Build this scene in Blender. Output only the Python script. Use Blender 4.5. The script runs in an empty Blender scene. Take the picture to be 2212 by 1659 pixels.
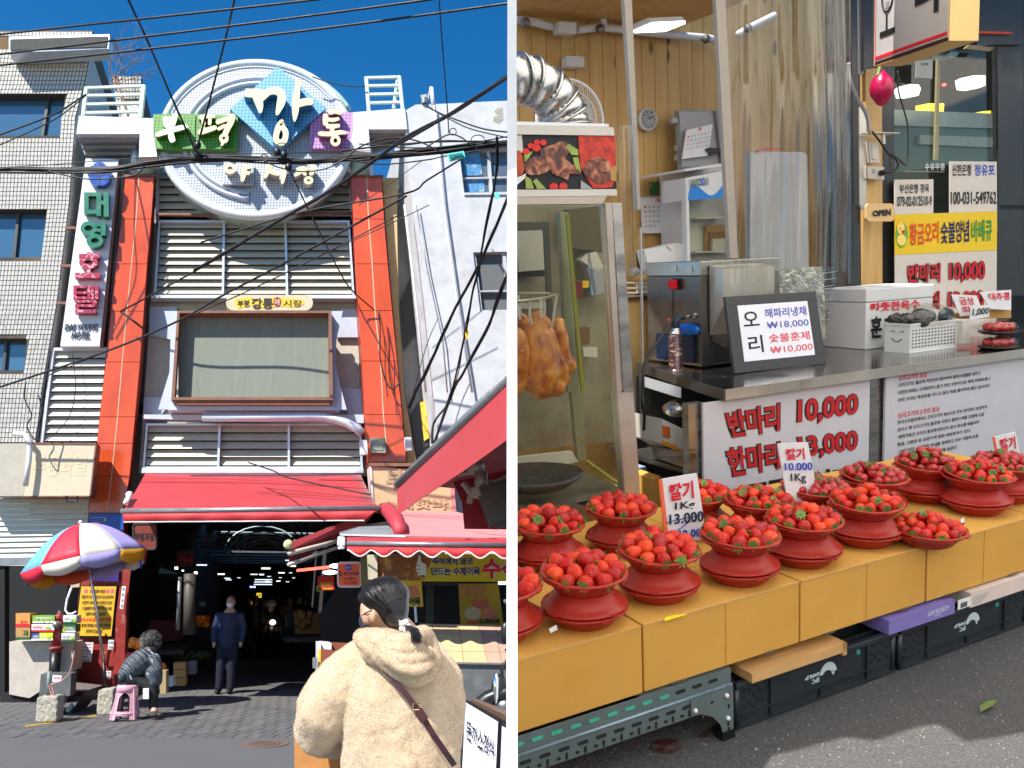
import bpy,bmesh,math,random
from mathutils import Matrix,Vector,Quaternion
V=Vector
rnd=random.Random(7)
sc=bpy.context.scene
COL=sc.collection
# camera, sky, sun, exposure
FOC=1900.0  # focal length measured in 1/2212 of the picture width
EYE=V((0,0,1.65))
PITCH=math.atan(461/FOC)
cam_d=bpy.data.cameras.new("camera");cam=bpy.data.objects.new("camera",cam_d);COL.objects.link(cam)
cam_d.sensor_fit='HORIZONTAL';cam_d.sensor_width=36;cam_d.lens=36*FOC/2212
cam_d.clip_start=.05;cam_d.clip_end=2000
cam.location=EYE;cam.rotation_euler=(math.pi/2+PITCH,0,0)
sc.camera=cam
SUN=V((.78,1.0,-1.42)).normalized()  # direction the sunlight travels
EL=math.asin(-SUN.z)
world=bpy.data.worlds.new("World");sc.world=world;world.use_nodes=True
wn=world.node_tree;wn.nodes.clear()
sky=wn.nodes.new('ShaderNodeTexSky');sky.sky_type='NISHITA';sky.sun_disc=False
sky.sun_elevation=EL;sky.sun_rotation=math.atan2(-SUN.x,-SUN.y)
sky.air_density=1.0;sky.dust_density=0.15;sky.ozone_density=3.0;sky.altitude=300
bg=wn.nodes.new('ShaderNodeBackground');bg.inputs[1].default_value=0.092
wo=wn.nodes.new('ShaderNodeOutputWorld')
hsv=wn.nodes.new('ShaderNodeHueSaturation');hsv.inputs['Saturation'].default_value=1.38;hsv.inputs['Value'].default_value=1.12;wn.links.new(sky.outputs[0],hsv.inputs['Color']);wn.links.new(hsv.outputs[0],bg.inputs[0]);wn.links.new(bg.outputs[0],wo.inputs[0])
sl=bpy.data.lights.new("sun",'SUN');sl.energy=4.8;sl.angle=math.radians(.5);sl.color=(1,.955,.88)
so=bpy.data.objects.new("sun",sl);COL.objects.link(so)
so.rotation_euler=SUN.to_track_quat('-Z','Y').to_euler();so.location=(-20,-25,40)
sc.view_settings.view_transform='Standard';sc.view_settings.look='None'
sc.view_settings.exposure=0.74;sc.view_settings.gamma=1
sc.cycles.use_denoising=True
sc.cycles.max_bounces=10;sc.cycles.transparent_max_bounces=24
sc.cycles.diffuse_bounces=4;sc.cycles.sample_clamp_indirect=6
# the two places
# The picture shows two places of one market: the gate (frame GATE, the world itself) and a stall whose
# pavement slopes (frame STALL, a rigid rotation).  Both are built in metres in their own upright frame.
R_cam=Matrix(((1,0,0),(0,-math.sin(PITCH),math.cos(PITCH)),(0,math.cos(PITCH),math.sin(PITCH))))  # cols: cam right, up, fwd
class Frame:
 def __init__(s,M,eye):s.M,s.eye,s.Ri=M,eye,M.to_3x3().inverted()
 def ray(s,u,v):
  r=V(((u-1106)/FOC,-(v-829.5)/FOC,1))
  return s.Ri@(R_cam@r)
GATE=Frame(Matrix.Identity(4),EYE.copy())
_X=V((3689,428,1900.)).normalized();_Y=V((-1005,229,1900.));_Y=(_Y-_X*_X.dot(_Y)).normalized()
_Z=_Y.cross(_X)
if _Z.y<0:_Z=-_Z
_A=R_cam@Matrix((_X,_Y,_Z)).transposed()
_M=_A.to_4x4();_M.translation=EYE-_A@V((0,0,1.6))
STALL=Frame(_M,V((0,0,1.6)))
FR=GATE
def use(f):
 global FR,DD
 FR=f;DD=V((-.2600,.9656,0))if f is GATE else V((0,1,0))
use(GATE)
def at(u,v,y=None,z=None,x=None):
 r,o=FR.ray(u,v),FR.eye
 if y is not None:t=(y-o.y)/r.y
 elif z is not None:t=(z-o.z)/r.z
 else:t=(x-o.x)/r.x
 return o+r*t
 # places noted on enlarged crops of the survey sheet, two columns by four rows per side
def _cr(x0,y0):return lambda x,y:(x0+x*.24412,y0+y*.24412)
L1,L2,L3,L4=_cr(48.6,37.8),_cr(556.2,37.8),_cr(48.6,442.8),_cr(556.2,442.8)
L5,L6,L7,L8=_cr(48.6,847.8),_cr(556.2,847.8),_cr(48.6,1215.),_cr(556.2,1215.)
R1,R2,R3,R4=_cr(1112.4,37.8),_cr(1625.4,37.8),_cr(1112.4,442.8),_cr(1625.4,442.8)
R5,R6,R7,R8=_cr(1112.4,847.8),_cr(1625.4,847.8),_cr(1112.4,1215.),_cr(1625.4,1215.)
def cs(k,*xy):return[k(a,b)for a,b in xy]
# materials
MATS={}
def lin(c):
 c=c/255.;return c/12.92 if c<=.04045 else((c+.055)/1.055)**2.4
def C(r,g,b,k=1.):return(min(1,lin(r)*k),min(1,lin(g)*k),min(1,lin(b)*k),1)
def mat(name,col=None,rough=.6,metal=0,var=.12,scale=6,bump=0,bscale=60,rand=0,emit=None,es=1,
trans=0,alpha=1,coat=0,sheen=0,stain=None,stain_scale=2,stain_amt=.5,spec=.5,stretch=None,stain_lo=.52):
 if name in MATS:return MATS[name]
 m=bpy.data.materials.new(name);MATS[name]=m;m.use_nodes=True
 nt=m.node_tree;nd=nt.nodes;lk=nt.links;b=nd['Principled BSDF']
 b.inputs['Roughness'].default_value=rough;b.inputs['Metallic'].default_value=metal
 b.inputs['Specular IOR Level'].default_value=spec
 if coat:b.inputs['Coat Weight'].default_value=coat;b.inputs['Coat Roughness'].default_value=.12
 if sheen:b.inputs['Sheen Weight'].default_value=sheen;b.inputs['Sheen Roughness'].default_value=.4
 if trans:b.inputs['Transmission Weight'].default_value=trans
 b.inputs['Alpha'].default_value=alpha
 if emit:
  b.inputs['Emission Color'].default_value=emit;b.inputs['Emission Strength'].default_value=es
 tc=nd.new('ShaderNodeTexCoord');co=tc.outputs['Object']
 if stretch:
  mp=nd.new('ShaderNodeMapping');mp.inputs['Scale'].default_value=stretch
  lk.new(co,mp.inputs[0]);co=mp.outputs[0]
 out=None
 if var:
  n=nd.new('ShaderNodeTexNoise');n.inputs['Scale'].default_value=scale;n.inputs['Detail'].default_value=8
  n.inputs['Roughness'].default_value=.65;lk.new(co,n.inputs['Vector'])
  r=nd.new('ShaderNodeMapRange');r.inputs[1].default_value=.3;r.inputs[2].default_value=.7
  r.inputs[3].default_value=1-var;r.inputs[4].default_value=1+var*.6;lk.new(n.outputs[0],r.inputs[0])
  x=nd.new('ShaderNodeVectorMath');x.operation='SCALE';x.inputs[0].default_value=col[:3]
  lk.new(r.outputs[0],x.inputs['Scale']);out=x.outputs[0]
  rr_=nd.new('ShaderNodeMapRange');rr_.inputs[1].default_value=.3;rr_.inputs[2].default_value=.7
  rr_.inputs[3].default_value=max(.02,rough-.1);rr_.inputs[4].default_value=min(1,rough+.12)
  lk.new(n.outputs[0],rr_.inputs[0]);lk.new(rr_.outputs[0],b.inputs['Roughness'])
 if rand:
  oi=nd.new('ShaderNodeObjectInfo');hs=nd.new('ShaderNodeMapRange')
  hs.inputs[3].default_value=1-rand;hs.inputs[4].default_value=1+rand;lk.new(oi.outputs['Random'],hs.inputs[0])
  x=nd.new('ShaderNodeVectorMath');x.operation='SCALE'
  if out:lk.new(out,x.inputs[0])
  else:x.inputs[0].default_value=col[:3]
  lk.new(hs.outputs[0],x.inputs['Scale']);out=x.outputs[0]
 if stain:
  n=nd.new('ShaderNodeTexNoise');n.inputs['Scale'].default_value=stain_scale;n.inputs['Detail'].default_value=10
  n.inputs['Roughness'].default_value=.7;lk.new(co,n.inputs['Vector'])
  r=nd.new('ShaderNodeMapRange');r.inputs[1].default_value=stain_lo;r.inputs[2].default_value=stain_lo+.16
  r.inputs[4].default_value=stain_amt;lk.new(n.outputs[0],r.inputs[0])
  x=nd.new('ShaderNodeMix');x.data_type='RGBA'
  if out:lk.new(out,x.inputs[6])
  else:x.inputs[6].default_value=col
  x.inputs[7].default_value=stain;lk.new(r.outputs[0],x.inputs[0]);out=x.outputs[2]
 if out:lk.new(out,b.inputs['Base Color'])
 elif col:b.inputs['Base Color'].default_value=col
 if bump:
  n=nd.new('ShaderNodeTexNoise');n.inputs['Scale'].default_value=bscale;n.inputs['Detail'].default_value=6
  lk.new(co,n.inputs['Vector'])
  bp=nd.new('ShaderNodeBump');bp.inputs['Strength'].default_value=bump;bp.inputs['Distance'].default_value=.01
  lk.new(n.outputs[0],bp.inputs['Height']);lk.new(bp.outputs[0],b.inputs['Normal'])
 return m
def glass(name,tint=(1,1,1,1),rough=.02,mix=.25,ior=1.5):
 if name in MATS:return MATS[name]
 m=bpy.data.materials.new(name);MATS[name]=m;m.use_nodes=True;nt=m.node_tree;nd=nt.nodes;lk=nt.links
 nd.clear();o=nd.new('ShaderNodeOutputMaterial');t=nd.new('ShaderNodeBsdfTransparent');g=nd.new('ShaderNodeBsdfGlossy')
 t.inputs[0].default_value=tint;g.inputs['Roughness'].default_value=rough
 f=nd.new('ShaderNodeFresnel');f.inputs[0].default_value=ior
 a=nd.new('ShaderNodeMath');a.operation='ADD';a.inputs[1].default_value=mix*.15;lk.new(f.outputs[0],a.inputs[0])
 ge=nd.new('ShaderNodeNewGeometry');iv=nd.new('ShaderNodeMath');iv.operation='SUBTRACT';iv.inputs[0].default_value=1;lk.new(ge.outputs['Backfacing'],iv.inputs[1]);mu=nd.new('ShaderNodeMath');mu.operation='MULTIPLY';lk.new(a.outputs[0],mu.inputs[0]);lk.new(iv.outputs[0],mu.inputs[1])
 x=nd.new('ShaderNodeMixShader');lk.new(mu.outputs[0],x.inputs[0]);lk.new(t.outputs[0],x.inputs[1]);lk.new(g.outputs[0],x.inputs[2])
 lk.new(x.outputs[0],o.inputs[0]);return m
 # objects
MW={}
def _link(o,par,Mw):
 COL.objects.link(o)
 if par is not None:o.parent=par;MW[o.name]=MW[par.name]
 else:o.matrix_world=Mw;MW[o.name]=Mw.copy()
def props(o,label=None,cat=None,group=None,kind=None):
 if label:o['label']=label
 if cat:o['category']=cat
 if group:o['group']=group
 if kind:o['kind']=kind
 return o
def thing(name,label,cat,loc=(0,0,0),group=None,kind=None):
 o=bpy.data.objects.new(name,None);o.empty_display_size=.1
 _link(o,None,FR.M@Matrix.Translation(V(loc)))
 return props(o,label,cat,group,kind)
def mk(name,vs,fs,m,par=None,smooth=False,label=None,cat=None,group=None,kind=None,base=None):
 me=bpy.data.meshes.new(name)
 vs=[V(v)for v in vs]
 if par is not None:
  T=MW[par.name].inverted()@FR.M;Mw=None
 else:
  if base is None:
   xs=[v.x for v in vs];ys=[v.y for v in vs];zs=[v.z for v in vs]
   base=V(((min(xs)+max(xs))/2,(min(ys)+max(ys))/2,min(zs)))
  Mw=FR.M@Matrix.Translation(base);T=Matrix.Translation(-V(base))
 me.from_pydata([tuple(T@v)for v in vs],[],fs)
 me.materials.append(m)
 bm=bmesh.new();bm.from_mesh(me);bmesh.ops.recalc_face_normals(bm,faces=bm.faces);bm.to_mesh(me);bm.free()
 if smooth:me.polygons.foreach_set('use_smooth',[True]*len(me.polygons))
 o=bpy.data.objects.new(name,me);_link(o,par,Mw)
 return props(o,label,cat,group,kind)
class Mb:
 """collects vertices and faces of one mesh"""
 def __init__(s):s.v,s.f=[],[]
 def add(s,vs,fs):
  k=len(s.v);s.v+=[V(q)for q in vs];s.f+=[tuple(i+k for i in f)for f in fs];return s
 def prism(s,pts,vec):
  n=len(pts);vec=V(vec)
  return s.add(list(pts)+[V(q)+vec for q in pts],[tuple(range(n))[::-1],tuple(range(n,2*n))]+[(i,(i+1)%n,n+(i+1)%n,n+i)for i in range(n)])
 def box(s,x0,x1,y0,y1,z0,z1):
  return s.prism([(x0,y0,z0),(x1,y0,z0),(x1,y0,z1),(x0,y0,z1)],(0,y1-y0,0))
 def bar(s,a,b,w,h=None,up=(0,0,1)):
  a,b=V(a),V(b);h=h or w;d=(b-a).normalized();sd=d.cross(V(up))
  if sd.length<1e-4:sd=d.cross(V((1,0,0)))
  sd.normalize();u=sd.cross(d)
  return s.prism([a+sd*w/2+u*h/2,a-sd*w/2+u*h/2,a-sd*w/2-u*h/2,a+sd*w/2-u*h/2],b-a)
 def tube(s,pts,r,seg=8,caps=True):
  pts=[V(p)for p in pts];n=len(pts);rs=r if isinstance(r,(list,tuple))else[r]*n
  d=(pts[1]-pts[0]).normalized();nrm=d.orthogonal().normalized();k=len(s.v)
  for i,p in enumerate(pts):
   t=(pts[min(i+1,n-1)]-pts[max(i-1,0)])
   t=t.normalized()if t.length>1e-9 else d
   nrm=(nrm-t*nrm.dot(t));nrm=nrm.normalized()if nrm.length>1e-6 else t.orthogonal().normalized()
   bn=t.cross(nrm)
   for j in range(seg):
    a=2*math.pi*j/seg;s.v.append(p+(nrm*math.cos(a)+bn*math.sin(a))*rs[i])
  for i in range(n-1):
   for j in range(seg):
    s.f.append((k+i*seg+j,k+i*seg+(j+1)%seg,k+(i+1)*seg+(j+1)%seg,k+(i+1)*seg+j))
  if caps:s.f.append(tuple(range(k,k+seg))[::-1]);s.f.append(tuple(range(k+(n-1)*seg,k+n*seg)))
  return s
 def lathe(s,prof,c=(0,0,0),seg=24,M=None,wob=0):
  k=len(s.v);c=V(c);n=len(prof)
  for r,z in prof:
   for j in range(seg):
    a=2*math.pi*j/seg;q=V((r*math.cos(a),r*math.sin(a),z))
    s.v.append(c+(M@q if M else q))
  for i in range(n-1):
   for j in range(seg):
    s.f.append((k+i*seg+j,k+i*seg+(j+1)%seg,k+(i+1)*seg+(j+1)%seg,k+(i+1)*seg+j))
  if prof[0][0]>1e-5:s.f.append(tuple(range(k,k+seg))[::-1])
  if prof[-1][0]>1e-5:s.f.append(tuple(range(k+(n-1)*seg,k+n*seg)))
  return s
 def ball(s,c,rx,ry=None,rz=None,seg=12,M=None):
  ry=ry or rx;rz=rz or rx;h=seg//2+1;pr=[]
  k=len(s.v);c=V(c)
  for i in range(h):
   t=math.pi*i/(h-1)
   for j in range(seg):
    a=2*math.pi*j/seg;q=V((rx*max(1e-4,math.sin(t))*math.cos(a),ry*max(1e-4,math.sin(t))*math.sin(a),rz*math.cos(t)))
    s.v.append(c+(M@q if M else q))
  for i in range(h-1):
   for j in range(seg):s.f.append((k+i*seg+j,k+i*seg+(j+1)%seg,k+(i+1)*seg+(j+1)%seg,k+(i+1)*seg+j))
  return s
 def go(s,name,m,par=None,**kw):return mk(name,s.v,s.f,m,par,**kw)
def slab(name,pts,Y,t,m,par=None,**kw):
 """a flat-fronted solid: its outline stands on the plane y = Y, its thickness runs back"""
 return mk(name,*_pr([at(a,b,y=Y)for a,b in pts],DD*t),m,par,**kw)
def _pr(pts,vec):
 b=Mb().prism(pts,vec);return b.v,b.f
def box(name,x0,x1,y0,y1,z0,z1,m,par=None,bevel=0,**kw):
 o=Mb().box(x0,x1,y0,y1,z0,z1).go(name,m,par,**kw)
 if bevel:bev(o,bevel)
 return o
def bev(o,w,seg=2):
 b=o.modifiers.new('bevel','BEVEL');b.width=w;b.segments=seg;b.limit_method='ANGLE';return o
def tube(name,pts,r,m,par=None,seg=8,**kw):return Mb().tube(pts,r,seg).go(name,m,par,smooth=True,**kw)
def ipl(a,b,t):return(a[0]+(b[0]-a[0])*t,a[1]+(b[1]-a[1])*t)
def strip(q,t0,t1):
 """part of quad q (TL,TR,BR,BL) between heights t0 and t1"""
 return[ipl(q[0],q[3],t0),ipl(q[1],q[2],t0),ipl(q[1],q[2],t1),ipl(q[0],q[3],t1)]
def colm(q,s0,s1):return[ipl(q[0],q[1],s0),ipl(q[0],q[1],s1),ipl(q[3],q[2],s1),ipl(q[3],q[2],s0)]
def sub(q,s0,s1,t0,t1):return colm(strip(q,t0,t1),s0,s1)
def copy_tree(o,Mw=None,par=None):
 c=o.copy();COL.objects.link(c)
 if par is not None:c.parent=par;MW[c.name]=MW[par.name]
 else:c.parent=None;c.matrix_world=Mw;MW[c.name]=Mw.copy()
 for ch in KIDS.get(o.name,list(o.children)):copy_tree(ch,None,c)
 return c
KIDS={}
TXT={}
def text_mesh(s,bold=0,depth=0,italic=0):
 key=(s,bold,depth,italic)
 if key in TXT:return TXT[key]
 cu=bpy.data.curves.new('lettering','FONT');cu.body=s;cu.size=1;cu.offset=bold;cu.extrude=depth;cu.resolution_u=3
 cu.shear=italic;cu.space_line=1.0;cu.align_x='LEFT'
 o=bpy.data.objects.new('lettering',cu);COL.objects.link(o)
 dg=bpy.context.evaluated_depsgraph_get();me=o.evaluated_get(dg).to_mesh()
 vs=[v.co.copy()for v in me.vertices];fs=[tuple(p.vertices)for p in me.polygons]
 o.evaluated_get(dg).to_mesh_clear();bpy.data.objects.remove(o);bpy.data.curves.remove(cu)
 TXT[key]=(vs,fs);return vs,fs
def text3(name,s,q,m,par=None,lift=.004,thick=0,bold=0,italic=0,**kw):
 """lettering fitted to a quad of four 3-D corners (TL, TR, BR, BL), standing `lift` proud of it"""
 vs,fs=text_mesh(s,bold,1 if thick else 0,italic)
 if not vs:return None
 x0=min(v.x for v in vs);x1=max(v.x for v in vs);y0=min(v.y for v in vs);y1=max(v.y for v in vs)
 q=[V(p)for p in q];n=(q[1]-q[0]).cross(q[3]-q[0]).normalized()
 if n.dot(FR.eye-q[0])<0:n=-n
 out=[]
 for v in vs:
  a=(v.x-x0)/(x1-x0+1e-9);b=1-(v.y-y0)/(y1-y0+1e-9)
  p=q[0].lerp(q[1],a).lerp(q[3].lerp(q[2],a),b)
  out.append(p+n*(lift+(thick*(v.z+1)/2 if thick else 0)))
 return mk(name,out,fs,m,par,**kw)
def text(name,s,q,Y,m,par=None,**kw):return text3(name,s,[at(a,b,y=Y)for a,b in q],m,par,**kw)
def rect(x0,y0,x1,y1):return[(x0,y0),(x1,y0),(x1,y1),(x0,y1)]
def smoothed(pts,n=4):
 """Catmull-Rom through 2-D or 3-D points"""
 P=[V(p)if len(p)==3 else V((p[0],p[1],0))for p in pts];out=[]
 for i in range(len(P)-1):
  a,b,c,d=P[max(i-1,0)],P[i],P[i+1],P[min(i+2,len(P)-1)]
  for k in range(n):
   t=k/n
   out.append(.5*((2*b)+(c-a)*t+(2*a-5*b+4*c-d)*t*t+(3*b-a-3*c+d)*t**3))
 out.append(P[-1]);return out
def brush(name,strokes,k,Y,t,m,par=None,lift=.0,**kw):
 """brush-written letter: strokes of (x, y, width) on a crop, built as solid ribbons"""
 b=Mb()
 for si,st in enumerate(strokes):
  closed=st[0]=='o'
  if closed:
   cx,cy,rx,ry,w=st[1:]
   n=20;o=[k(cx+(rx)*math.cos(2*math.pi*i/n),cy+ry*math.sin(2*math.pi*i/n))for i in range(n)]
   i_=[k(cx+(rx-w)*math.cos(2*math.pi*i/n),cy+(ry-w)*math.sin(2*math.pi*i/n))for i in range(n)]
   O=[at(*q,y=Y-.002*si-lift)for q in o];I=[at(*q,y=Y-.002*si-lift)for q in i_]
   dv=DD*t
   for j in range(n):
    j2=(j+1)%n
    b.add([O[j],O[j2],I[j2],I[j],O[j]+dv,O[j2]+dv,I[j2]+dv,I[j]+dv],[(0,1,2,3),(7,6,5,4),(0,4,5,1),(3,2,6,7)])
  else:
   pts=smoothed([(x,y,w)for x,y,w in st],4)
   L,R=[],[]
   for i,p in enumerate(pts):
    q,r=pts[max(i-1,0)],pts[min(i+1,len(pts)-1)]
    dx,dy=r.x-q.x,r.y-q.y;l=math.hypot(dx,dy)or 1
    w=p.z/2*(1 if 0<i<len(pts)-1 else.55)
    L.append((p.x-dy/l*w,p.y+dx/l*w));R.append((p.x+dy/l*w,p.y-dx/l*w))
   L3_=[at(*k(*q),y=Y-.002*si-lift)for q in L];R3_=[at(*k(*q),y=Y-.002*si-lift)for q in R];dv=DD*t
   n=len(L)
   for j in range(n-1):
    b.add([L3_[j],L3_[j+1],R3_[j+1],R3_[j],L3_[j]+dv,L3_[j+1]+dv,R3_[j+1]+dv,R3_[j]+dv],[(0,1,2,3),(7,6,5,4),(0,4,5,1),(3,2,6,7)])
   b.add([L3_[0],R3_[0],R3_[0]+dv,L3_[0]+dv],[(0,1,2,3)]);b.add([L3_[-1],R3_[-1],R3_[-1]+dv,L3_[-1]+dv],[(3,2,1,0)])
 return b.go(name,m,par,**kw)
def remesh(o,voxel,smooth_it=2,sub=0):
 """fuse the overlapping volumes of a mesh into one continuous skin"""
 a=o.modifiers.new('r','REMESH');a.mode='VOXEL';a.voxel_size=voxel
 b=o.modifiers.new('s','SMOOTH');b.factor=.6;b.iterations=smooth_it
 bpy.context.view_layer.update()
 dg=bpy.context.evaluated_depsgraph_get();me=bpy.data.meshes.new_from_object(o.evaluated_get(dg))
 o.modifiers.clear();me.name=o.name
 m=o.data.materials[0]
 o.data=me
 if not me.materials:me.materials.append(m)
 me.polygons.foreach_set('use_smooth',[True]*len(me.polygons));return o
def chain(b,pts,seg=12):
 """rounded tapering limb through (point, radius) joints"""
 P=[V(p)for p,r in pts];Rr=[r for p,r in pts]
 pp,rs=[],[]
 for i in range(len(P)-1):
  for k in range(4):
   t=k/4;pp.append(P[i].lerp(P[i+1],t));rs.append(Rr[i]+(Rr[i+1]-Rr[i])*t)
 pp.append(P[-1]);rs.append(Rr[-1])
 b.tube(pp,rs,seg)
 for p,r in zip(P,Rr):b.ball(p,r,seg=seg)
 return b
 # ================================================================== materials of the gate
def dotmat(name,col,dot,pitch,r,rough=.45):
 m=bpy.data.materials.new(name);MATS[name]=m;m.use_nodes=True;nt=m.node_tree;nd=nt.nodes;lk=nt.links;b=nd['Principled BSDF']
 b.inputs['Roughness'].default_value=rough
 tc=nd.new('ShaderNodeTexCoord');sx=nd.new('ShaderNodeSeparateXYZ');lk.new(tc.outputs['Object'],sx.inputs[0])
 ds=[]
 for ax in(0,2):
  a=nd.new('ShaderNodeMath');a.operation='DIVIDE';a.inputs[1].default_value=pitch;lk.new(sx.outputs[ax],a.inputs[0])
  f=nd.new('ShaderNodeMath');f.operation='FRACT';lk.new(a.outputs[0],f.inputs[0])
  s_=nd.new('ShaderNodeMath');s_.operation='SUBTRACT';s_.inputs[1].default_value=.5;lk.new(f.outputs[0],s_.inputs[0])
  q=nd.new('ShaderNodeMath');q.operation='MULTIPLY';lk.new(s_.outputs[0],q.inputs[0]);lk.new(s_.outputs[0],q.inputs[1]);ds.append(q)
 ad=nd.new('ShaderNodeMath');ad.operation='ADD';lk.new(ds[0].outputs[0],ad.inputs[0]);lk.new(ds[1].outputs[0],ad.inputs[1])
 lt=nd.new('ShaderNodeMath');lt.operation='LESS_THAN';lt.inputs[1].default_value=r*r;lk.new(ad.outputs[0],lt.inputs[0])
 n=nd.new('ShaderNodeTexNoise');n.inputs['Scale'].default_value=1.5;n.inputs['Detail'].default_value=8;lk.new(tc.outputs['Object'],n.inputs[0])
 x0=nd.new('ShaderNodeMix');x0.data_type='RGBA';x0.inputs[6].default_value=col;x0.inputs[7].default_value=tuple(c*.72 for c in col[:3])+(1,);lk.new(n.outputs[0],x0.inputs[0])
 x=nd.new('ShaderNodeMix');x.data_type='RGBA';lk.new(x0.outputs[2],x.inputs[6]);x.inputs[7].default_value=dot
 lk.new(lt.outputs[0],x.inputs[0]);lk.new(x.outputs[2],b.inputs['Base Color']);return m
WHITE=mat('white_paint',(.60,.61,.64,1),rough=.5,stain=(.45,.42,.36,1),stain_scale=3,stain_amt=.25)
DOTW=dotmat('perforated_white',(.56,.59,.65,1),(.10,.12,.17,1),.058,.25)
DOTG=dotmat('perforated_green',(.105,.36,.03,1),(.012,.06,.005,1),.07,.24)
DOTB=dotmat('perforated_blue',(.13,.47,.78,1),(.02,.09,.2,1),.07,.24)
DOTP=dotmat('perforated_purple',(.56,.28,.60,1),(.2,.06,.22,1),.07,.24)
CREAM=mat('cream_letter',(.70,.62,.38,1),rough=.45,var=.08)
PALEG=mat('pale_green_metal',(.36,.50,.43,1),rough=.5,stain=(.30,.17,.08,1),stain_scale=4,stain_amt=.5,stain_lo=.56)
ORANGE=mat('orange_panel',(.64,.085,.016,1),rough=.22,var=.10,scale=1.3,rand=.05,coat=.4,stain=(.36,.045,.02,1),stain_scale=1.2,stain_amt=.6,stretch=(1,1,.5))
JOINT=mat('joint_cream',(.6,.5,.32,1),rough=.8)
DARKJ=mat('joint_dark',(.05,.03,.03,1),rough=.8)
SLAT=mat('louver_cream',(.53,.495,.41,1),rough=.5,var=.08,scale=3,rand=.04,stain=(.42,.37,.27,1),stain_scale=1.6,stain_amt=.4,stretch=(1,1,4))
SLATW=mat('louver_white',(.58,.56,.51,1),rough=.5,var=.06,rand=.03,stain=(.5,.46,.38,1),stain_scale=2.5,stain_amt=.4)
ALU=mat('aluminium_frame',(.62,.66,.72,1),rough=.35,metal=.4,var=.06)
DARK=mat('dark_void',(.012,.012,.013,1),rough=.9,var=0)
BEIGE=mat('beige_wall',(.52,.48,.40,1),rough=.75,stain=(.34,.30,.22,1),stain_scale=1.5,stain_amt=.5)
BLUEW=mat('bluish_cladding',(.50,.54,.62,1),rough=.4,var=.05,stain=(.45,.46,.5,1),stain_scale=2,stain_amt=.3)
RUST=mat('brown_rust_frame',(.22,.10,.065,1),rough=.7,bump=.2,var=.25,stain=(.36,.16,.05,1),stain_scale=5,stain_amt=.7)
SCREEN=mat('screen_cloth',(.215,.235,.19,1),rough=.62,var=.1,scale=3,stretch=(5,1,.6),stain=(.29,.30,.24,1),stain_scale=.9,stain_amt=.5,spec=.3)
TAN=mat('tan_wall',(.56,.42,.20,1),rough=.8,var=.12,scale=2)
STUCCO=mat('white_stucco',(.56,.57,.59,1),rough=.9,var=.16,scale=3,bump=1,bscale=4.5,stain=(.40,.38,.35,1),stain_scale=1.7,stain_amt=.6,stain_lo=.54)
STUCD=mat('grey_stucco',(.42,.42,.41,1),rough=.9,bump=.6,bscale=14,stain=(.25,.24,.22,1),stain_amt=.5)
AWN=mat('red_awning_cloth',(.47,.015,.022,1),rough=.65,var=.07,scale=2,bump=.12,bscale=260,sheen=.25,stain=(.45,.03,.045,1),stain_scale=1.1,stain_amt=.5)
AWN2=mat('faded_pink_cloth',(.62,.22,.22,1),rough=.8,var=.1,bump=.3,bscale=9)
AWNH=mat('awning_hem',(.75,.66,.62,1),rough=.7)
STEEL=mat('grey_steel',(.30,.31,.32,1),rough=.4,metal=.6,var=.15)
TILEW=mat('white_wall_tile',(.52,.495,.45,1),rough=.3,rand=.12,var=.1,scale=30,stain=(.46,.27,.10,1),stain_scale=.55,stain_amt=.6,stain_lo=.60)
GROUT=mat('tile_grout',(.065,.058,.05,1),rough=.95,var=.2,stain=(.3,.17,.06,1),stain_scale=.6,stain_amt=.7)
SKYGL=mat('window_glass_sky_tint',(.05,.12,.2,1),rough=.04,var=.0,spec=1,coat=1)  # sky reflection put into the blue base colour of the panes
WINF=mat('window_frame_dark',(.06,.055,.05,1),rough=.5)
RUBBER=mat('black_cable',(.012,.012,.013,1),rough=.55,var=.1)
ASPH=mat('asphalt',(.108,.109,.11,1),rough=.9,var=.22,scale=90,bump=.5,bscale=220,stain=(.095,.095,.10,1),stain_scale=.8,stain_amt=.6)
PAVE=mat('grey_paver',(.115,.11,.108,1),rough=.88,var=.25,scale=40,rand=.16,bump=.4,bscale=120)
SAND=mat('paver_joint',(.27,.24,.18,1),rough=.95,var=.2,scale=40)
CONC=mat('concrete',(.40,.37,.30,1),rough=.95,var=.25,scale=12,bump=1.0,bscale=45,stain=(.2,.19,.16,1),stain_scale=6,stain_amt=.6)
def flat(name,r,g,b,k=.9,**kw):
 kw.setdefault('var',.06);return mat(name,C(r,g,b,k),**kw)
BLACK=flat('black_paint',22,22,24,rough=.4)
INKB=flat('ink_black',20,20,25,var=0,rough=.6)
INKR=flat('ink_red',215,20,45,1,var=0,rough=.6)
INKBL=flat('ink_blue',25,70,190,1,var=0,rough=.6)
NAVY=flat('ink_navy',28,28,90,1,var=0,rough=.6)
WHT=mat('white_plastic',(.75,.75,.76,1),rough=.4,var=.05)
PAPER=mat('white_paper',(.78,.78,.80,1),rough=.75,var=.04)
YEL=flat('yellow_sheet',235,190,20,1,rough=.6)
LOUV,WALL,PIL,SGN=16.2,16.42,15.9,15.62
def gY(u,v):return at(u,v,z=0).y
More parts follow.
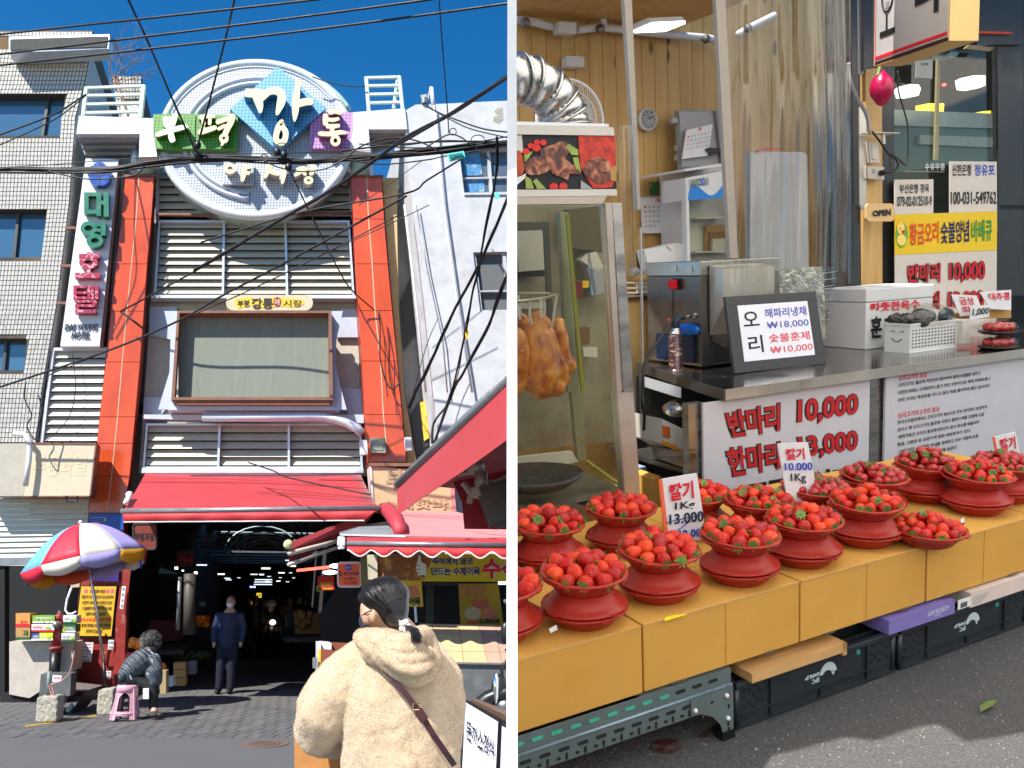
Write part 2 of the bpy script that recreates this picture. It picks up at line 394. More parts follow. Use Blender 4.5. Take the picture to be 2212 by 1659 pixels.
# ground
mk('ground',[(-300,-40,-.03),(300,-40,-.03),(300,600,-.03),(-300,600,-.03)],[(0,1,2,3)],ASPH,kind='structure')
pY0,pY1=gY(500,1594),15.2
mk('road',[(-60,-20,0),(60,-20,0),(60,pY0,0),(-60,pY0,0)],[(0,1,2,3)],ASPH,kind='structure')
px0,px1=-9.5,1.2
pv=mk('pavement',[(px0,pY0+.002,-.008),(px1,pY0+.002,-.008),(px1,17,-.008),(px0,17,-.008)],[(0,1,2,3)],SAND,kind='structure')
bw,bd=.165,.335
cells=[]
j=0;y=pY0+.01
while y<17:
 x=px0+(bw/2 if j%2 else 0)
 while x<px1-bw:cells.append((x,y));x+=bw
 y+=bd;j+=1
def brick_mesh(b,x,y,h,dz):b.prism([(x+.006,y+.006,-.02),(x+bw-.006,y+.006,-.02),(x+bw-.006,y+bd-.006,-.02),(x+.006,y+bd-.006,-.02)],(0,0,.02+h+dz));return b
vis=[c for c in cells if-6.9<c[0]<-1.6 and c[1]<14.9]
vis.sort(key=lambda c:c[1]+.15*abs(c[0]+4.4));one=set(vis[:295]);proto=None
b=Mb()
for c in cells:
 dz=rnd.uniform(-.002,.003)
 if c in one:
  if proto is None:
   pb=brick_mesh(Mb(),-bw/2,-bd/2,0,0);proto=bpy.data.meshes.new('brick');proto.from_pydata([tuple(v)for v in pb.v],[],pb.f);proto.materials.append(PAVE)
  o=bpy.data.objects.new('brick',proto);COL.objects.link(o);o.parent=pv
  o.location=MW[pv.name].inverted()@V((c[0]+bw/2,c[1]+bd/2,dz));MW[o.name]=MW[pv.name]
 else:brick_mesh(b,c[0],c[1],0,dz)
b.go('paving_bricks',PAVE,pv,kind='stuff')
# manhole
mc=at(572,1608,z=0);mh=thing('manhole_cover','round cast iron manhole cover set in the asphalt road','manhole cover',mc)
Mb().lathe([(.27,.0),(.27,.008),(.235,.008)],mc,28).go('rim',mat('iron_rust',(.16,.10,.075,1),rough=.7,bump=.5,bscale=50),mh)
b=Mb().lathe([(.23,.001),(.23,.006),(.0001,.006)],mc,28)
for r in(.18,.12,.06):b.lathe([(r,.006),(r,.011),(r-.02,.011),(r-.02,.006)],mc,24)
b.go('lid',mat('iron_dark',(.09,.07,.062,1),rough=.6,bump=.4),mh)
YP=flat('yellow_road_paint',190,150,40,.8,rough=.9,stain=(.13,.13,.13,1),stain_scale=9,stain_amt=.9,stain_lo=.45)
ql=[at(*L7(*q),z=.004)for q in((20,1440),(330,1400),(640,1345),(655,1362),(420,1395),(20,1460))]
mk('painted_line',ql,[tuple(range(6))],YP,kind='structure')
# gate building (market gate)
gate=thing('market_gate','tall market gate building with orange pillars, louvers and a screen over the arcade mouth','building',(at(572,1500,z=0).x,16,0))
bx=lambda pts,Y,t,m,nm,par=gate:slab(nm,pts,Y,t,m,par)
bx([(345,372),(757,372),(800,1022),(300,1022)],WALL,.5,BEIGE,'wall')
bx([(345,372),(757,372),(764,476),(338,476)],WALL-.06,.03,DARK,'louver_backing')
bx(cs(L3,(1195,150))+[(760,480),(768,636)]+cs(L3,(1165,795)),WALL-.06,.03,DARK,'louver_backing')
bx([(314,915),(779,915),(785,1012),(308,1012)],WALL-.06,.03,DARK,'louver_backing')
def louvers(q,n,cols,Y,m,par,drop=.84,back=.10):
 for a,b_ in cols:
  for i in range(n):
   s=sub(q,a,b_,i/n,(i+drop)/n)
   A,B=[at(*s[k],y=Y+back)for k in(0,1)];D_,E_=[at(*s[k],y=Y)for k in(3,2)]
   n1=V((0,.012,.006))
   mk('louver_slat',*_pr([A,B,E_,D_],n1),m,par)
qU=[(341,372),(757,372),(762,470),(341,470)]
louvers(qU,6,[(0,1)],LOUV,SLAT,gate)
qM=[L3(1218,150),L4(800,152),L4(842,795),L3(1180,795)]
louvers(qM,10,[(.005,.335),(.345,.662),(.672,.995)],LOUV,SLAT,gate)
qL=[L5(1108,290),L6(900,292),L6(915,655),L5(1080,655)]
louvers(qL,5,[(.005,.335),(.345,.662),(.672,.995)],LOUV,SLAT,gate)
def frame(q,w,Y,t,m,par,mull=(),nm='frame'):
 """four rails round quad q, w u-pixels wide, plus mullions"""
 (a,b_,c,d)=q
 def o(p,dx,dy):return(p[0]+dx,p[1]+dy)
 slab(nm,[o(a,-w,-w),o(b_,w,-w),o(b_,w,0),o(a,-w,0)],Y,t,m,par)
 slab(nm,[o(d,-w,0),o(c,w,0),o(c,w,w),o(d,-w,w)],Y,t,m,par)
 slab(nm,[o(a,-w,0),a,d,o(d,-w,0)],Y,t,m,par)
 slab(nm,[b_,o(b_,w,0),o(c,w,0),c],Y,t,m,par)
 for s in mull:
  p,r=ipl(a,b_,s),ipl(d,c,s);slab('mullion',[o(p,-w*.6,0),o(p,w*.6,0),o(r,w*.6,0),o(r,-w*.6,0)],Y+.002,t,m,par)
frame(qM,4,LOUV-.06,.16,ALU,gate,(.34,.667))
frame(qL,4,LOUV-.06,.16,ALU,gate,(.34,.667))
bx([(336,372),(343,372),(343,470),(336,470)],LOUV-.06,.14,ALU,'frame')
bx([(755,400),(762,400),(766,470),(759,470)],LOUV-.06,.14,ALU,'frame')
tube('rusty_pipe',[at(338,464,y=16.05),at(560,466,y=16.05),at(762,461,y=16.05)],.035,RUST,gate)
# band with oval sign
bx(cs(L3,(1135,800))+cs(L4,(870,800),(872,826))+cs(L3,(1135,822)),LOUV-.10,.25,WHITE,'ledge')
bx(cs(L5,(1060,665))+cs(L6,(935,668),(938,712))+cs(L5,(1050,712)),LOUV-.12,.25,WHITE,'ledge')
bx(cs(L5,(1065,195))+cs(L6,(940,195),(940,270))+cs(L5,(1065,232)),LOUV-.16,.25,BLUEW,'ledge')
b=Mb();b.tube([at(*L6(x,y),y=15.85)for x,y in((-480,222),(0,222),(500,212),(600,218),(700,240),(800,275),(880,320),(930,362))],.085,10)
b.go('curved_trim',ALU,gate,smooth=True)
# white cladding either side of the screen and its flaring wings
for q in([L3(1125,900),L3(1370,900),L3(1310,1190),L3(1120,1150)],[L5(1075,40),L5(1340,40),L5(1230,195),L5(1068,195)],
[L4(740,920),L4(885,925),L4(892,1170),L4(700,1170)],[L6(740,-40),L6(925,-30),L6(930,230),L6(800,190)]):
 bx(q,WALL-.10,.08,BLUEW,'cladding')
for q in([L3(1255,938),L3(1372,938),L3(1340,1650),L5(1345,148),L5(1200,150),L3(1300,1480),L3(1310,1190)],
[L4(650,938),L4(755,938),L4(700,1190),L4(690,1400),L4(735,1610),L6(790,152),L6(660,150),L4(650,1659)]):
 bx(q,15.78,.05,BLUEW,'wing')
 # screen
so_=[(383,671),(716.3,671),(719.4,864),(369.7,864)];si_=[(388,676),(710,676),(713,858),(377,858)]
bx(rect(385,672,712,862),15.88,.06,SCREEN,'screen')
bx([so_[0],so_[1],si_[1],si_[0]],15.6,.28,RUST,'screen_frame');bx([so_[0],si_[0],si_[3],so_[3]],15.6,.28,RUST,'screen_frame')
bx([so_[1],so_[2],si_[2],si_[1]],15.6,.28,RUST,'screen_frame');bx([si_[3],si_[2],so_[2],so_[3]],15.6,.28,RUST,'screen_frame')
bx([(372,864.5),(718,864.5),(712,874),(384,874)],15.64,.6,RUST,'screen_sill')
bx([(384,874.5),(712,874.5),(735,886),(362,886)],15.75,.55,BLUEW,'screen_sill')
# pillars: every cladding panel is a piece
def pillar(front,joints,Y,depth,par,mid,side=None):
 """front: rows of (v, xl, xm, xr)"""
 core=[(r[1]+1,r[0])for r in front]+[(r[3]-1,r[0])for r in front[::-1]]
 slab('pillar_core',core,Y+.02,depth,mat('pillar_core_red',(.42,.05,.02,1),rough=.4),par)
 g=.7
 for i in range(len(front)-1):
  a,b_=front[i],front[i+1]
  for k in(1,2):
   slab('cladding_panel',[(a[k]+g,a[0]+g),(a[k+1]-g,a[0]+g),(b_[k+1]-g,b_[0]-g),(b_[k]+g,b_[0]-g)],Y,.02,ORANGE,par)
 slab('joint_sealant',[(r[2]-.9,r[0]+1)for r in front]+[(r[2]+.9,r[0]-1)for r in front[::-1]],Y-.004,.012,JOINT,par)
pl=[(381,268,300,333),(473,262,294,327),(570,249,284,318),(672,238.5,274,311),(782,228,264,302.5),(900.4,214.5,254,292),(958,209,248,286.6),(1028,202,241,280.5),(1108,191,231,264.6)]
pillar(pl,None,PIL,.45,gate,.47)
pr_=[(382,757,792,825),(473,762,796,830),(570,767.5,804,838),(671,773.6,810,847.5),(780,781,822,858),(895.4,787,828,868.8),(998,794.3,838,878.5)]
pillar(pr_,None,PIL,.45,gate,.5)
slab('pillar_cap',[(265,377),(336,376),(336,380.5),(265,381)],PIL-.03,.5,RUST,gate)
slab('pillar_cap',[(754,379),(828,377.5),(828,381.5),(754,382)],PIL-.03,.5,RUST,gate)
# cornice boxes at both shoulders with grey soffits
SOFF=mat('grey_soffit',(.26,.25,.24,1),rough=.7,var=.1)
for q in(cs(L1,(500,868),(1160,892),(1160,1030),(1032,1030),(475,1030)),cs(L1,(1036,1030),(1162,1030),(1192,1232),(1030,1235)),
cs(L2,(845,838),(1305,803),(1325,988),(985,990),(845,990)),cs(L2,(845,990),(983,990),(1000,1192),(810,1180))):
 slab('cornice',q,15.45,.55,WHITE,gate)
slab('soffit',cs(L1,(545,1040),(1000,1040),(985,1225),(550,1225)),16.1,.1,SOFF,gate)
for i in range(3):
 slab('soffit_board',strip(cs(L1,(490,1036),(1030,1036),(990,1215),(548,1215)),i/3,(i+.96)/3),15.6+i*.15,.1,SOFF,gate)
 slab('soffit_board',strip(cs(L2,(988,994),(1322,992),(1290,1090),(1000,1200)),i/3,(i+.96)/3),15.6+i*.15,.1,SOFF,gate)
tube('drain_pipe',[at(*L1(1012,1045),y=15.9),at(*L1(985,1395),y=15.9)],.085,mat('galvanised',(.45,.5,.55,1),rough=.35,metal=.7),gate)
Mb().tube([at(*L1(1085,1240),y=15.95),at(*L1(1090,1400),y=15.95)],.17,16).go('green_post',PALEG,gate,smooth=True)
Mb().tube([at(*L2(905,1240),y=15.95),at(*L2(905,1410),y=15.95)],.19,16).go('green_post',PALEG,gate,smooth=True)
tube('drain_pipe',[at(*L2(998,1000),y=15.8),at(*L2(1010,1400),y=15.8)],.03,ALU,gate)
slab('side_wall',[(826,384),(861,384),(858,442),(857.7,470),(861,662),(873.7,848),(900,1000),(880,1000),(860,790),(840,570)],16.15,.4,TAN,gate)
# lower column of the left pillar: paper signs on peeling red paint
PEEL=mat('peeling_red_paint',(.29,.025,.018,1),rough=.5,var=.2,scale=8,stain=(.60,.52,.48,1),stain_scale=3.2,stain_amt=.95,stain_lo=.615,bump=.3)
slab('pillar_base',[(191,1108.5),(266,1108.5),(270,1300),(266,1505),(157,1505),(168,1300),(182,1200)],PIL,.5,PEEL,gate)
slab('pillar_strip',cs(L7,(862,0),(965,0),(920,420),(900,900),(860,1080),(800,1080),(830,420)),PIL-.06,.05,PEEL,gate)
# round sign
sg=thing('round_market_sign','huge round white perforated sign above the gate carrying the market name','sign',at(553,470,y=16))
def ell(rx,ry,cx=553,cy=302,a0=0,a1=360,n=64):
 return[(cx+rx*math.cos(math.radians(a0+(a1-a0)*i/n)),cy-ry*math.sin(math.radians(a0+(a1-a0)*i/n)))for i in range(n+(a1-a0!=360))]
slab('drum',ell(205,166),SGN+.12,.9,PALEG,sg,smooth=False)
slab('sign_face',ell(196,159),SGN+.02,.12,DOTW,sg)
b=Mb();pts=[at(u,v,y=SGN+.05)for u,v in ell(203,165,n=72)];b.tube(pts+[pts[0]],.085,10,caps=False);b.go('rim',mat('rim_paint',(.66,.70,.72,1),rough=.35,var=.1,stain=(.4,.36,.28,1),stain_amt=.3),sg,smooth=True)
b=Mb();pts=[at(u,v,y=SGN+.03)for u,v in ell(194,157,n=72)];b.tube(pts+[pts[0]],.03,8,caps=False);b.go('inner_rim',BLUEW,sg,smooth=True)
for rx,ry,r in((163,131,.055),(150,120,.05)):
 b=Mb().tube([at(u,v,y=SGN)for u,v in ell(rx,ry,560,300,82,262,40)],r,8);b.go('arc_moulding',BLUEW,sg,smooth=True)
Mb().tube([at(u,v,y=16.3)for u,v in ell(214,168,560,306,100,150,16)],.05,8).go('back_hoop',PALEG,sg,smooth=True)
Mb().tube([at(u,v,y=16.3)for u,v in ell(212,165,562,306,25,75,16)],.05,8).go('back_hoop',PALEG,sg,smooth=True)
slab('back_drum',ell(208,160,560,306),16.2,.9,PALEG,sg)
slab('lifting_lug',rect(540,129,552,137),SGN+.1,.05,ALU,sg)
slab('green_panel',cs(L1,(1158,855),(1530,850),(1525,1160),(1130,1160)),15.46,.13,DOTG,sg)
slab('green_panel',cs(L1,(1542,852),(1905,870),(1903,1163),(1531,1160)),15.46,.13,DOTG,sg)
slab('blue_panel',[(600,144),(704.7,233),(601.5,326),(496.5,235.5)],15.42,.17,DOTB,sg)
slab('purple_panel',cs(L2,(465,838),(845,840),(853,1158),(465,1158)),15.48,.11,DOTP,sg)
slab('small_white_panel',cs(L1,(1780,1275),(2045,1275),(2045,1475),(1770,1475)),15.5,.1,DOTW,sg)
LC=mat('sunlit_tone_letter',(.84,.80,.66,1),rough=.4,var=.05)  # brighter copy of the letter cream, sunlit look put into the colour
SIDES={'side_green':(.05,.22,.02,1),'side_blue':(.03,.22,.42,1),'side_purple':(.38,.06,.24,1),'side_white':(.52,.50,.44,1)}
def letter(st,k,Y,t,m,par,side):
 st=[x[:5]+(x[5]*1.1,)if x[0]=='o' else[(a,b,w*1.16)for a,b,w in x]for x in[tuple(x)if x[0]=='o' else x for x in st]]
 brush('letter',st,k,Y,.03,m,par);brush('letter_return',st,k,Y+.032,t-.03,mat(side,SIDES[side],rough=.4,var=.05),par)
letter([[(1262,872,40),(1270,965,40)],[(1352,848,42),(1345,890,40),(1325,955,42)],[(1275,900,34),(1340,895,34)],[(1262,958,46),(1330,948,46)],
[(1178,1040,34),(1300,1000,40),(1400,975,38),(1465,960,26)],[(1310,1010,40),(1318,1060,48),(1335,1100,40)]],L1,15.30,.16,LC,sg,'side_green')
letter([[(1560,885,34),(1640,872,30),(1705,875,24)],[(1598,890,30),(1604,955,30)],[(1660,885,28),(1655,950,28)],[(1552,1020,36),(1620,1000,40),(1718,968,34)],[(1598,960,30),(1596,1000,30)],
[(1860,850,44),(1850,910,46),(1812,985,44),(1790,1040,40)],[(1712,930,34),(1780,905,34),(1840,890,30)],[(1725,990,26),(1800,950,26)],['o',1782,1068,42,44,26],[(1765,1100,60),(1785,1112,50)]],L1,15.30,.16,CREAM,sg,'side_green')
letter([[(-115,660,60),(-60,668,66),(20,665,60),(40,690,50)],[(-15,690,60),(10,740,64),(22,790,50),(25,845,20)],[(15,740,40),(60,690,50),(110,650,56),(180,650,62),(215,690,66),(205,760,62),(170,862,24)],
[(352,545,26),(352,620,46),(340,720,56),(335,830,50),(328,920,16)],[(350,765,56),(420,745,56),(495,740,52)],
[(225,905,26),(190,960,46),(165,1040,44),(170,1090,44),(215,1105,48),(245,1070,44),(248,1010,44),(225,970,40),(210,915,30)]],L2,15.16,.24,CREAM,sg,'side_blue')
letter([[(628,840,40),(690,830,34),(745,850,26)],[(605,850,40),(600,905,40),(605,955,38)],[(615,900,28),(670,905,30),(725,892,24)],[(605,960,34),(665,962,34),(730,955,28)],[(668,960,36),(655,1020,34)],
[(535,1025,34),(650,1030,36),(730,1015,34),(788,1020,20)],['o',690,1088,46,50,26]],L2,15.30,.16,CREAM,sg,'side_purple')
letter([['o',1838,1335,52,48,28],[(1965,1298,40),(1958,1370,44),(1942,1450,26)],[(1965,1325,30),(2025,1322,26)],[(1960,1375,30),(2012,1375,24)]],L1,15.32,.13,CREAM,sg,'side_white')
letter([[(115,1298,46),(95,1350,40),(62,1420,26)],[(100,1350,34),(150,1372,38),(195,1385,26)],[(245,1305,36),(235,1380,36),(218,1470,24)]],L2,15.40,.2,CREAM,sg,'side_white')
letter([[(345,1345,34),(410,1335,34),(450,1345,20)],[(395,1345,36),(360,1375,34),(325,1400,20)],[(395,1355,30),(430,1395,24)],[(490,1300,38),(485,1350,40),(470,1395,26)],[(480,1345,30),(512,1335,22)],['o',452,1440,42,36,24]],L2,15.40,.2,CREAM,sg,'side_white')
# oval name board
ov=thing('oval_name_board','oval cream name board with yellow patch above the brown screen','sign',at(582,672,y=15.7))
def rrect(x0,y0,x1,y1,r,n=6):
 out=[]
 for cx,cy,a in((x1-r,y0+r,-90),(x1-r,y1-r,0),(x0+r,y1-r,90),(x0+r,y0+r,180)):
  for i in range(n+1):
   t=math.radians(a+90*i/n);out.append((cx+r*math.cos(t),cy+r*math.sin(t)))
 return out
slab('board',rrect(488,637,676,670.5,16.5),15.7,.35,mat('oval_cream',(.56,.50,.34,1),rough=.5,var=.08),ov)
slab('yellow_patch',[(510,646),(535,642),(560,648),(600,642),(625,645),(655,648),(657,656),(640,664),(605,661),(575,666),(540,660),(515,667),(506,656)],15.694,.005,YEL,ov)
text('lettering','부평',rect(513,648,538,663),15.69,INKB,ov,bold=.02)
text('lettering','깡통',rect(543,644,590,667),15.69,INKB,ov,bold=.03)
slab('round_badge',ell(9,10.5,599,652,n=20),15.691,.003,flat('magenta',160,20,60),ov)
text('lettering','야',rect(593,646,605,659),15.688,CREAM,ov,bold=.02)
text('lettering','시장',rect(612,648,652,662),15.69,INKB,ov,bold=.01)
# hotel sign
HY_=15.76
hs=thing('hotel_sign','tall white vertical hotel sign with green and magenta raised letters','sign',at(172,748,y=15.6))
slab('board',[(185,342),(256,343),(215,748),(130,748)],HY_,.3,mat('sign_white',(.66,.66,.70,1),rough=.35,var=.04),hs)
slab('side_trim',[(256.3,343),(261,343),(222,748),(215.3,748)],HY_+.06,.24,mat('trim_brown',(.24,.13,.09,1),rough=.6),hs)
HG=flat('hotel_green',25,125,95,.8,rough=.35);
def veined(name,col,vein,sc_=6):
 m=bpy.data.materials.new(name);m.use_nodes=True;nt=m.node_tree;b=nt.nodes['Principled BSDF'];v=nt.nodes.new('ShaderNodeTexVoronoi');v.feature='DISTANCE_TO_EDGE';v.inputs['Scale'].default_value=sc_
 tc=nt.nodes.new('ShaderNodeTexCoord');nt.links.new(tc.outputs['Object'],v.inputs['Vector'])
 l=nt.nodes.new('ShaderNodeMath');l.operation='LESS_THAN';l.inputs[1].default_value=.03;nt.links.new(v.outputs['Distance'],l.inputs[0])
 x=nt.nodes.new('ShaderNodeMix');x.data_type='RGBA';x.inputs[6].default_value=col;x.inputs[7].default_value=vein;nt.links.new(l.outputs[0],x.inputs[0]);nt.links.new(x.outputs[2],b.inputs['Base Color']);b.inputs['Roughness'].default_value=.4;return m
HM=veined('hotel_magenta',C(175,30,70,.85),(.7,.35,.4,1))
def ring(cx,cy,rx,ry,w):return['o',cx,cy,rx,ry,w]
st=lambda x0,y0,x1,y1,w:[(x0,y0,w),((x0+x1)/2,(y0+y1)/2,w),(x1,y1,w)]
# blocky letters drawn as straight bars
def blocks(name,rects,k,Y,t,m,par,rings=()):
 b=Mb()
 for i,(x0,y0,x1,y1)in enumerate(rects):b.prism([at(*k(*q),y=Y-.0015*i)for q in((x0,y0),(x1,y0),(x1,y1),(x0,y1))],DD*t)
 o=b.go(name,m,par);return o
blocks('letter',[(545,1547,668,1580),(545,1580,585,1700),(545,1700,655,1735),(655,1547,695,1755),(718,1545,762,1762),(690,1620,720,1655)],L1,HY_-.15,.14,HG,hs)
brush('letter',[ring(585,205,72,62,36),ring(640,315,74,62,38)],L3,HY_-.15,.14,HG,hs)
blocks('letter',[(690,150,735,270),(655,165,692,188),(655,215,692,238)],L3,HY_-.153,.13,HG,hs)
blocks('letter',[(565,420,615,445),(500,432,680,470),(570,555,600,605),(465,600,685,645)],L3,HY_-.15,.14,HM,hs)
brush('letter',[ring(583,505,82,62,42)],L3,HY_-.145,.14,HM,hs)
blocks('letter',[(450,712,480,835),(482,712,565,735),(482,765,560,785),(470,810,570,832),(575,712,600,832),(560,765,600,785),(640,712,670,835),(605,712,630,835),
(465,842,655,862),(620,862,655,895),(465,878,655,900),(465,900,500,935),(465,925,650,955)],L3,HY_-.15,.14,HM,hs)
INKD=flat('sign_black',30,42,60,rough=.5)
text('lettering','DAE YOUNG',cs(L3,(380,1055),(670,1055),(665,1110),(375,1107)),HY_-.01,INKD,hs,thick=.015,bold=.02,italic=.2)
text('lettering','HOTEL',cs(L3,(437,1125),(602,1128),(595,1183),(432,1183)),HY_-.01,INKD,hs,thick=.015,bold=.02,italic=.2)
em=[]
for i in range(60):
 a=2*math.pi*i/60;r=100*(1+.07*abs(math.sin(2.5*a+.8))-(.1 if abs(math.sin(2.5*a+.8))<.12 else 0));em.append(L1(680+r*math.cos(a),1385-r*math.sin(a)))
slab('emblem',em,HY_-.18,.15,flat('emblem_blue',20,80,175,.9,rough=.3),hs)
for q in(rect(500,1380,800,1384),):
 slab('emblem_line',cs(L1,(580,1387),(780,1383),(780,1391),(580,1395)),HY_-.185,.01,INKD,hs)
slab('emblem_line',cs(L1,(678,1285),(686,1285),(684,1485),(676,1485)),HY_-.187,.01,INKD,hs)
for v0 in(205,540,870):
 b=Mb().bar(at(*L3(300+(870-v0)*.12,v0),y=HY_+.1),at(*L3(470-(v0-205)*.12,v0),y=HY_+.1),.05,.05);b.go('bracket',RUST,hs)
 # louvred annex under the hotel sign
an=thing('louvred_annex','narrow annex clad in white louvers under the hotel sign','building',at(150,1500,z=0))
slab('wall',[(110,752),(230,752),(228,757),(208,958),(195,1110),(60,1110),(75,958)],16.18,1.5,BEIGE,an)
slab('rear_wall',[(150,300),(352,300),(352,1110),(120,1110)],17.2,.3,mat('dull_recess',(.30,.28,.25,1),rough=.9),an)
slab('back_panel',[(225,342),(262,342),(250,560),(226,757),(205,757)],16.12,.3,mat('pale_recess',(.5,.47,.42,1),rough=.8),an)
slab('louver_backing',[(116,758),(229,757),(209,956),(91,956)],16.1,.05,DARK,an)
louvers([L3(278,1292),L3(742,1290),L5(658,440),L5(172,440)],11,[(.02,1)],15.95,SLATW,an)
slab('frame',[L3(262,1262),L3(745,1258),L3(745,1285),L3(268,1288)],15.92,.2,WHITE,an)
slab('frame',[L3(255,1285),L3(282,1285),L5(180,440),L5(150,440)],15.92,.2,WHITE,an)
sh=thing('shuttered_shop','closed shop front with a pale roller shutter at the left edge','shop',at(60,1500,z=0))
SHUT=mat('pale_shutter',(.60,.58,.50,1),rough=.55,var=.06,rand=.03)
qs=[(-40,1078),L5(590,930),L5(560,1450),(-40,1206)]
for i in range(11):
 s=strip(qs,i/11,(i+.95)/11);A,B=at(*s[0],y=15.98),at(*s[1],y=15.98);E_,D_=at(*s[2],y=15.94),at(*s[3],y=15.94)
 mk('shutter_slat',*_pr([A,B,E_,D_],(0,.02,0)),SHUT,sh)
slab('shutter_box',[(-40,1206),L5(560,1450),L5(560,1510),(-40,1222)],15.9,.15,STEEL,sh)
slab('side_wall',[(-40,1222),(10,1222),(10,1520),(-40,1520)],15.95,.3,DARK,sh)
for nm,q in(('interior_back',[(-40,1222),(190,1222),(175,1500),(-40,1500)]),):slab(nm,q,18.5,.1,DARK,sh)
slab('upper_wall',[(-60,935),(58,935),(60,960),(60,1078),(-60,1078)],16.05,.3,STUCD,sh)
# blank beige fascia sign
fs_=thing('fruit_shop_fascia','beige box sign with faded shop name over the roller shutter','sign',at(100,1072,y=15.4))
slab('sign_box',cs(L5,(82,450),(642,455),(592,912),(8,915)),15.35,.4,mat('fascia_beige',(.60,.52,.38,1),rough=.5,var=.05,stain=(.5,.36,.2,1),stain_scale=1.6,stain_amt=.5),fs_)
slab('frame',cs(L5,(78,442),(655,445),(645,456),(80,452)),15.33,.4,RUST,fs_)
slab('frame',cs(L5,(0,915),(592,912),(592,922),(0,925)),15.33,.4,RUST,fs_)
slab('frame',cs(L5,(643,456),(655,456),(604,912),(593,912)),15.33,.4,RUST,fs_)
slab('left_return',[(-40,958),L5(78,450),L5(5,915),(-40,1072)],15.5,.3,mat('fascia_side',(.44,.40,.33,1)),fs_)
text('lettering','부평과일',cs(L5,(105,545),(580,540),(555,740),(80,745)),15.35,mat('faded_print',(.66,.53,.33,1),rough=.6,var=0),fs_,bold=.02)
Mb().tube([at(*L5(x,y),y=15.2)for x,y in((390,915),(390,960),(485,962),(485,918))],.018,6).go('bracket',BLACK,fs_)
Mb().tube([at(u,v,y=15.2)for u,v in((30,936),(52,938),(62,950),(64,975),(62,1000),(55,1050))],.045,10).go('conduit',WHT,None,smooth=True,label='white curved conduit pipe beside the beige fascia sign',cat='pipe')
# tiled building on the left
tb=thing('tiled_building','tall office building faced in small white tiles with rust streaks at the left','building',at(50,1500,z=0))
TY=15.86
edge=[(200,66),(196,109),(182,184),(163,257),(150,428),(149,443),(122,662),(107,748),(90,848),(78,955)]
def ex(v):
 for(x0,v0),(x1,v1)in zip(edge,edge[1:]):
  if v<=v1:return x0+(x1-x0)*(v-v0)/(v1-v0)
 return 78
WN=[[(-60,204),(141,206),(129,293),(-60,293)],[(-60,452),(101,455),(90,556),(-60,556)],[(-60,730),(58,732),(52,800),(-60,800)]]
# wall with recessed windows: full-height slabs above, below and beside the openings
def wall_piece(v0,v1,xl=-60,xr=None):
 vs_=[v0]+[e[1]for e in edge if v0<e[1]<v1]+[v1]
 if xr is None:slab('wall',[(xl,v0)]+[(ex(v),v)for v in vs_]+[(xl,v1)],TY,4.5,GROUT,tb)
wall_piece(66,204)
def right_of(q,v0,v1):
 vs_=[v0]+[e[1]for e in edge if v0<e[1]<v1]+[v1]
 slab('wall',[q[1]]+[(ex(v),v)for v in vs_]+[q[2]],TY,4.5,GROUT,tb)
right_of(WN[0],204,293);wall_piece(293,453);right_of(WN[1],453,556);wall_piece(556,731);right_of(WN[2],731,800);wall_piece(800,955)
for i,q in enumerate(WN):
 w=slab('window',[q[0],(q[1][0]+2,q[1][1]-1),(q[2][0]+2,q[2][1]),q[3]],TY+.22,.05,SKYGL,tb)
 s0=ipl(q[0],q[1],.82 if i==0 else.62);s1=ipl(q[3],q[2],.80 if i==0 else.60)
 slab('mullion',[(s0[0]-3,s0[1]),(s0[0]+3,s0[1]),(s1[0]+3,s1[1]),(s1[0]-3,s1[1])],TY+.16,.06,WINF,w)
 slab('frame',[q[0],q[1],(q[1][0]-.5,q[1][1]+6),(q[0][0],q[0][1]+6)],TY+.15,.07,WINF,w)
def in_win(u,v):
 for q in WN:
  if q[0][1]-4<v<q[3][1]+4:
   t=(v-q[1][1])/(q[2][1]-q[1][1]);
   if u<q[1][0]+(q[2][0]-q[1][0])*t+2:return True
 return False
tiles=[]
v=68.;rown=0
while v<953:
 du=7.6;dv=9.6 if v<500 else 10.6
 xr=ex(v+dv/2);x=xr-du
 while x>-30:
  if not in_win(x+du/2,v+dv/2)and not(72<v<104):tiles.append((x,v,du,dv,ex(v)-ex(v+dv)))
  x-=du
 v+=dv;rown+=1
tiles_vis=[t for t in tiles if t[0]>-8]
big=set(id(t)for t in sorted(tiles_vis,key=lambda t:-t[1])[:290])
b=Mb()
for t in tiles:
 x,v_,du,dv,sk=t;g=.72
 q=[(x+g+rnd.uniform(-.15,.15),v_+g),(x+du-g,v_+g),(x+du-g-sk,v_+dv-g),(x+g-sk,v_+dv-g)]
 if id(t)in big:slab('tile',q,TY-.012-rnd.uniform(0,.004),.012,TILEW,tb)
 else:b.prism([at(*p,y=TY-.012-rnd.uniform(0,.004))for p in q],DD*.012)
b.go('wall_tiles',TILEW,tb,kind='stuff')
# tiles on the shaded return wall
b=Mb()
for v in range(112,950,10):
 e0,e1=at(ex(v),v,y=TY),at(ex(v+9),v+9,y=TY)
 for k in range(24):
  o0,o1=DD*(k*.18+.01),DD*(k*.18+.165);nx=V((.012,.003,0))
  b.prism([e0+o0,e0+o1,e1+o1,e1+o0],nx)
b.go('return_wall_tiles',TILEW,tb,kind='stuff')
slab('parapet_sign',cs(L1,(-120,170),(770,148),(762,275),(-120,310)),TY-.45,.42,ALU,tb)
slab('parapet_panel',cs(L1,(-110,192),(752,165),(744,258),(-110,288)),TY-.47,.03,mat('black_mesh_panel',(.02,.024,.022,1),rough=.7,var=.2,scale=60),tb)
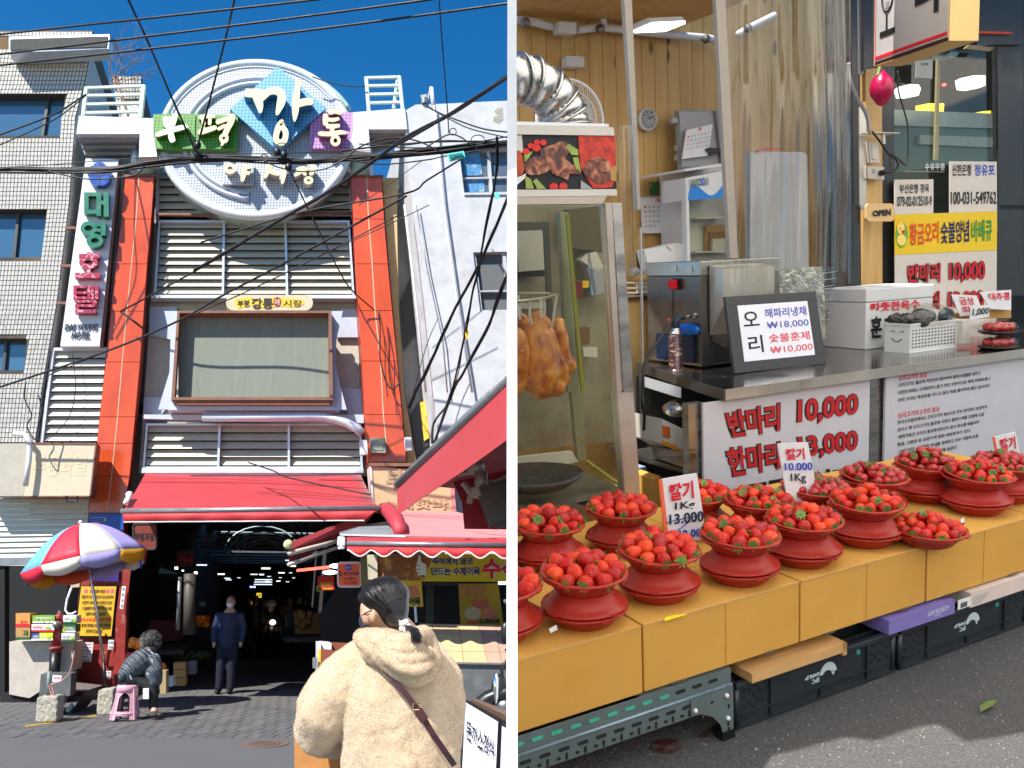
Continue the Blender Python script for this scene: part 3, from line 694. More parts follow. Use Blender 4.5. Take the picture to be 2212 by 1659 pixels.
# block behind, with its stair tower, and the bare tree
bb=thing('rear_tiled_block','smaller white tiled block standing behind the left railing','building',at(270,300,y=22))
q=cs(L1,(790,518),(1050,518),(1050,890),(850,890));slab('wall',q,21,4,GROUT,bb)
b=Mb()
for i in range(11):
 for j in range(9):
  s=sub(q,j/9+.012,(j+1)/9-.012,i/11+.01,(i+1)/11-.01)
  if i<6 or j<2 or j>7:b.prism([at(*p,y=20.98)for p in s],(0,.02,0))
b.go('wall_tiles',TILEW,bb,kind='stuff')
slab('lower_panel',cs(L1,(860,745),(1030,745),(1045,890),(890,890)),20.97,.02,mat('panel_grey',(.55,.55,.52,1)),bb)
tr=thing('bare_tree','bare leafless tree reaching over the roof of the tiled building','tree',at(*L1(740,700),y=20))
b=Mb();BARK=mat('bark_grey',(.20,.15,.12,1),rough=.9)
def twig(b,p,d,L,r,n):
 q=p+d*L;b.tube([p,p+d*L*.5+V((rnd.uniform(-.05,.05),)*3)*L,q],[r,r*.8,r*.6],4)
 if n:
  for _ in range(3):twig(b,p.lerp(q,rnd.uniform(.4,1)),(d+V((rnd.uniform(-.7,.8),rnd.uniform(-.5,.5),rnd.uniform(-.4,.5)))).normalized(),L*rnd.uniform(.5,.75),r*.6,n-1)
p0=at(*L1(735,700),y=20)
b0=Mb().tube([p0-V((.2,0,9)),p0],[.12,.06],8).go('trunk',BARK,tr,smooth=True)
for dx in(-.05,.15,.35,.55):twig(b,p0,V((dx,.1,1)).normalized(),1.0,.016,4)
b.go('crown',BARK,tr)
rp=Mb().bar(at(*L1(825,515),y=19),at(*L1(825,640),y=19),.05).bar(at(*L1(828,520),y=19),at(*L1(935,870),y=19),.05)
rp.go('scaffold_bar',RUST,None,label='rusty leaning scaffold bars behind the left railing',cat='scaffold')
def railing(label,posts,rails,ret=()):
 r=thing('railing',label,'railing',posts[0][1])
 for a,c in posts:Mb().bar(a,c,.07).go('post',RAILM,r)
 for a,c in rails:Mb().bar(a,c,.05).go('rail',RAILM,r)
RAILM=mat('pale_rail_paint',(.55,.64,.58,1),rough=.4,var=.1)
k1=lambda x,y,Y=15.5:at(*L1(x,y),y=Y)
k2=lambda x,y,Y=15.5:at(*L2(x,y),y=Y)
railing('pale green roof railing on the left shoulder of the gate',[(k1(568,622),k1(540,870)),(k1(1075,602),k1(1045,890))],[(k1(565,625),k1(1078,606)),(k1(556,693),k1(1062,684)),(k1(550,770),k1(1052,757)),(k1(545,846),k1(1047,832))])
railing('pale roof railing on the right shoulder of the gate',[(k2(962,532),k2(986,838)),(k2(1255,525),k2(1284,812)),(k2(1240,560,17),k2(1205,810,17))],
[(k2(958,536),k2(1262,527)),(k2(972,607),k2(1260,602)),(k2(978,682),k2(1268,676)),(k2(985,758),k2(1275,750)),(k2(1258,530),k2(1242,565,17)),(k2(1262,605),k2(1235,630,17)),(k2(1268,680),k2(1225,690,17)),(k2(1272,752),k2(1215,755,17))])
# white stucco building on the right
wb=thing('stucco_building','white rough stucco building with dark windows behind the cables at the right','building',at(1000,1500,z=0))
WY=15.5
We=[(876,240),(880,340),(893,443),(917.6,662),(936,848),(947,933),(958,1090)]
def wx(v):
 for(x0,v0),(x1,v1)in zip(We,We[1:]):
  if v<=v1:return x0+(x1-x0)*(v-v0)/(v1-v0)
 return 958
W1=[(991,320),(1112,318),(1112,416),(1003,418)];W2=[(1022,545),(1112,543),(1112,671),(1037,672)]
def wp(pts):slab('wall',pts,WY,5,STUCCO,wb)
wp([(880,236),(898,226),(947,224.6),(1060,219),(1112,217),(1112,318),(991,320),(877,320),(876,240)])
wp([(877,320),(991,320),(1003,418),(888,418)])
wp([(888,418),(1112,418),(1112,543),(1022,545),(wx(545),545)])
wp([(wx(545),545),(1022,545),(1037,672),(wx(672),672)])
wp([(wx(672),672),(1112,672),(1112,1250),(965,1250),(958,1090),(947,933),(936,848)])
FRG=mat('grey_window_frame',(.5,.52,.54,1),rough=.4)
POST=mat('poster_blue',C(70,140,190),rough=.4,var=.5,scale=14,stain=(.6,.5,.3,1),stain_scale=12,stain_amt=.9)
w=slab('window',W1,WY+.2,.05,mat('window_glass_grey',(.10,.13,.16,1),rough=.08,coat=.6),wb)
slab('poster',cs(L2,(1815,1180),(1970,1175),(1990,1395),(1835,1400)),WY+.18,.01,POST,w)
slab('poster',cs(L2,(1845,1425),(2000,1425),(2015,1540),(1860,1545)),WY+.18,.01,POST,w)
slab('mullion',cs(L2,(2030,1160),(2055,1160),(2085,1560),(2060,1560)),WY+.12,.08,FRG,w)
slab('mullion',cs(L2,(1800,1415),(2280,1405),(2280,1418),(1805,1428)),WY+.125,.07,FRG,w)
slab('frame',[(1003,416),(1112,414),(1112,420),(1003,421)],WY-.03,.1,FRG,w)
w=slab('window',W2,WY+.14,.05,mat('insect_screen',(.11,.12,.125,1),rough=.6),wb)
for q in([(1022,545),(1027,545),(1042,672),(1037,672)],[(1022,541),(1112,539),(1112,545),(1022,546)],cs(L4,(1950,757),(2280,752),(2280,764),(1952,769)),[(1037,670),(1112,669),(1112,673),(1037,675)],cs(L4,(2165,420),(2200,420),(2210,640),(2195,640))):
 slab('frame',q,WY+.05,.08,FRG,w)
 # shaded return wall of the white building
A=[(876,240)]+[(wx(v),v)for v in(340,443,662,848,933,1090)]
for(a,b_)in zip(We,We[1:]):pass
slab('side_window',cs(L4,(1262,860),(1350,640),(1410,1100),(1300,1290)),16.6,.05,WINF,wb)
slab('side_window',cs(L6,(1350,190),(1440,60),(1530,560),(1420,640)),16.4,.05,WINF,wb)
slab('window_decal',cs(L6,(1440,90),(1490,70),(1520,400),(1475,430)),16.36,.02,mat('decal',C(240,200,60),rough=.5,stain=C(220,30,30),stain_scale=4,stain_amt=1,stain_lo=.5),wb)
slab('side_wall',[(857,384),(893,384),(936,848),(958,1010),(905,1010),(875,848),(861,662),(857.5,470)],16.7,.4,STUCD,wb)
b=Mb()
for x0,y0,x1,y1 in((1600,785,1700,1900),(1640,780,1960,2900)):pass
tube('wall_conduit',[at(*L2(1560,780),y=15.4),at(*L2(1640,1600),y=15.4),at(*L4(1760,800),y=15.4),at(*L4(1900,1659),y=15.4)],.022,WHT,wb)
tube('wall_conduit',[at(*L4(1300,0),y=15.4),at(*L4(1420,1000),y=15.4),at(*L4(1490,1659),y=15.4)],.02,WHT,wb)
tube('wall_conduit',[at(*L4(1405,0),y=15.4),at(*L4(1500,560),y=15.4),at(*L4(1640,1200),y=15.4),at(*L4(1680,1659),y=15.4)],.012,STEEL,wb)
cctv=thing('roof_camera_mast','small white mast with camera on the roof of the stucco building','mast',k2(1555,780))
Mb().tube([k2(1538,620),k2(1560,810)],.04,8).go('mast',WHT,cctv,smooth=True)
Mb().bar(k2(1530,640),k2(1495,760),.04).go('stay',STEEL,cctv)
Mb().tube([k2(1480,765),k2(1480,720)],.07,8).bar(k2(1445,705),k2(1500,697),.06).go('head',STEEL,cctv)
slab('peeled_patch',cs(L2,(2095,830),(2130,800),(2170,800),(2175,900),(2140,940),(2085,920),(2090,880),(2130,870)),WY-.004,.006,CONC,wb)
# meter boxes and small fittings on the right pillar
for q,Y,l in((cs(L6,(905,420),(970,420),(975,548),(912,548)),15.6,'white cable box left of the glazed meter box'),(cs(L6,(1306,395),(1358,395),(1370,510),(1318,512)),15.7,'white cable box on the right edge of the orange pillar')):
 slab('junction_box',q,Y,.15,WHT,None,label=l,cat='box')
mb_=thing('meter_box','glazed electricity meter box on the right orange pillar','meter',at(*L6(1070,535),y=15.7))
slab('case',cs(L6,(1002,402),(1132,402),(1135,535),(1000,532)),15.7,.18,mat('meter_case',(.28,.29,.24,1),rough=.3),mb_)
slab('glass_front',cs(L6,(1025,428),(1110,428),(1112,510),(1025,508)),15.69,.01,mat('meter_glass',(.35,.36,.26,1),rough=.1),mb_)
slab('sticker',cs(L6,(1070,403),(1120,403),(1122,450),(1072,450)),15.685,.01,flat('sticker',200,195,150),mb_)
# awnings
def cloth(name,top,bot,m,par,n=14,sag=.03,t=.012):
 """fabric sheet between two 3-D edges with slight sag, closed thickness"""
 b=Mb();N=8
 for i in range(n+1):
  for j in range(N+1):
   a=i/n;c_=j/N;p=top[0].lerp(top[1],a).lerp(bot[0].lerp(bot[1],a),c_)
   p=p-V((0,0,sag*math.sin(math.pi*c_)*(1+.3*math.sin(a*9))))
   b.v.append(p)
 for i in range(n):
  for j in range(N):k=i*(N+1)+j;b.f.append((k,k+1,k+N+2,k+N+1))
 o=b.go(name,m,par,smooth=True);s=o.modifiers.new('thick','SOLIDIFY');s.thickness=t;return o
def valance(name,line_top,line_bot,m,par,scallop=0,waves=7,ripple=.02):
 """hanging strip; scallop depth in metres"""
 b=Mb();n=90
 for i in range(n+1):
  a=i/n;p=line_top[0].lerp(line_top[1],a);q=line_bot[0].lerp(line_bot[1],a)
  up=(p-q).normalized();q=q+up*scallop*(abs(math.sin(math.pi*waves*a))**1.6*-1+1)*1.0
  off=V((0,-1,0))*ripple*math.sin(a*37)*.6
  b.v+=[p,p.lerp(q,.5)+off*.5,q+off]
 for i in range(n):
  for j in range(2):k=i*3+j;b.f.append((k,k+1,k+4,k+3))
 o=b.go(name,m,par,smooth=True);s=o.modifiers.new('thick','SOLIDIFY');s.thickness=.01
 bb_=Mb();bb_.tube([b.v[i*3+2]for i in range(n+1)],.012,5).go('hem',AWNH,par)
 return o
aw=thing('main_awning','long red fabric awning over the mouth of the market arcade','awning',at(550,1100,y=14.5))
AY=14.0
t0,t1=at(313.5,1022.4,y=16.05),at(778.5,1023.7,y=16.05);b0_,b1_=at(266,1103,y=AY),at(817.5,1096,y=AY)
cloth('canopy',(t0,t1),(b0_,b1_),AWN,aw)
Mb().tube([b0_+V((-.03,0,-.01)),b1_+V((.03,0,-.01))],.042,10).go('front_bar',STEEL,aw,smooth=True)
valance('valance',(b0_+V((0,-.02,-.04)),b1_+V((0,-.02,-.04))),(at(267.5,1128,y=AY-.02),at(787,1124.5,y=AY-.02)),AWN,aw,scallop=.0)
for u,v in((270,1088),):Mb().tube([at(*L5(955,900),y=14.6),at(*L5(915,975),y=14.1)],.045,8).ball(at(*L5(945,905),y=14.5),.06).go('winder',WHT,aw,smooth=True)
for a in(.12,.5,.88):Mb().bar(t0.lerp(t1,a)+V((0,-.1,-.25)),b0_.lerp(b1_,a)+V((0,.1,-.06)),.05,.06).go('arm',STEEL,aw)
# side fascia board and pink apron roof of the fish cake shop
fb=thing('fish_cake_fascia','peach coloured sign board with faded letters beside the right orange pillar','sign',at(890,1100,y=15.2))
slab('board',cs(L6,(1015,655),(1700,700),(1720,1060),(1035,1040)),15.1,.5,mat('peach_board',(.66,.40,.22,1),rough=.55,var=.06),fb)
slab('frame',cs(L6,(985,622),(1700,625),(1700,652),(1000,652)),15.05,.5,RUST,fb)
slab('side_trim',cs(L6,(990,655),(1013,655),(1033,1040),(1010,900)),15.08,.4,mat('trim_white2',(.6,.55,.5,1)),fb)
slab('end_cover',cs(L6,(1702,700),(1730,720),(1760,1050),(1722,1060)),15.08,.4,AWN2,fb)
FADE=mat('faded_letters',(.40,.27,.16,1),var=0,rough=.7)
text('lettering','부산',cs(L6,(1135,668),(1450,660),(1455,860),(1140,868)),15.09,FADE,fb,bold=.04)
text('lettering','수제핫바',cs(L6,(1085,945),(1690,930),(1690,1035),(1088,1030)),15.09,mat('faded_letters2',(.50,.33,.19,1),var=0,rough=.7),fb,bold=.03)
rf=thing('apron_roof','faded pink and grey sheet roof of the corner stall at the right','roof',at(930,1150,y=14))
def sheet(name,q,Ys,m,par,t=.03):
 pts=[at(*p,y=Y)for p,Y in zip(q,Ys)];n=(pts[1]-pts[0]).cross(pts[-1]-pts[0]).normalized()
 if n.z>0:n=-n
 return mk(name,*_pr(pts,n*t),m,par)
sheet('pink_sheet',cs(L6,(1150,1045),(1760,1055),(2290,1190),(2290,1292),(1318,1268)),(15,15,13.4,12.4,12.4),AWN2,rf)
sheet('grey_sheet',cs(L6,(955,1168),(1160,1140),(1230,1170),(1310,1262),(725,1252),(725,1236)),(14.6,14.8,14.3,12.38,12.38,12.5),mat('grey_sheet',(.22,.26,.28,1),rough=.5,var=.1),rf)
slab('flashing',cs(L6,(725,1250),(1312,1262),(1312,1282),(735,1266)),12.34,.03,WHITE,rf)
Mb().tube([at(*L6(1110,1030),y=14.6),at(*L6(1160,1045),y=14.0),at(*L6(1230,1130),y=13.2),at(*L6(1270,1240),y=12.5)],[.10,.12,.12,.10],10).go('rolled_cloth',mat('wrapped_pink',(.42,.03,.05,1),rough=.6,bump=1,bscale=14),rf,smooth=True)
cf=thing('corner_awning','red scalloped awning with grey bar over the fish cake stall','awning',at(950,1180,y=12.4))
c0,c1=at(*L6(790,1280),y=12.3),at(*L6(2290,1296),y=12.3);m0,m1=at(*L6(792,1335),y=12.15),at(*L6(2290,1355),y=12.15)
cloth('canopy',(c0,c1),(m0,m1),AWN,cf,sag=.0)
Mb().tube([m0,m1],.035,8).go('front_bar',STEEL,cf,smooth=True)
valance('valance',(m0+V((0,-.01,-.03)),m1+V((0,-.01,-.03))),(at(*L6(800,1448),y=12.1),at(*L6(2290,1472),y=12.1)),AWN,cf,scallop=.09,waves=7)
Mb().box(*sum(([a-.05,a+.05]for a in at(*L6(745,1320),y=12.2)),[])).tube([at(*L6(742,1275),y=12.2),at(*L6(745,1385),y=12.2)],.05,8).go('winder',WHT,cf)
# small awning inside the mouth, seen from its end
sa=thing('inner_awning','small red folding awning seen end-on inside the arcade mouth','awning',at(*L6(560,1300),y=14.5))
P_=[at(*L6(262,1345),y=12.6),at(*L6(1060,1032),y=15.2),at(*L6(745,1240),y=15.2),at(*L6(275,1420),y=12.6)]
mk('canopy',*_pr([at(*L6(262,1345),y=12.8),at(*L6(1060,1034),y=15.4),at(*L6(960,1160),y=15.0),at(*L6(275,1395),y=12.75)],(0,.03,.02)),AWN,sa)
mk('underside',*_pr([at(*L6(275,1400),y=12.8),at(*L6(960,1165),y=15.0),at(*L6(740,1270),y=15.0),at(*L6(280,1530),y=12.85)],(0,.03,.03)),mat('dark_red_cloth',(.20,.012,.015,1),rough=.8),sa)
Mb().tube([at(*L6(280,1425),y=12.7),at(*L6(600,1345),y=13.6),at(*L6(745,1300),y=14.3)],.035,6).tube([at(*L6(275,1525),y=12.7),at(*L6(560,1420),y=13.5),at(*L6(740,1360),y=14.3)],.03,6).go('arm',mat('arm_cream',(.55,.48,.40,1),rough=.4),sa,smooth=True)
Mb().ball(at(*L6(272,1345),y=12.7),.07).go('end_cap',flat('cap_yellow',225,215,160),sa)
# near awning crossing the upper right
na=thing('near_awning','large red awning with grey front bar jutting in from the right edge','awning',at(1000,1050,y=7))
def npt(u,v,s):return at(u,v,y=9.2-3.4*s)
A0,A1=at(859,1046,y=9.0),at(1107,809,y=6.4)
V0,V1=at(864,1111,y=9.0),at(1107,944,y=6.4)
Mb().tube([A0,A1],.042,12).go('front_bar',STEEL,na,smooth=True)
mk('canopy',*_pr([A0+V((0,.05,.04)),A1+V((0,.05,.04)),A1+V((-.02,1.7,.12)),A0+V((1.1,1.7,.12))],(0,0,-.02)),AWN,na)
b=Mb();n=40
for i in range(n+1):
 a=i/n;p=A0.lerp(A1,a);q=V0.lerp(V1,a)
 off=V((-.7,-.7,0))*(.01*math.sin(a*7)+.03*max(0,.08-a)*10);b.v+=[p,p.lerp(q,.5)+off*.4,q+off]
for i in range(n):
 for j in range(2):k=i*3+j;b.f.append((k,k+1,k+4,k+3))
o=b.go('valance',AWN,na);s=o.modifiers.new('t','SOLIDIFY');s.thickness=.008
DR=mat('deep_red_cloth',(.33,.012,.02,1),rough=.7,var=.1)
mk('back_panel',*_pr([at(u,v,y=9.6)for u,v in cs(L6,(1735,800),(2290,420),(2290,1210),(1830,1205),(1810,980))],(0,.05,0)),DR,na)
AR=mat('awning_arm',(.46,.37,.30,1),rough=.4,metal=.2)
ka=lambda x,y,Y=8.6:at(*L6(x,y),y=Y)
Mb().tube([ka(1770,720),ka(1900,700),ka(1980,720)],.03,8).tube([ka(1975,700),ka(1980,860)],.065,10).tube([ka(1925,610),ka(1930,700)],.09,10).go('arm',AR,na,smooth=True)
Mb().tube([ka(1815,800),ka(1850,840),ka(1890,900),ka(1875,980)],.03,8).bar(ka(1890,890),ka(2090,885),.09,.1).tube([ka(2030,785),ka(2045,860)],.06,8).bar(ka(2110,850),ka(2280,760),.12,.14).bar(ka(1985,880),ka(2100,1080),.10,.12).go('arm',AR,na)
Mb().bar(ka(1985,930),ka(2290,830),.2,.18).bar(ka(2000,1060),ka(2290,960),.16,.3).bar(ka(2090,1160),ka(2290,1100),.1,.12).go('cassette',mat('cassette_dark',(.10,.08,.07,1),rough=.5,metal=.3),na)
# ================================================================== inside of the arcade
DN=DD.normalized();SIDE=V((DN.y,-DN.x,0))  # along the arcade, and across it to the right
mouth=at(500,1400,y=16.6);mouth.z=0
def AL(s,d,z):return mouth+SIDE*s+DN*d+V((0,0,z))
hall=thing('arcade_hall','dark covered market hall running back behind the gate','arcade',mouth)
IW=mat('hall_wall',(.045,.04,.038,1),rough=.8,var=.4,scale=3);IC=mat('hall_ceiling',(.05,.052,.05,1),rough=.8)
def obx(name,s0,s1,d0,d1,z0,z1,m,par=None,**kw):
 pts=[AL(s0,d0,z0),AL(s1,d0,z0),AL(s1,d0,z1),AL(s0,d0,z1)]
 return mk(name,*_pr(pts,DN*(d1-d0)),m,par,**kw)
sL,sR=-2.15,2.3
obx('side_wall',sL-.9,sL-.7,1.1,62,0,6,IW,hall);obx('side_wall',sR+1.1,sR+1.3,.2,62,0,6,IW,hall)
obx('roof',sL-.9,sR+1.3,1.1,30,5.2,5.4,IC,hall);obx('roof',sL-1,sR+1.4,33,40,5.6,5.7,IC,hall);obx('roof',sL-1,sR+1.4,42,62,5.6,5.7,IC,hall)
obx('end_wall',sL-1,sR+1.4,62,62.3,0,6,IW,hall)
for d in(20,24,28,32,36,40,44,48):
 pts=[AL(.1+1.9*math.cos(math.pi*i/12),d,4.0+1.35*math.sin(math.pi*i/12))for i in range(13)]
 Mb().tube(pts,.045,6).go('roof_hoop',mat('hoop_green',(.5,.56,.48,1),rough=.4),hall)
 obx('tie_beam',sL-.6,sR+1,d,d+.08,3.95,4.05,STEEL,hall)
LAMPM=mat('lit_lamp',(1,1,1,1),emit=(1,.97,.9,1),es=1.8,var=0);LAMPC=mat('lit_lamp_cool',(1,1,1,1),emit=(.75,.9,1,1),es=.9,var=0)
REDL=mat('red_neon',(1,.1,.08,1),emit=(1,.06,.04,1),es=4,var=0)
lab=['small lit lamp hanging deep inside the arcade, left aisle','small lit lamp hanging deep inside the arcade, right aisle']
for i in range(18):
 d=14+i*2.4+rnd.uniform(-.8,.8);s=rnd.choice((-1,1))*rnd.uniform(1.2,2.0)if i%4 else rnd.uniform(-.6,.6)
 z=rnd.uniform(2.5,3.2);c=AL(s,d,z);w=rnd.uniform(.06,.18)
 t=thing('hanging_lamp',lab[s>0],'lamp',c,group='lit lamps deep in the arcade')
 obx('tube',s-w,s+w,d,d+.05,z-.04,z,LAMPC if i%3 else LAMPM,t);obx('reflector',s-w-.03,s+w+.03,d-.05,d+.1,z,z+.05,WHT,t)
for i in range(3):
 c=AL(.15,52+i*1.5,3.0+i*.12);obx('glow_strip',-.5,.8,52+i*1.5,52.1+i*1.5,2.55+i*.2,2.62+i*.2,LAMPC,hall)  # glowing strips stand in for the far bright slots of the arcade
 # shop signs hanging over the aisle
def hang_sign(label,q,Y,m,words,wm,round_=4,rimm=None):
 t=thing('hanging_sign',label,'sign',at(*q[2],y=Y))
 x0,y0=q[0];x1,y1=q[2]
 slab('board',rrect(min(x0,q[3][0]),y0,max(x1,q[1][0]),y1,round_),Y,.12,m,t)
 if rimm:
  r_=rrect(x0-.8,y0-.8,x1+.8,y1+.8,round_+.5);Mb().tube([at(*p,y=Y)for p in r_+r_[:1]],.02,6).go('rim',rimm,t)
 for s_,k in words:text('lettering',s_,k,Y-.006,wm if not isinstance(wm,dict)else wm[s_],t,bold=.02)
 return t
SIGNO=flat('sign_orange',225,100,35,1.2,rough=.4)
ts=hang_sign('orange rounded shop sign numbered A-10 with navy Korean lettering',[L8(718,5),L8(905,5),L8(912,210),L8(722,210)],15.3,SIGNO,
[('즉석',rect(*L8(722,75),*L8(748,135))),('부산어묵',rect(*L8(760,80),*L8(895,118))),('수석핫바',rect(*L8(762,130),*L8(865,158))),('242-3080',rect(*L8(765,165),*L8(880,190)))],
{'즉석':NAVY,'부산어묵':NAVY,'수석핫바':NAVY,'242-3080':INKR},6,WHT)
slab('badge',ell(7.5,6.6,*L8(803,45),n=20),15.28,.02,INKBL,ts);text('lettering','A-10',cs(L8,(783,35),(826,35),(826,55),(783,55)),15.27,WHT,ts,bold=.03)
ts=hang_sign('red hanging shop sign with yellow Korean lettering inside the arcade',[L8(535,120),L8(665,120),L8(680,250),L8(565,250)],17.5,flat('sign_red',190,30,25,1.2),
[('분식국도바',rect(*L8(560,175),*L8(662,212))),('246-6893',rect(*L8(580,225),*L8(662,243)))],flat('sign_yellow',240,210,60,1.5))
hang_sign('small yellow sign box beside the red hanging sign',[L8(522,200),L8(568,200),L8(568,260),L8(522,260)],17,flat('sign_olive',150,140,30,1),[('식당',rect(*L8(530,225),*L8(562,245)))],INKB)
hang_sign('dark red market sign with blue badge hanging behind the umbrella',[L5(985,1165),L5(1190,1165),L5(1180,1385),L5(995,1385)],15.0,flat('sign_maroon',120,40,20,1),[('부평과일',rect(*L5(990,1240),*L5(1160,1310)))],INKB,6,IW)
hang_sign('second dark sign deeper in the arcade on the left aisle',[L5(1365,1400),L5(1520,1400),L5(1520,1540),L5(1365,1540)],19,flat('sign_maroon2',80,25,20,1),[('야채',rect(*L5(1390,1460),*L5(1500,1500)))],INKR,4)
hang_sign('small lit yellow sign far along the arcade',[(L7(2070,0)[0],L7(0,270)[1]),L7(2115,270),L7(2115,312),L7(2070,312)],30,mat('lit_yellow',(1,.8,.1,1),emit=(1,.7,.05,1),es=.6),[('국밥',rect(*L7(2075,278),*L7(2110,304)))],INKB,1)
hang_sign('small lit orange sign far along the arcade',[L7(1992,340),L7(2030,340),L7(2030,415),L7(1992,415)],28,mat('lit_orange',(1,.5,.1,1),emit=(1,.35,.05,1),es=.4),[('나',rect(*L7(2000,350),*L7(2024,405)))],INKB,1)
hang_sign('green framed shop sign far along the arcade',[L7(1560,345),L7(1625,345),L7(1625,392),L7(1560,392)],22,flat('sign_green',30,110,60,1.2),[('떡반',rect(*L7(1568,352),*L7(1618,385)))],WHT,1)
hang_sign('small blue lit sign far along the arcade',[L7(2000,205),L7(2070,205),L7(2068,245),L7(2005,245)],30,flat('sign_bluedark',20,30,90),[('삼성',rect(*L7(2010,208),*L7(2062,224)))],mat('blue_neon',(.2,.3,1,1),emit=(.3,.3,1,1),es=5,var=0),1)
Mb().bar(at(*L6(355,1575),y=15.5),at(*L6(630,1545),y=14.8),.04).go('neon_tube',REDL,None,label='red neon tube glowing under the inner awning',cat='lamp')
Mb().bar(at(*L8(742,275),y=17),at(*L8(754,515),y=17),.035).go('neon_tube',REDL,None,label='upright red neon tube on the right side of the arcade',cat='lamp')
for(x,y,l)in((700,30,'flat white lamp between the neon tube and the orange sign'),(640,88,'flat white lamp just above the red hanging sign')):
 Mb().ball(at(*L8(x,y),y=15.5),.13,.13,.04).go('ceiling_lamp',LAMPM,None,label=l,cat='lamp',smooth=True)
for(x,y,w_,Y,l)in((1360,50,14,19,'bright square lamp above the fruit racks'),(1418,72,8,20,'small bright lamp right of the square lamp'),(1532,92,14,21,'warm lamp above the market aisle on the left')):
 slab('shop_lamp',rect(*L7(x-w_,y-w_*.8),*L7(x+w_,y+w_*.8)),Y,.05,LAMPM,None,label=l,cat='lamp')
gb_=[flat('goods_%d'%i,*c,1)for i,c in enumerate(((150,110,60),(120,40,35),(60,80,50),(140,130,110),(40,60,90)))]
for i in range(22):
 s_=(-1 if i%2 else 1)*rnd.uniform(1.35,1.9);d=3.5+i*.9;z0=.7 if s_<0 else.86;z0=z0 if d<8 else rnd.choice((0,.45,.8));w=rnd.uniform(.15,.35)
 t=thing('goods_box','dim box of goods stacked along the dark arcade aisle','box',AL(s_,d,z0),group='boxes of goods along the dark arcade aisle');obx('carton',s_-w,s_+w,d,d+.4,z0,z0+rnd.uniform(.15,.45),gb_[i%5],t)
 # left aisle: fruit stall
WOODD=flat('crate_wood',120,85,50,.8);CARD=flat('cardboard',190,145,85,.9,rough=.85)
def crate(name,x0,y0,x1,y1,Y,m,label,dep=.4,top=None,kat='crate',k=L7,**kw):
 t=slab(name,[k(x0,y0),k(x1,y0),k(x1,y1),k(x0,y1)],Y,dep,m,None,label=label,cat=kat,**kw);return t
crate('cardboard_box',1335,890,1440,945,14.9,CARD,'top cardboard box in the dark stack behind the seated woman')
crate('cardboard_box',1335,950,1440,1015,14.9,CARD,'middle cardboard box in the dark stack behind the seated woman')
crate('cardboard_box',1335,1020,1440,1092,14.9,CARD,'bottom cardboard box in the dark stack behind the seated woman')
crate('cardboard_box',1215,960,1270,1160,13.8,flat('card_tan',170,150,110),'tall tan carton right behind the seated woman')
crate('white_box',1268,1018,1330,1098,14.3,WHT,'small white box with a black mark beside the tan carton')
crate('white_box',1465,880,1530,990,15.2,flat('dim_white',120,120,120),'white lettered crate on the dark ground right of the cartons')
crate('white_box',1066,1118,1116,1208,12.9,WHT,'white tub on the ground between the stool and the leg')
ORF=flat('orange_fruit',240,120,20,1.3,rough=.4,rand=.2);REDF=flat('red_fruit',200,40,30,1.1,rough=.35,rand=.2);GRNV=flat('dark_greens',70,75,35,.5,rand=.3)
def heap(name,label,k,x0,y0,x1,y1,Y,m,r,n,cat):
 b=Mb()
 for i in range(n):
  x=rnd.uniform(x0,x1);y=rnd.uniform(y0,y1);c=at(*k(x,y),y=Y+rnd.uniform(0,.25));b.ball(c,r,seg=8)
 return b.go(name,m,None,smooth=True,label=label,cat=cat,kind='stuff')
heap('oranges','heap of oranges on the fruit stand behind the grey haired woman',L7,935,690,1070,760,14.2,ORF,.06,16,'fruit')
heap('persimmons','red and orange fruit heap below the oranges',L7,925,820,990,870,14.2,REDF,.05,16,'fruit')
heap('tomatoes','small heap of tomatoes behind the woman at the crate',L7,1215,905,1260,950,14.2,ORF,.04,12,'fruit')
heap('greens','dark heap of vegetables along the left aisle',L7,1340,790,1660,850,17.6,GRNV,.045,120,'vegetables')
heap('carrots','heap of orange roots on the left aisle table',L7,1540,490,1640,550,19,ORF,.07,16,'vegetables')
heap('goods','heap of packed goods on the right aisle counter',L8,340,450,460,560,19,flat('goods_tan',150,110,50,.9,rand=.3),.09,34,'goods')
obx('display_table',-1.9,-.9,1.0,8,.6,.68,IW,hall);obx('display_table',.95,2.2,2.0,9,.75,.85,IW,hall)
Mb().tube([at(*L7(1480,100),y=16.9),at(*L7(1475,640),y=16.9)],.11,10).go('column',mat('dim_column',(.07,.06,.05,1)),hall,smooth=True)
Mb().tube([at(*L7(1390,130),y=16.8),at(*L7(1375,600),y=16.8)],.04,8).go('column',STEEL,hall,smooth=True)
slab('hanging_plastic',cs(L7,(1215,40),(1390,100),(1200,100)),17,.02,flat('dim_teal',60,90,80),hall)
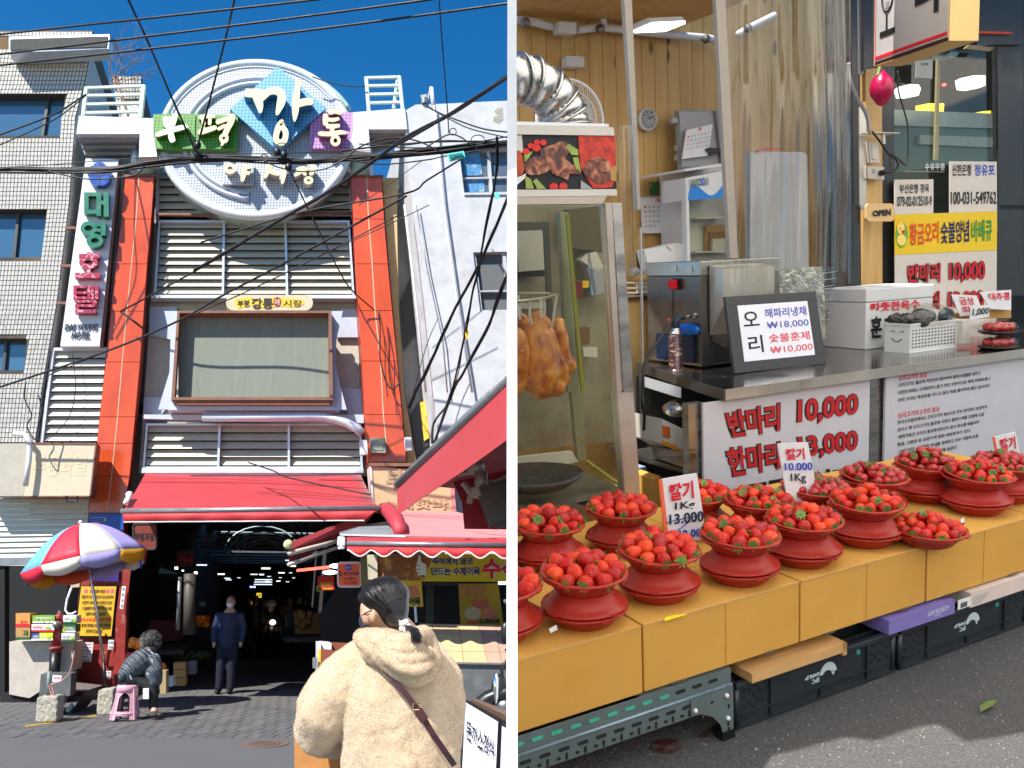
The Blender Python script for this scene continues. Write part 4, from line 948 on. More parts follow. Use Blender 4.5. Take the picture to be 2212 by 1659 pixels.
# people
SKIN=mat('skin',(.52,.30,.20,1),rough=.5,var=.06);HAIRB=mat('black_hair',(.012,.011,.012,1),rough=.32,var=.3,scale=30,stretch=(6,6,.5),spec=.8)
def walker(label,u,vb,H,yaw,jk,pt,hair=HAIRB,mask=None,cap=None,voxel=.02,foot=0,name='person'):
 g=at(u,vb,z=0);t=thing(name,label,'person',g);s=H/1.72;ca,sa_=math.cos(yaw),math.sin(yaw)
 def p(x,y,z):return g+V((x*ca-y*sa_,x*sa_+y*ca,z))*s
 b=Mb();b.ball(p(0,-.01,1.60),.078*s,.095*s,.115*s);chain(b,[(p(0,0,1.40),.055*s),(p(0,0,1.52),.05*s)]);b.ball(p(0,-.105,1.59),.016*s)
 for q in(-1,1):b.ball(p(.08*q,0,1.6),.012*s,.02*s,.03*s)
 chain(b,[(p(0,0,.95),.13*s),(p(0,0,1.38),.13*s)])
 for q in(-1,1):chain(b,[(p(.24*q,-.03,.92),.04*s),(p(.235*q,-.05,.83),.035*s)])
 o=remesh(b.go('body',SKIN,t),voxel*s)
 b=Mb();chain(b,[(p(0,0,.86),.155*s),(p(0,0,1.1),.165*s),(p(0,.01,1.33),.16*s)]);b.ball(p(0,.01,1.36),.21*s,.12*s,.10*s);b.ball(p(0,0,.9),.19*s,.14*s,.12*s)
 for q in(-1,1):chain(b,[(p(.19*q,.01,1.36),.078*s),(p(.255*q,.02,1.12),.068*s),(p(.245*q,-.03,.93),.058*s)])
 remesh(b.go('jacket',jk,t),voxel*s)
 b=Mb()
 for q in(-1,1):chain(b,[(p(.085*q,0,.88),.115*s),(p(.095*q,-.01+foot*q*.06,.5),.085*s),(p(.10*q,.01+foot*q*.14,.1),.07*s)])
 remesh(b.go('trousers',pt,t),voxel*s)
 for q in(-1,1):Mb().ball(p(.10*q,-.06+foot*q*.14,.045),.05*s,.14*s,.045*s,M=Matrix.Rotation(yaw,3,'Z')).go('shoe',BLACK,t,smooth=True)
 b=Mb();b.ball(p(0,.018,1.635),.087*s,.098*s,.10*s,M=Matrix.Rotation(yaw,3,'Z'));remesh(b.go('hair',cap or hair,t),.015)
 if mask:Mb().ball(p(0,-.07,1.555),.062*s,.045*s,.055*s,M=Matrix.Rotation(yaw,3,'Z')).go('face_mask',mask,t,smooth=True)
 for q in(-1,1):Mb().ball(p(.03*q,-.098,1.615),.011*s,.006*s,.006*s).go('eye',INKB,t)
 Mb().bar(p(0,-.172,.8),p(0,-.165,1.38),.008).go('zip',BLACK,t)
 return t
walker('man in a navy zip jacket and white face mask standing just inside the arcade shade',L7(1785,0)[0],L7(0,1160)[1],1.68,.12,flat('navy_jacket',30,42,80,.9,bump=.3,bscale=18,rough=.6),flat('navy_trousers',24,27,50,.8,rough=.8),hair=flat('grey_hair',75,70,66),mask=WHT)
walker('person in a tan coat standing beside the scooter in the arcade',L8(260,0)[0],L8(0,800)[1],1.68,.5,flat('tan_coat',170,135,90,1.6),flat('dark_trousers',24,24,28))
for i,(u,v,y_,c)in enumerate(((L7(1590,0)[0],1430,.4,(40,35,40)),(545,1422,2.8,(30,30,34)),(565,1416,.2,(52,40,36)),(530,1412,1.5,(35,40,50)),(583,1408,3,(28,28,30)),(640,1412,2.2,(45,38,34)),(655,1404,0,(30,34,40)))):
 if i:walker('distant shopper in dark clothes deep in the arcade aisle',u,v,rnd.uniform(1.58,1.76),y_,flat('dark_coat%d'%i,*c),MATS['dark_trousers'],voxel=.04,foot=1,).__setitem__('group','distant shoppers deep in the arcade')
 # scooter rider facing the camera
g=at(*L8(110,840),z=0);Ys=g.y
t=thing('person','motorcycle rider in dark clothes and a pale helmet facing out of the arcade','person',g)
k=lambda x,y,dy=0:at(*L8(x,y),y=Ys+dy)
b=Mb();b.ball(k(120,400,.0),.10,.10,.13);chain(b,[(k(115,470),.07),(k(115,600),.2)]);remesh(b.go('body',SKIN,t),.03)
b=Mb();chain(b,[(k(115,480,.1),.2),(k(118,620,.1),.24)]);
for q in(-1,1):chain(b,[(k(115+60*q,480),.10),(k(115+95*q,560,-.15),.085),(k(115+70*q,615,-.5),.07)])
remesh(b.go('jacket',flat('rider_jacket',28,30,38),t),.03)
b=Mb()
for q in(-1,1):chain(b,[(k(115+30*q,640),.13),(k(115+75*q,680,-.4),.10),(k(115+60*q,810,-.2),.08)])
remesh(b.go('trousers',MATS['dark_trousers'],t),.03)
Mb().lathe([(.155,0),(.15,.07),(.12,.14),(.06,.18),(.0001,.19)],k(120,385),18).go('helmet',flat('helmet_cream',200,195,170,1),t,smooth=True)
sc_t=thing('motor_scooter','dark motor scooter with its headlight on coming out of the arcade','scooter',g)
Mb().tube([k(120,560,-.5),k(118,640,-.6),k(115,700,-.7)],[.1,.16,.12],12).go('front_fairing',BLACK,sc_t,smooth=True)
Mb().ball(k(135,530,-.62),.085,.05,.07).go('headlight',mat('headlight_on',(1,1,1,1),emit=(1,.9,.75,1),es=3.5,var=0),sc_t,smooth=True)
Mb().tube([k(40,540,-.5),k(118,560,-.55),k(195,540,-.5)],.02,8).go('handlebar',BLACK,sc_t)
wc=k(115,770,-.6);b=Mb();pts=[wc+V((0,.24*math.cos(a),.24*math.sin(a)))for a in[2*math.pi*i/20 for i in range(21)]];b.tube(pts,.06,8,caps=False).go('wheel',BLACK,sc_t,smooth=True)
Mb().tube([k(130,620,-.75),k(160,622,-.75),k(190,600,-.72)],.02,6).go('chrome_trim',mat('chrome',(.8,.8,.8,1),rough=.1,metal=1,var=0),sc_t)
# woman seen from behind in the fleece hoodie
WD=3.75
kw=lambda x,y,dy=0.:at(*L8(x,y),y=WD+dy)
wm_=thing('person','woman in a cream fleece hoodie seen from behind, hair tied low, black face mask','person',V((kw(1250,900).x,WD,0)))
FLEECE=bpy.data.materials.new('cream_fleece');FLEECE.use_nodes=True
nt=FLEECE.node_tree;bs=nt.nodes['Principled BSDF'];bs.inputs['Roughness'].default_value=.95;bs.inputs['Sheen Weight'].default_value=.5;bs.inputs['Sheen Roughness'].default_value=.5
tc=nt.nodes.new('ShaderNodeTexCoord');n1=nt.nodes.new('ShaderNodeTexNoise');n1.inputs['Scale'].default_value=9;n1.inputs['Detail'].default_value=10;n1.inputs['Roughness'].default_value=.75;n1.inputs['Distortion'].default_value=.6
nt.links.new(tc.outputs['Object'],n1.inputs[0]);cr=nt.nodes.new('ShaderNodeValToRGB');cr.color_ramp.elements[0].position=.3;cr.color_ramp.elements[0].color=(.50,.37,.235,1);cr.color_ramp.elements[1].position=.62;cr.color_ramp.elements[1].color=(.61,.475,.325,1)
nt.links.new(n1.outputs[0],cr.inputs[0]);nt.links.new(cr.outputs[0],bs.inputs['Base Color'])
n2=nt.nodes.new('ShaderNodeTexNoise');n2.inputs['Scale'].default_value=190;n2.inputs['Detail'].default_value=4;nt.links.new(tc.outputs['Object'],n2.inputs[0])
n3=nt.nodes.new('ShaderNodeTexNoise');n3.inputs['Scale'].default_value=26;n3.inputs['Detail'].default_value=5;nt.links.new(tc.outputs['Object'],n3.inputs[0])
b1=nt.nodes.new('ShaderNodeBump');b1.inputs['Strength'].default_value=.7;b1.inputs['Distance'].default_value=.004;nt.links.new(n2.outputs[0],b1.inputs['Height'])
b2=nt.nodes.new('ShaderNodeBump');b2.inputs['Strength'].default_value=.5;b2.inputs['Distance'].default_value=.012;nt.links.new(n3.outputs[0],b2.inputs['Height']);nt.links.new(b1.outputs[0],b2.inputs['Normal']);nt.links.new(b2.outputs[0],bs.inputs['Normal'])
# body with head, ears, hands and feet
b=Mb();hx=kw(1120,400,.02)
b.ball(kw(1105,380,.02),.060,.08,.09);b.ball(kw(995,465,.02),.040,.062,.056);b.ball(kw(965,400,.025),.027,.05,.04)
b.ball(kw(916,438,.03),.007,.01,.010)
b.ball(kw(1020,478,-.055),.015,.014,.028);chain(b,[(hx+V((.02,.02,-.05)),.055),(kw(1180,680,.06),.06)]);chain(b,[(kw(1190,700,.08),.12),(kw(1200,1400,.08),.14)])
for x in(-.10,.10):chain(b,[(V((kw(1220,1500).x+x,WD+.06,.86)),.09),(V((kw(1220,1500).x+x,WD+.05,.45)),.065),(V((kw(1220,1500).x+x,WD+.07,.08)),.05)])
remesh(b.go('body',SKIN,wm_),.008,2)
# left hand holding a brown paper bag in front, out of sight behind the sleeve
hc=kw(720,1600,.22)
b=Mb();b.ball(hc,.04,.025,.045)
for i in range(4):chain(b,[(hc+V((.02+.0,-.005,-.025+i*.018)),.009),(hc+V((.055,.01,-.028+i*.019)),.0085),(hc+V((.062,.03,-.03+i*.019)),.008)],6)
chain(b,[(hc+V((-.01,0,.035)),.011),(hc+V((.02,.0,.06)),.009)],6)
remesh(b.go('hand',SKIN,wm_),.005,1)
# hoodie
b=Mb()
def eb(x,y,dy,rx,rz,ry):b.ball(kw(x,y,dy),rx,ry,rz,seg=16)
def loft(b,rows,seg=28):
 R_=smoothed([(r[0],r[1],0)for r in rows],5);W_=smoothed([(r[2],r[3],0)for r in rows],5);k=len(b.v);n=len(R_)
 for q,w in zip(R_,W_):
  c=kw(q.x,q.y,.06)
  for j in range(seg):a=2*math.pi*j/seg;b.v.append(c+V((w.x*math.cos(a),w.y*math.sin(a),0)))
 for i in range(n-1):
  for j in range(seg):b.f.append((k+i*seg+j,k+i*seg+(j+1)%seg,k+(i+1)*seg+(j+1)%seg,k+(i+1)*seg+j))
 b.f.append(tuple(range(k,k+seg))[::-1]);b.f.append(tuple(range(k+(n-1)*seg,k+n*seg)))
loft(b,[(1225,660,.11,.10),(1228,740,.17,.125),(1228,840,.205,.145),(1225,1000,.228,.155),(1235,1200,.238,.165),(1255,1400,.238,.17),(1270,1600,.236,.168),(1270,1760,.232,.165),(1270,1900,.222,.155),(1270,1960,.19,.13)])
chain(b,[(kw(1000,840,.06),.105),(kw(840,980,.06),.118),(kw(690,1150,.06),.125),(kw(590,1330,.06),.122),(kw(540,1460,.10),.108)],16)
chain(b,[(kw(540,1460,.10),.105),(kw(600,1540,.18),.085),(kw(690,1590,.22),.062)],14)
chain(b,[(kw(1480,860,.06),.09),(kw(1600,1050,.07),.095),(kw(1655,1250,.08),.088),(kw(1650,1450,.12),.08),(kw(1640,1640,.16),.07),(kw(1600,1740,.22),.055)],14)
b_=b;
o=remesh(b.go('hoodie',FLEECE,wm_),.011,4)
def wrinkle(o,amp,sc_):
 tx=bpy.data.textures.new('folds','CLOUDS');tx.noise_scale=sc_;tx.noise_depth=2
 d=o.modifiers.new('folds','DISPLACE');d.texture=tx;d.strength=amp;d.mid_level=.5;d.texture_coords='LOCAL'
wrinkle(o,.034,.17)
_m=o.modifiers.new('fine','DISPLACE');_t=bpy.data.textures.new('fine_folds','CLOUDS');_t.noise_scale=.035;_m.texture=_t;_m.strength=.005;_m.texture_coords='LOCAL'
b=Mb()
b.ball(kw(1250,790,-.06),.155,.09,.075,seg=18);b.ball(kw(1330,900,-.07),.115,.085,.085,seg=18);b.ball(kw(1120,690,-.02),.12,.09,.05,seg=18)
roll=[(905,665,.06),(960,645,.0),(1100,660,-.08),(1200,700,-.13),(1330,690,-.14),(1440,630,-.10),(1500,660,-.06),(1545,800,-.06),(1555,900,-.07),(1500,1000,-.09),(1380,1030,-.11),(1260,970,-.12),(1120,860,-.11),(990,740,-.08),(915,670,-.0)]
b.tube([kw(p.x,p.y,p.z-.015)for p in smoothed(roll,4)],.033,12)
for f in([(1000,700,-.08),(1150,850,-.15),(1300,940,-.175),(1440,950,-.165),(1540,880,-.11)],[(1080,760,-.12),(1260,850,-.17),(1450,840,-.15),(1530,760,-.10)],[(1180,860,-.14),(1330,950,-.17),(1480,930,-.14)],[(960,640,-.07),(1120,740,-.13),(1300,770,-.165),(1470,730,-.13)]):
 b.tube([kw(p.x,p.y,p.z-.018)for p in smoothed(f,4)],[.01]+[.021]*(len(smoothed(f,4))-2)+[.01],10)
o2=remesh(b.go('hood',FLEECE,wm_),.008,3);wrinkle(o2,.006,.05)
def fuzz(o,n,L,par):
 """short standing pile: thin blades rooted all over the cloth"""
 import numpy as np
 bpy.context.view_layer.update();dg=bpy.context.evaluated_depsgraph_get();me=bpy.data.meshes.new_from_object(o.evaluated_get(dg))
 o.modifiers.clear();o.data=me;me.polygons.foreach_set('use_smooth',[True]*len(me.polygons))
 me.calc_loop_triangles();T=np.empty(len(me.loop_triangles)*3,int);me.loop_triangles.foreach_get('vertices',T);T=T.reshape(-1,3)
 P=np.empty(len(me.vertices)*3);me.vertices.foreach_get('co',P);P=P.reshape(-1,3)
 a,b_,c_=P[T[:,0]],P[T[:,1]],P[T[:,2]];N=np.cross(b_-a,c_-a);A=np.linalg.norm(N,axis=1);N/=A[:,None]+1e-12
 r=np.random.default_rng(4);k=r.choice(len(T),n,p=A/A.sum());u=r.random((n,2));u[u.sum(1)>1]=1-u[u.sum(1)>1]
 p=a[k]+(b_[k]-a[k])*u[:,:1]+(c_[k]-a[k])*u[:,1:]
 clump=np.sin(p*60)@np.array([[.3,.2,0],[0,.3,.2],[.2,0,.3]])
 d=N[k]+r.normal(0,.35,(n,3))+clump*.3+np.array([0,0,-.35]);d/=np.linalg.norm(d,axis=1)[:,None]
 w=np.cross(d,r.normal(0,1,(n,3)));w/=np.linalg.norm(w,axis=1)[:,None];w*=.0011
 tip=p+d*(L*r.uniform(.5,1.2,n))[:,None]
 W=np.stack([p-w-N[k]*.001,p+w-N[k]*.001,tip],1).reshape(-1,3)
 m2=bpy.data.meshes.new('pile');m2.vertices.add(3*n);m2.vertices.foreach_set('co',W.ravel());m2.loops.add(3*n);m2.loops.foreach_set('vertex_index',np.arange(3*n))
 m2.polygons.add(n);m2.polygons.foreach_set('loop_start',np.arange(n)*3);m2.polygons.foreach_set('loop_total',np.full(n,3));m2.update();m2.materials.append(FLEECE)
 q=bpy.data.objects.new('pile',m2);_link(q,par,None);q['kind']='stuff'
fuzz(o,90000,.0045,wm_);fuzz(o2,40000,.0045,wm_)
# trousers and shoes
cx=kw(1220,1500).x;b=Mb()
for x in(-.10,.10):chain(b,[(V((cx+x,WD+.06,.88)),.12),(V((cx+x,WD+.05,.5)),.09),(V((cx+x,WD+.07,.12)),.075)])
remesh(b.go('trousers',flat('blue_grey_denim',60,66,82),wm_),.02)
for x in(-.10,.10):Mb().ball(V((cx+x,WD+.13,.05)),.055,.14,.05).go('shoe',WHT,wm_,smooth=True)
# hair: smooth cap, ponytail and fringe
HAIRW=mat('glossy_black_hair',(.014,.013,.014,1),rough=.36,var=.3,scale=22,stretch=(7,7,.35),spec=.6)
b=Mb();b.ball(kw(1130,285,.01),.104,.105,.074,seg=20);b.ball(kw(1190,340,.005),.070,.104,.095,seg=20);b.ball(kw(1215,420,.0),.060,.09,.075,seg=16);b.ball(kw(1235,500,-.02),.042,.06,.04,seg=16);b.ball(kw(1285,550,-.07),.02,.03,.02)
b.ball(kw(945,300,.03),.028,.06,.026,seg=14)
o=remesh(b.go('hair',HAIRW,wm_),.006,30)
b=Mb();hr=random.Random(3)
c0=kw(1170,318,.006);tail=kw(1300,560,-.085)
bpy.context.view_layer.update();Ti=o.matrix_world.inverted()
def on_cap(p,lift):
 ok,q,n,_=o.closest_point_on_mesh(Ti@p)
 return o.matrix_world@(q+n*lift)
for i in range(1500):  # combed strands lying on the cap, all drawn back to the tie
 th=hr.uniform(-.2,1.5);ph=hr.uniform(-2.3,1.2)
 p0_=c0+V((math.sin(ph)*math.cos(th)*.10,-math.cos(ph)*math.cos(th)*.11,math.sin(th)*.10));lf_=hr.uniform(.0002,.0022);pts=[]
 for s in(0,.12,.24,.36,.48):q=p0_.lerp(tail,s);q=c0+(q-c0).normalized()*.13;pts.append(on_cap(q,lf_))
 b.tube(pts,.0007,3,caps=False)
for i in range(60):
 a_=kw(hr.uniform(900,1000),hr.uniform(220,300),hr.uniform(-.02,.04));b.tube([a_,kw(hr.uniform(875,930),hr.uniform(290,370),.05)],.0008,3,caps=False)
b.go('hair_strands',HAIRW,wm_,kind='stuff')
b=Mb()
for i in range(260):
 s0=kw(1330+hr.uniform(-25,25),575+hr.uniform(-20,20),-.115+hr.uniform(-.015,.015));e0=kw(1400+hr.uniform(-40,60),690+hr.uniform(-40,30),-.20+hr.uniform(-.02,.03))
 m0=s0.lerp(e0,.5)+V((.012,-.03,.012));b.tube([s0,m0,e0],[.0016,.0016,.0006],3,caps=False)
b.go('ponytail',HAIRW,wm_,kind='stuff')
b=Mb()
for i in range(5):
 a=2*math.pi*i/5;b.ball(kw(1305,565,-.105)+V((.012*math.cos(a),-.006,.016*math.sin(a))),.014)
b.go('scrunchie',mat('scrunchie_white',(.7,.66,.6,1),rough=.9,bump=1,bscale=120),wm_,smooth=True)
MK=mat('black_mask',(.02,.02,.024,1),rough=.8)
b=Mb();b.ball(kw(938,515,.025),.019,.05,.034);b.ball(kw(965,560,.02),.024,.052,.022);remesh(b.go('face_mask',MK,wm_),.006,2)
Mb().tube([kw(925,470,-.02),kw(960,445,-.045),kw(1010,425,-.06)],.0028,6).tube([kw(945,565,-.01),kw(985,555,-.03),kw(1015,520,-.055)],.002,6).go('mask_loop',MK,wm_)
STRAP=mat('burgundy_strap',(.045,.008,.012,1),rough=.45)
sp=[kw(1130,940,-.125),kw(1200,1030,-.14),kw(1300,1150,-.15),kw(1400,1280,-.155),kw(1480,1400,-.155),kw(1560,1530,-.15),kw(1650,1660,-.13),kw(1740,1790,-.08)]
b=Mb()
for p,q in zip(sp,sp[1:]):b.bar(p,q+(q-p)*.03,.022,.006,up=(0,1,0))
b.go('bag_strap',STRAP,wm_)
Mb().bar(kw(1420,1310,-.166),kw(1480,1400,-.166),.034,.012,up=(0,1,0)).go('strap_loop',STRAP,wm_)
q=kw(1408,1275,-.165);Mb().tube([q+V((-.014,0,.012)),q+V((.014,0,.012)),q+V((.014,0,-.012)),q+V((-.014,0,-.012)),q+V((-.014,0,.012))],.0022,6).go('buckle',mat('brass',(.7,.5,.2,1),rough=.2,metal=1),wm_)
pb=thing('paper_bag','brown paper bag carried in front by the woman in cream fleece','bag',kw(560,1800,.32))
mk('bag_body',*_pr([kw(322,1490,.30),kw(810,1490,.30),kw(820,1900,.30),kw(330,1900,.30)],(0,.12,0)),flat('kraft',190,130,70,.9,rough=.8,bump=.4,bscale=20),pb)
# seated woman on the pink stool
SY=12.95
ks=lambda x,y,dy=0.:at(*L7(x,y),y=SY+dy)
sw=thing('person','grey haired woman in a quilted jacket bending forward on the pink stool','person',ks(1000,1380))
b=Mb();b.ball(ks(1135,700,.35),.10,.10,.12);chain(b,[(ks(1120,760,.3),.055),(ks(1080,840,.2),.09),(ks(980,960,.1),.09)])
chain(b,[(ks(1190,1060,.2),.035),(ks(1195,1110,.25),.035)]);chain(b,[(ks(1160,1270,.1),.05),(ks(1165,1320,.05),.05)]);remesh(b.go('body',SKIN,sw),.015)
PUFF=bpy.data.materials.new('quilted_grey');PUFF.use_nodes=True;nt=PUFF.node_tree;bs=nt.nodes['Principled BSDF'];bs.inputs['Base Color'].default_value=(.10,.115,.135,1);bs.inputs['Roughness'].default_value=.38
tc=nt.nodes.new('ShaderNodeTexCoord');wv=nt.nodes.new('ShaderNodeTexWave');wv.inputs['Scale'].default_value=5.2;wv.inputs['Distortion'].default_value=2.2;wv.inputs['Detail Scale'].default_value=1.2;wv.bands_direction='DIAGONAL'
nt.links.new(tc.outputs['Object'],wv.inputs['Vector']);bp=nt.nodes.new('ShaderNodeBump');bp.inputs['Strength'].default_value=.9;bp.inputs['Distance'].default_value=.03;nt.links.new(wv.outputs[0],bp.inputs['Height']);nt.links.new(bp.outputs[0],bs.inputs['Normal'])
b=Mb();chain(b,[(ks(935,980,.05),.135),(ks(985,925,.1),.165),(ks(1050,870,.17),.165),(ks(1105,830,.25),.12)]);b.ball(ks(1140,860,.2),.09,.1,.10);b.ball(ks(900,1000,0),.075,.12,.085)
chain(b,[(ks(1175,850,.12),.075),(ks(1192,950,.1),.075),(ks(1190,1050,.15),.075)]);chain(b,[(ks(1150,980,.1),.10),(ks(1170,1050,.1),.075)])
remesh(b.go('quilted_jacket',PUFF,sw),.014,3)
b=Mb();chain(b,[(ks(930,1040,.05),.125),(ks(1010,1060,.1),.125),(ks(1150,1100,.12),.085),(ks(1160,1200,.1),.068),(ks(1160,1300,.08),.055)]);chain(b,[(ks(950,1050,.3),.11),(ks(1140,1110,.5),.08),(ks(1150,1280,.45),.055)])
remesh(b.go('trousers',flat('black_trousers',20,20,22),sw),.014)
for dy in(0,.4):
 b=Mb();b.ball(ks(1165,1345,dy),.085,.075,.045);b.ball(ks(1215,1348,dy),.05,.05,.038);remesh(b.go('shoe',flat('shoe_brown',60,52,48),sw),.012)
b=Mb();b.ball(ks(1135,690,.33),.12,.12,.125);hr2=random.Random(5)
o=remesh(b.go('hair',flat('salt_pepper',60,58,56,1,scale=60,var=.7),sw),.015);wrinkle(o,.05,.03)
b=Mb()
for i in range(420):
 d=V((hr2.gauss(0,1),hr2.gauss(0,1),hr2.gauss(0,1))).normalized();c_=ks(1135,690,.33);e=d+V((hr2.uniform(-.5,.5),hr2.uniform(-.5,.5),hr2.uniform(-.7,.2)))
 b.tube([c_+d*.115,c_+d*.135,c_+d*.13+e*.03],.0022,3,caps=False)
b.go('hair_curls',flat('grey_curl',105,102,100,1),sw,kind='stuff')
Mb().bar(ks(950,1000,-.13),ks(965,1035,-.14),.018,.004).go('jacket_tag',WHT,sw)
# stool
PINK=flat('pink_plastic',225,165,180,.95,rough=.35,stain=(.45,.25,.27,1),stain_scale=14,stain_amt=.5)
def stool(label,kk,Y,col,w=.2,top=.47):
 t=thing('plastic_stool',label,'stool',V((kk.x,Y,0)))
 c=V((kk.x,Y,0));T_,B_=.125,.205
 def cp(a,z):f=z/top;r=B_+(T_-B_)*f;return c+V((r*math.cos(a),r*math.sin(a),z))
 A_=[math.radians(45+90*i+12)for i in range(4)]
 for a in A_:
  b=Mb();da=.30
  P0,P1,P2=[cp(a-da,.02),cp(a,.02)+V((.012*math.cos(a),.012*math.sin(a),0)),cp(a+da,.02)],[cp(a-da,top-.03),cp(a,top-.03)+V((.01*math.cos(a),.01*math.sin(a),0)),cp(a+da,top-.03)],0
  b.v+=P0+P1;b.f+=[(0,1,4,3),(1,2,5,4)]
  o=b.go('leg',col,t);s_=o.modifiers.new('t','SOLIDIFY');s_.thickness=.012
  Mb().tube([cp(a,.02)+V((.014*math.cos(a),.014*math.sin(a),0)),cp(a,top-.05)+V((.01*math.cos(a),.01*math.sin(a),0))],.009,6).go('rib',col,t)
 n=32;b=Mb()
 b.lathe([(T_+.022,top-.13 if 0 else top-.10),(T_+.016,top-.03),(T_+.005,top),(.0001,top)],c,n);b.go('seat',col,t,smooth=True)
 for i in range(4):  # arched aprons between the legs
  a0,a1=A_[i]+.2,A_[i]+math.pi/2-.2;b=Mb();m_=10
  for j in range(m_+1):
   u_=j/m_;a=a0+(a1-a0)*u_;ar=.17-.075*math.sin(math.pi*u_)**.5
   b.v+=[cp(a,top-.05),cp(a,top-.05-(.17-.12*math.sin(math.pi*u_)**.6))]
  for j in range(m_):b.f.append((2*j,2*j+1,2*j+3,2*j+2))
  o=b.go('apron',col,t);s_=o.modifiers.new('t','SOLIDIFY');s_.thickness=.01
 b=Mb().tube([cp(2*math.pi*i/24,.10)for i in range(25)],.012,6,caps=False);b.go('brace_ring',col,t,smooth=True)
 b=Mb();
 for j in range(25):b.v+=[cp(2*math.pi*j/24,.13),cp(2*math.pi*j/24,.075)]
 for j in range(24):b.f.append((2*j,2*j+1,2*j+3,2*j+2))
 o=b.go('brace_band',col,t);s_=o.modifiers.new('t','SOLIDIFY');s_.thickness=.01
 return t,c
st_t,c=stool('pink plastic stool under the seated woman',ks(908,1400),gY(*L7(900,1395)),PINK)
Mb().lathe([(.118,.46),(.13,.475),(.12,.488),(.0001,.488)],c,24).go('seat_pad',BLACK,st_t,smooth=True)
for a in range(4):
 th=math.radians(45+90*a);Mb().tube([c+V((.09*math.cos(th),.09*math.sin(th),.42)),c+V((.14*math.cos(th),.14*math.sin(th),0))],.018,8).go('inner_leg',BLACK,st_t)
 # umbrella, blocks, hydrant and clutter at the left
UY=gY(*L7(735,1340))+.1
ub=thing('market_umbrella','large parasol with orange, blue, red, cream and lilac panels standing in a concrete block','umbrella',at(*L7(735,1120),y=UY))
ku=lambda x,y,dy=0.:at(*L5(x,y),y=UY+dy)
ap=ku(515,1165,.0);cen=ku(575,1480,.1)
rimL,rimR=ku(28,1635,0),ku(1095,1378,0);Cc=(rimL+rimR)/2;ax=(rimR-rimL)/2;R_=ax.length;axn=ax.normalized()
axis=(ap-Cc);axis=(axis-axn*axis.dot(axn)).normalized();bk=axn.cross(axis).normalized();H_=(ap-Cc).dot(axis)
tilt_in=Matrix.Rotation(math.radians(-8),3,axn)
cols=[(235,160,20),(110,175,220),(205,25,55),(225,215,200),(165,155,210),(225,85,35)]
UM=[flat('umbrella_%s'%n_,*c_,.95,rough=.6)for n_,c_ in zip(('orange','sky','red','cream','lilac','vermilion'),cols)]
order=[4,5,0,0,1,2,3,5,0,1,2,3]
# panel k spans angles; front (towards the camera) is -bk
npan=10;fr={0:0,1:2,2:3,3:4,4:5,5:0,6:1,7:2,8:3,9:4}
tip=ap
for k_ in range(npan):
 a0,a1=math.pi*2*k_/npan,math.pi*2*(k_+1)/npan;b=Mb();n_,m_=6,8
 for i in range(n_+1):
  for j in range(m_+1):
   a=a0+(a1-a0)*i/n_;r=j/m_;bulge=(1-.055*math.sin(math.pi*i/n_)*r)
   h=H_*(1-r**1.9);p=Cc+(axn*math.cos(a)-bk*math.sin(a)*.9)*R_*r*bulge+axis*h
   off=(ap-(Cc+axis*H_))*(1-r);b.v.append(p+off)
 for i in range(n_):
  for j in range(m_):q=i*(m_+1)+j;b.f.append((q,q+1,q+m_+2,q+m_+1))
 o=b.go('panel',UM[fr[k_]],ub,smooth=True);s_=o.modifiers.new('t','SOLIDIFY');s_.thickness=.004
 b2=Mb()
 for i in range(n_+1):
  p=b.v[i*(m_+1)+m_];sc2=.13+.07*math.sin(math.pi*i/n_);b2.v+=[p,p-axis*sc2*.8-V((0,0,sc2*.25))-(p-Cc).normalized()*.05]
 for i in range(n_):b2.f.append((2*i,2*i+1,2*i+3,2*i+2))
 o=b2.go('flap',UM[fr[(k_+1)%npan]],ub,smooth=True);s_=o.modifiers.new('t','SOLIDIFY');s_.thickness=.003
 e=b.v[m_];Mb().tube([b.v[j]-axis*.01 for j in range(m_+1)],.006,5).go('rib',STEEL,ub)
Mb().ball(ap+axis*.03,.03).go('finial',WHT,ub,smooth=True)
pole0,pole1,pole2=ap-axis*.05,at(*L7(718,870),y=UY),at(*L7(735,1125),y=UY)
Mb().tube([pole0,at(*L5(575,1480),y=UY),at(*L7(640,320),y=UY),pole1],.022,10).go('pole',mat('pole_chrome',(.55,.52,.5,1),rough=.25,metal=.9),ub,smooth=True)
Mb().tube([pole1,pole2],.024,10).go('lower_pole',BLACK,ub,smooth=True)
mk('ribbon',*_pr([at(*L5(1045,1360),y=UY),at(*L5(1060,1360),y=UY),at(*L5(1050,1560),y=UY),at(*L5(1035,1555),y=UY)],(0,.004,0)),INKBL,ub)
def block(label,q,m=CONC):
 """weathered concrete block: four ground-standing corners in crop 7"""
 (x0,yt),(x1,yt2),(x2,yb2),(x3,yb)=q;Y=gY(*L7(x3,yb))
 f=[at(*L7(*p),y=Y)for p in q];b=Mb().prism([f[3],f[2],f[1],f[0]],V((-.03,.27,0)))
 o=b.go('concrete_block',m,None,label=label,cat='block');s_=o.modifiers.new('sub','SUBSURF');s_.subdivision_type='SIMPLE';s_.levels=s_.render_levels=4
 bv=o.modifiers.new('bevel','BEVEL');o.modifiers.move(1,0);bv.width=.025;bv.segments=3
 wrinkle(o,.03,.05);return o
block('concrete block holding the umbrella pole beside the pink stool',[(668,1130),(808,1110),(792,1350),(652,1350)])
block('concrete block with a short green pole at the far left',[(130,1190),(312,1180),(300,1410),(108,1420)])
gp=gY(*L7(200,1420))+.14
Mb().tube([at(*L7(238,962),y=gp),at(*L7(225,1195),y=gp)],.03,10).go('short_pole',mat('green_grey_pole',(.16,.2,.17,1),rough=.5),None,smooth=True,label='short grey green pole standing in the left concrete block',cat='pole')
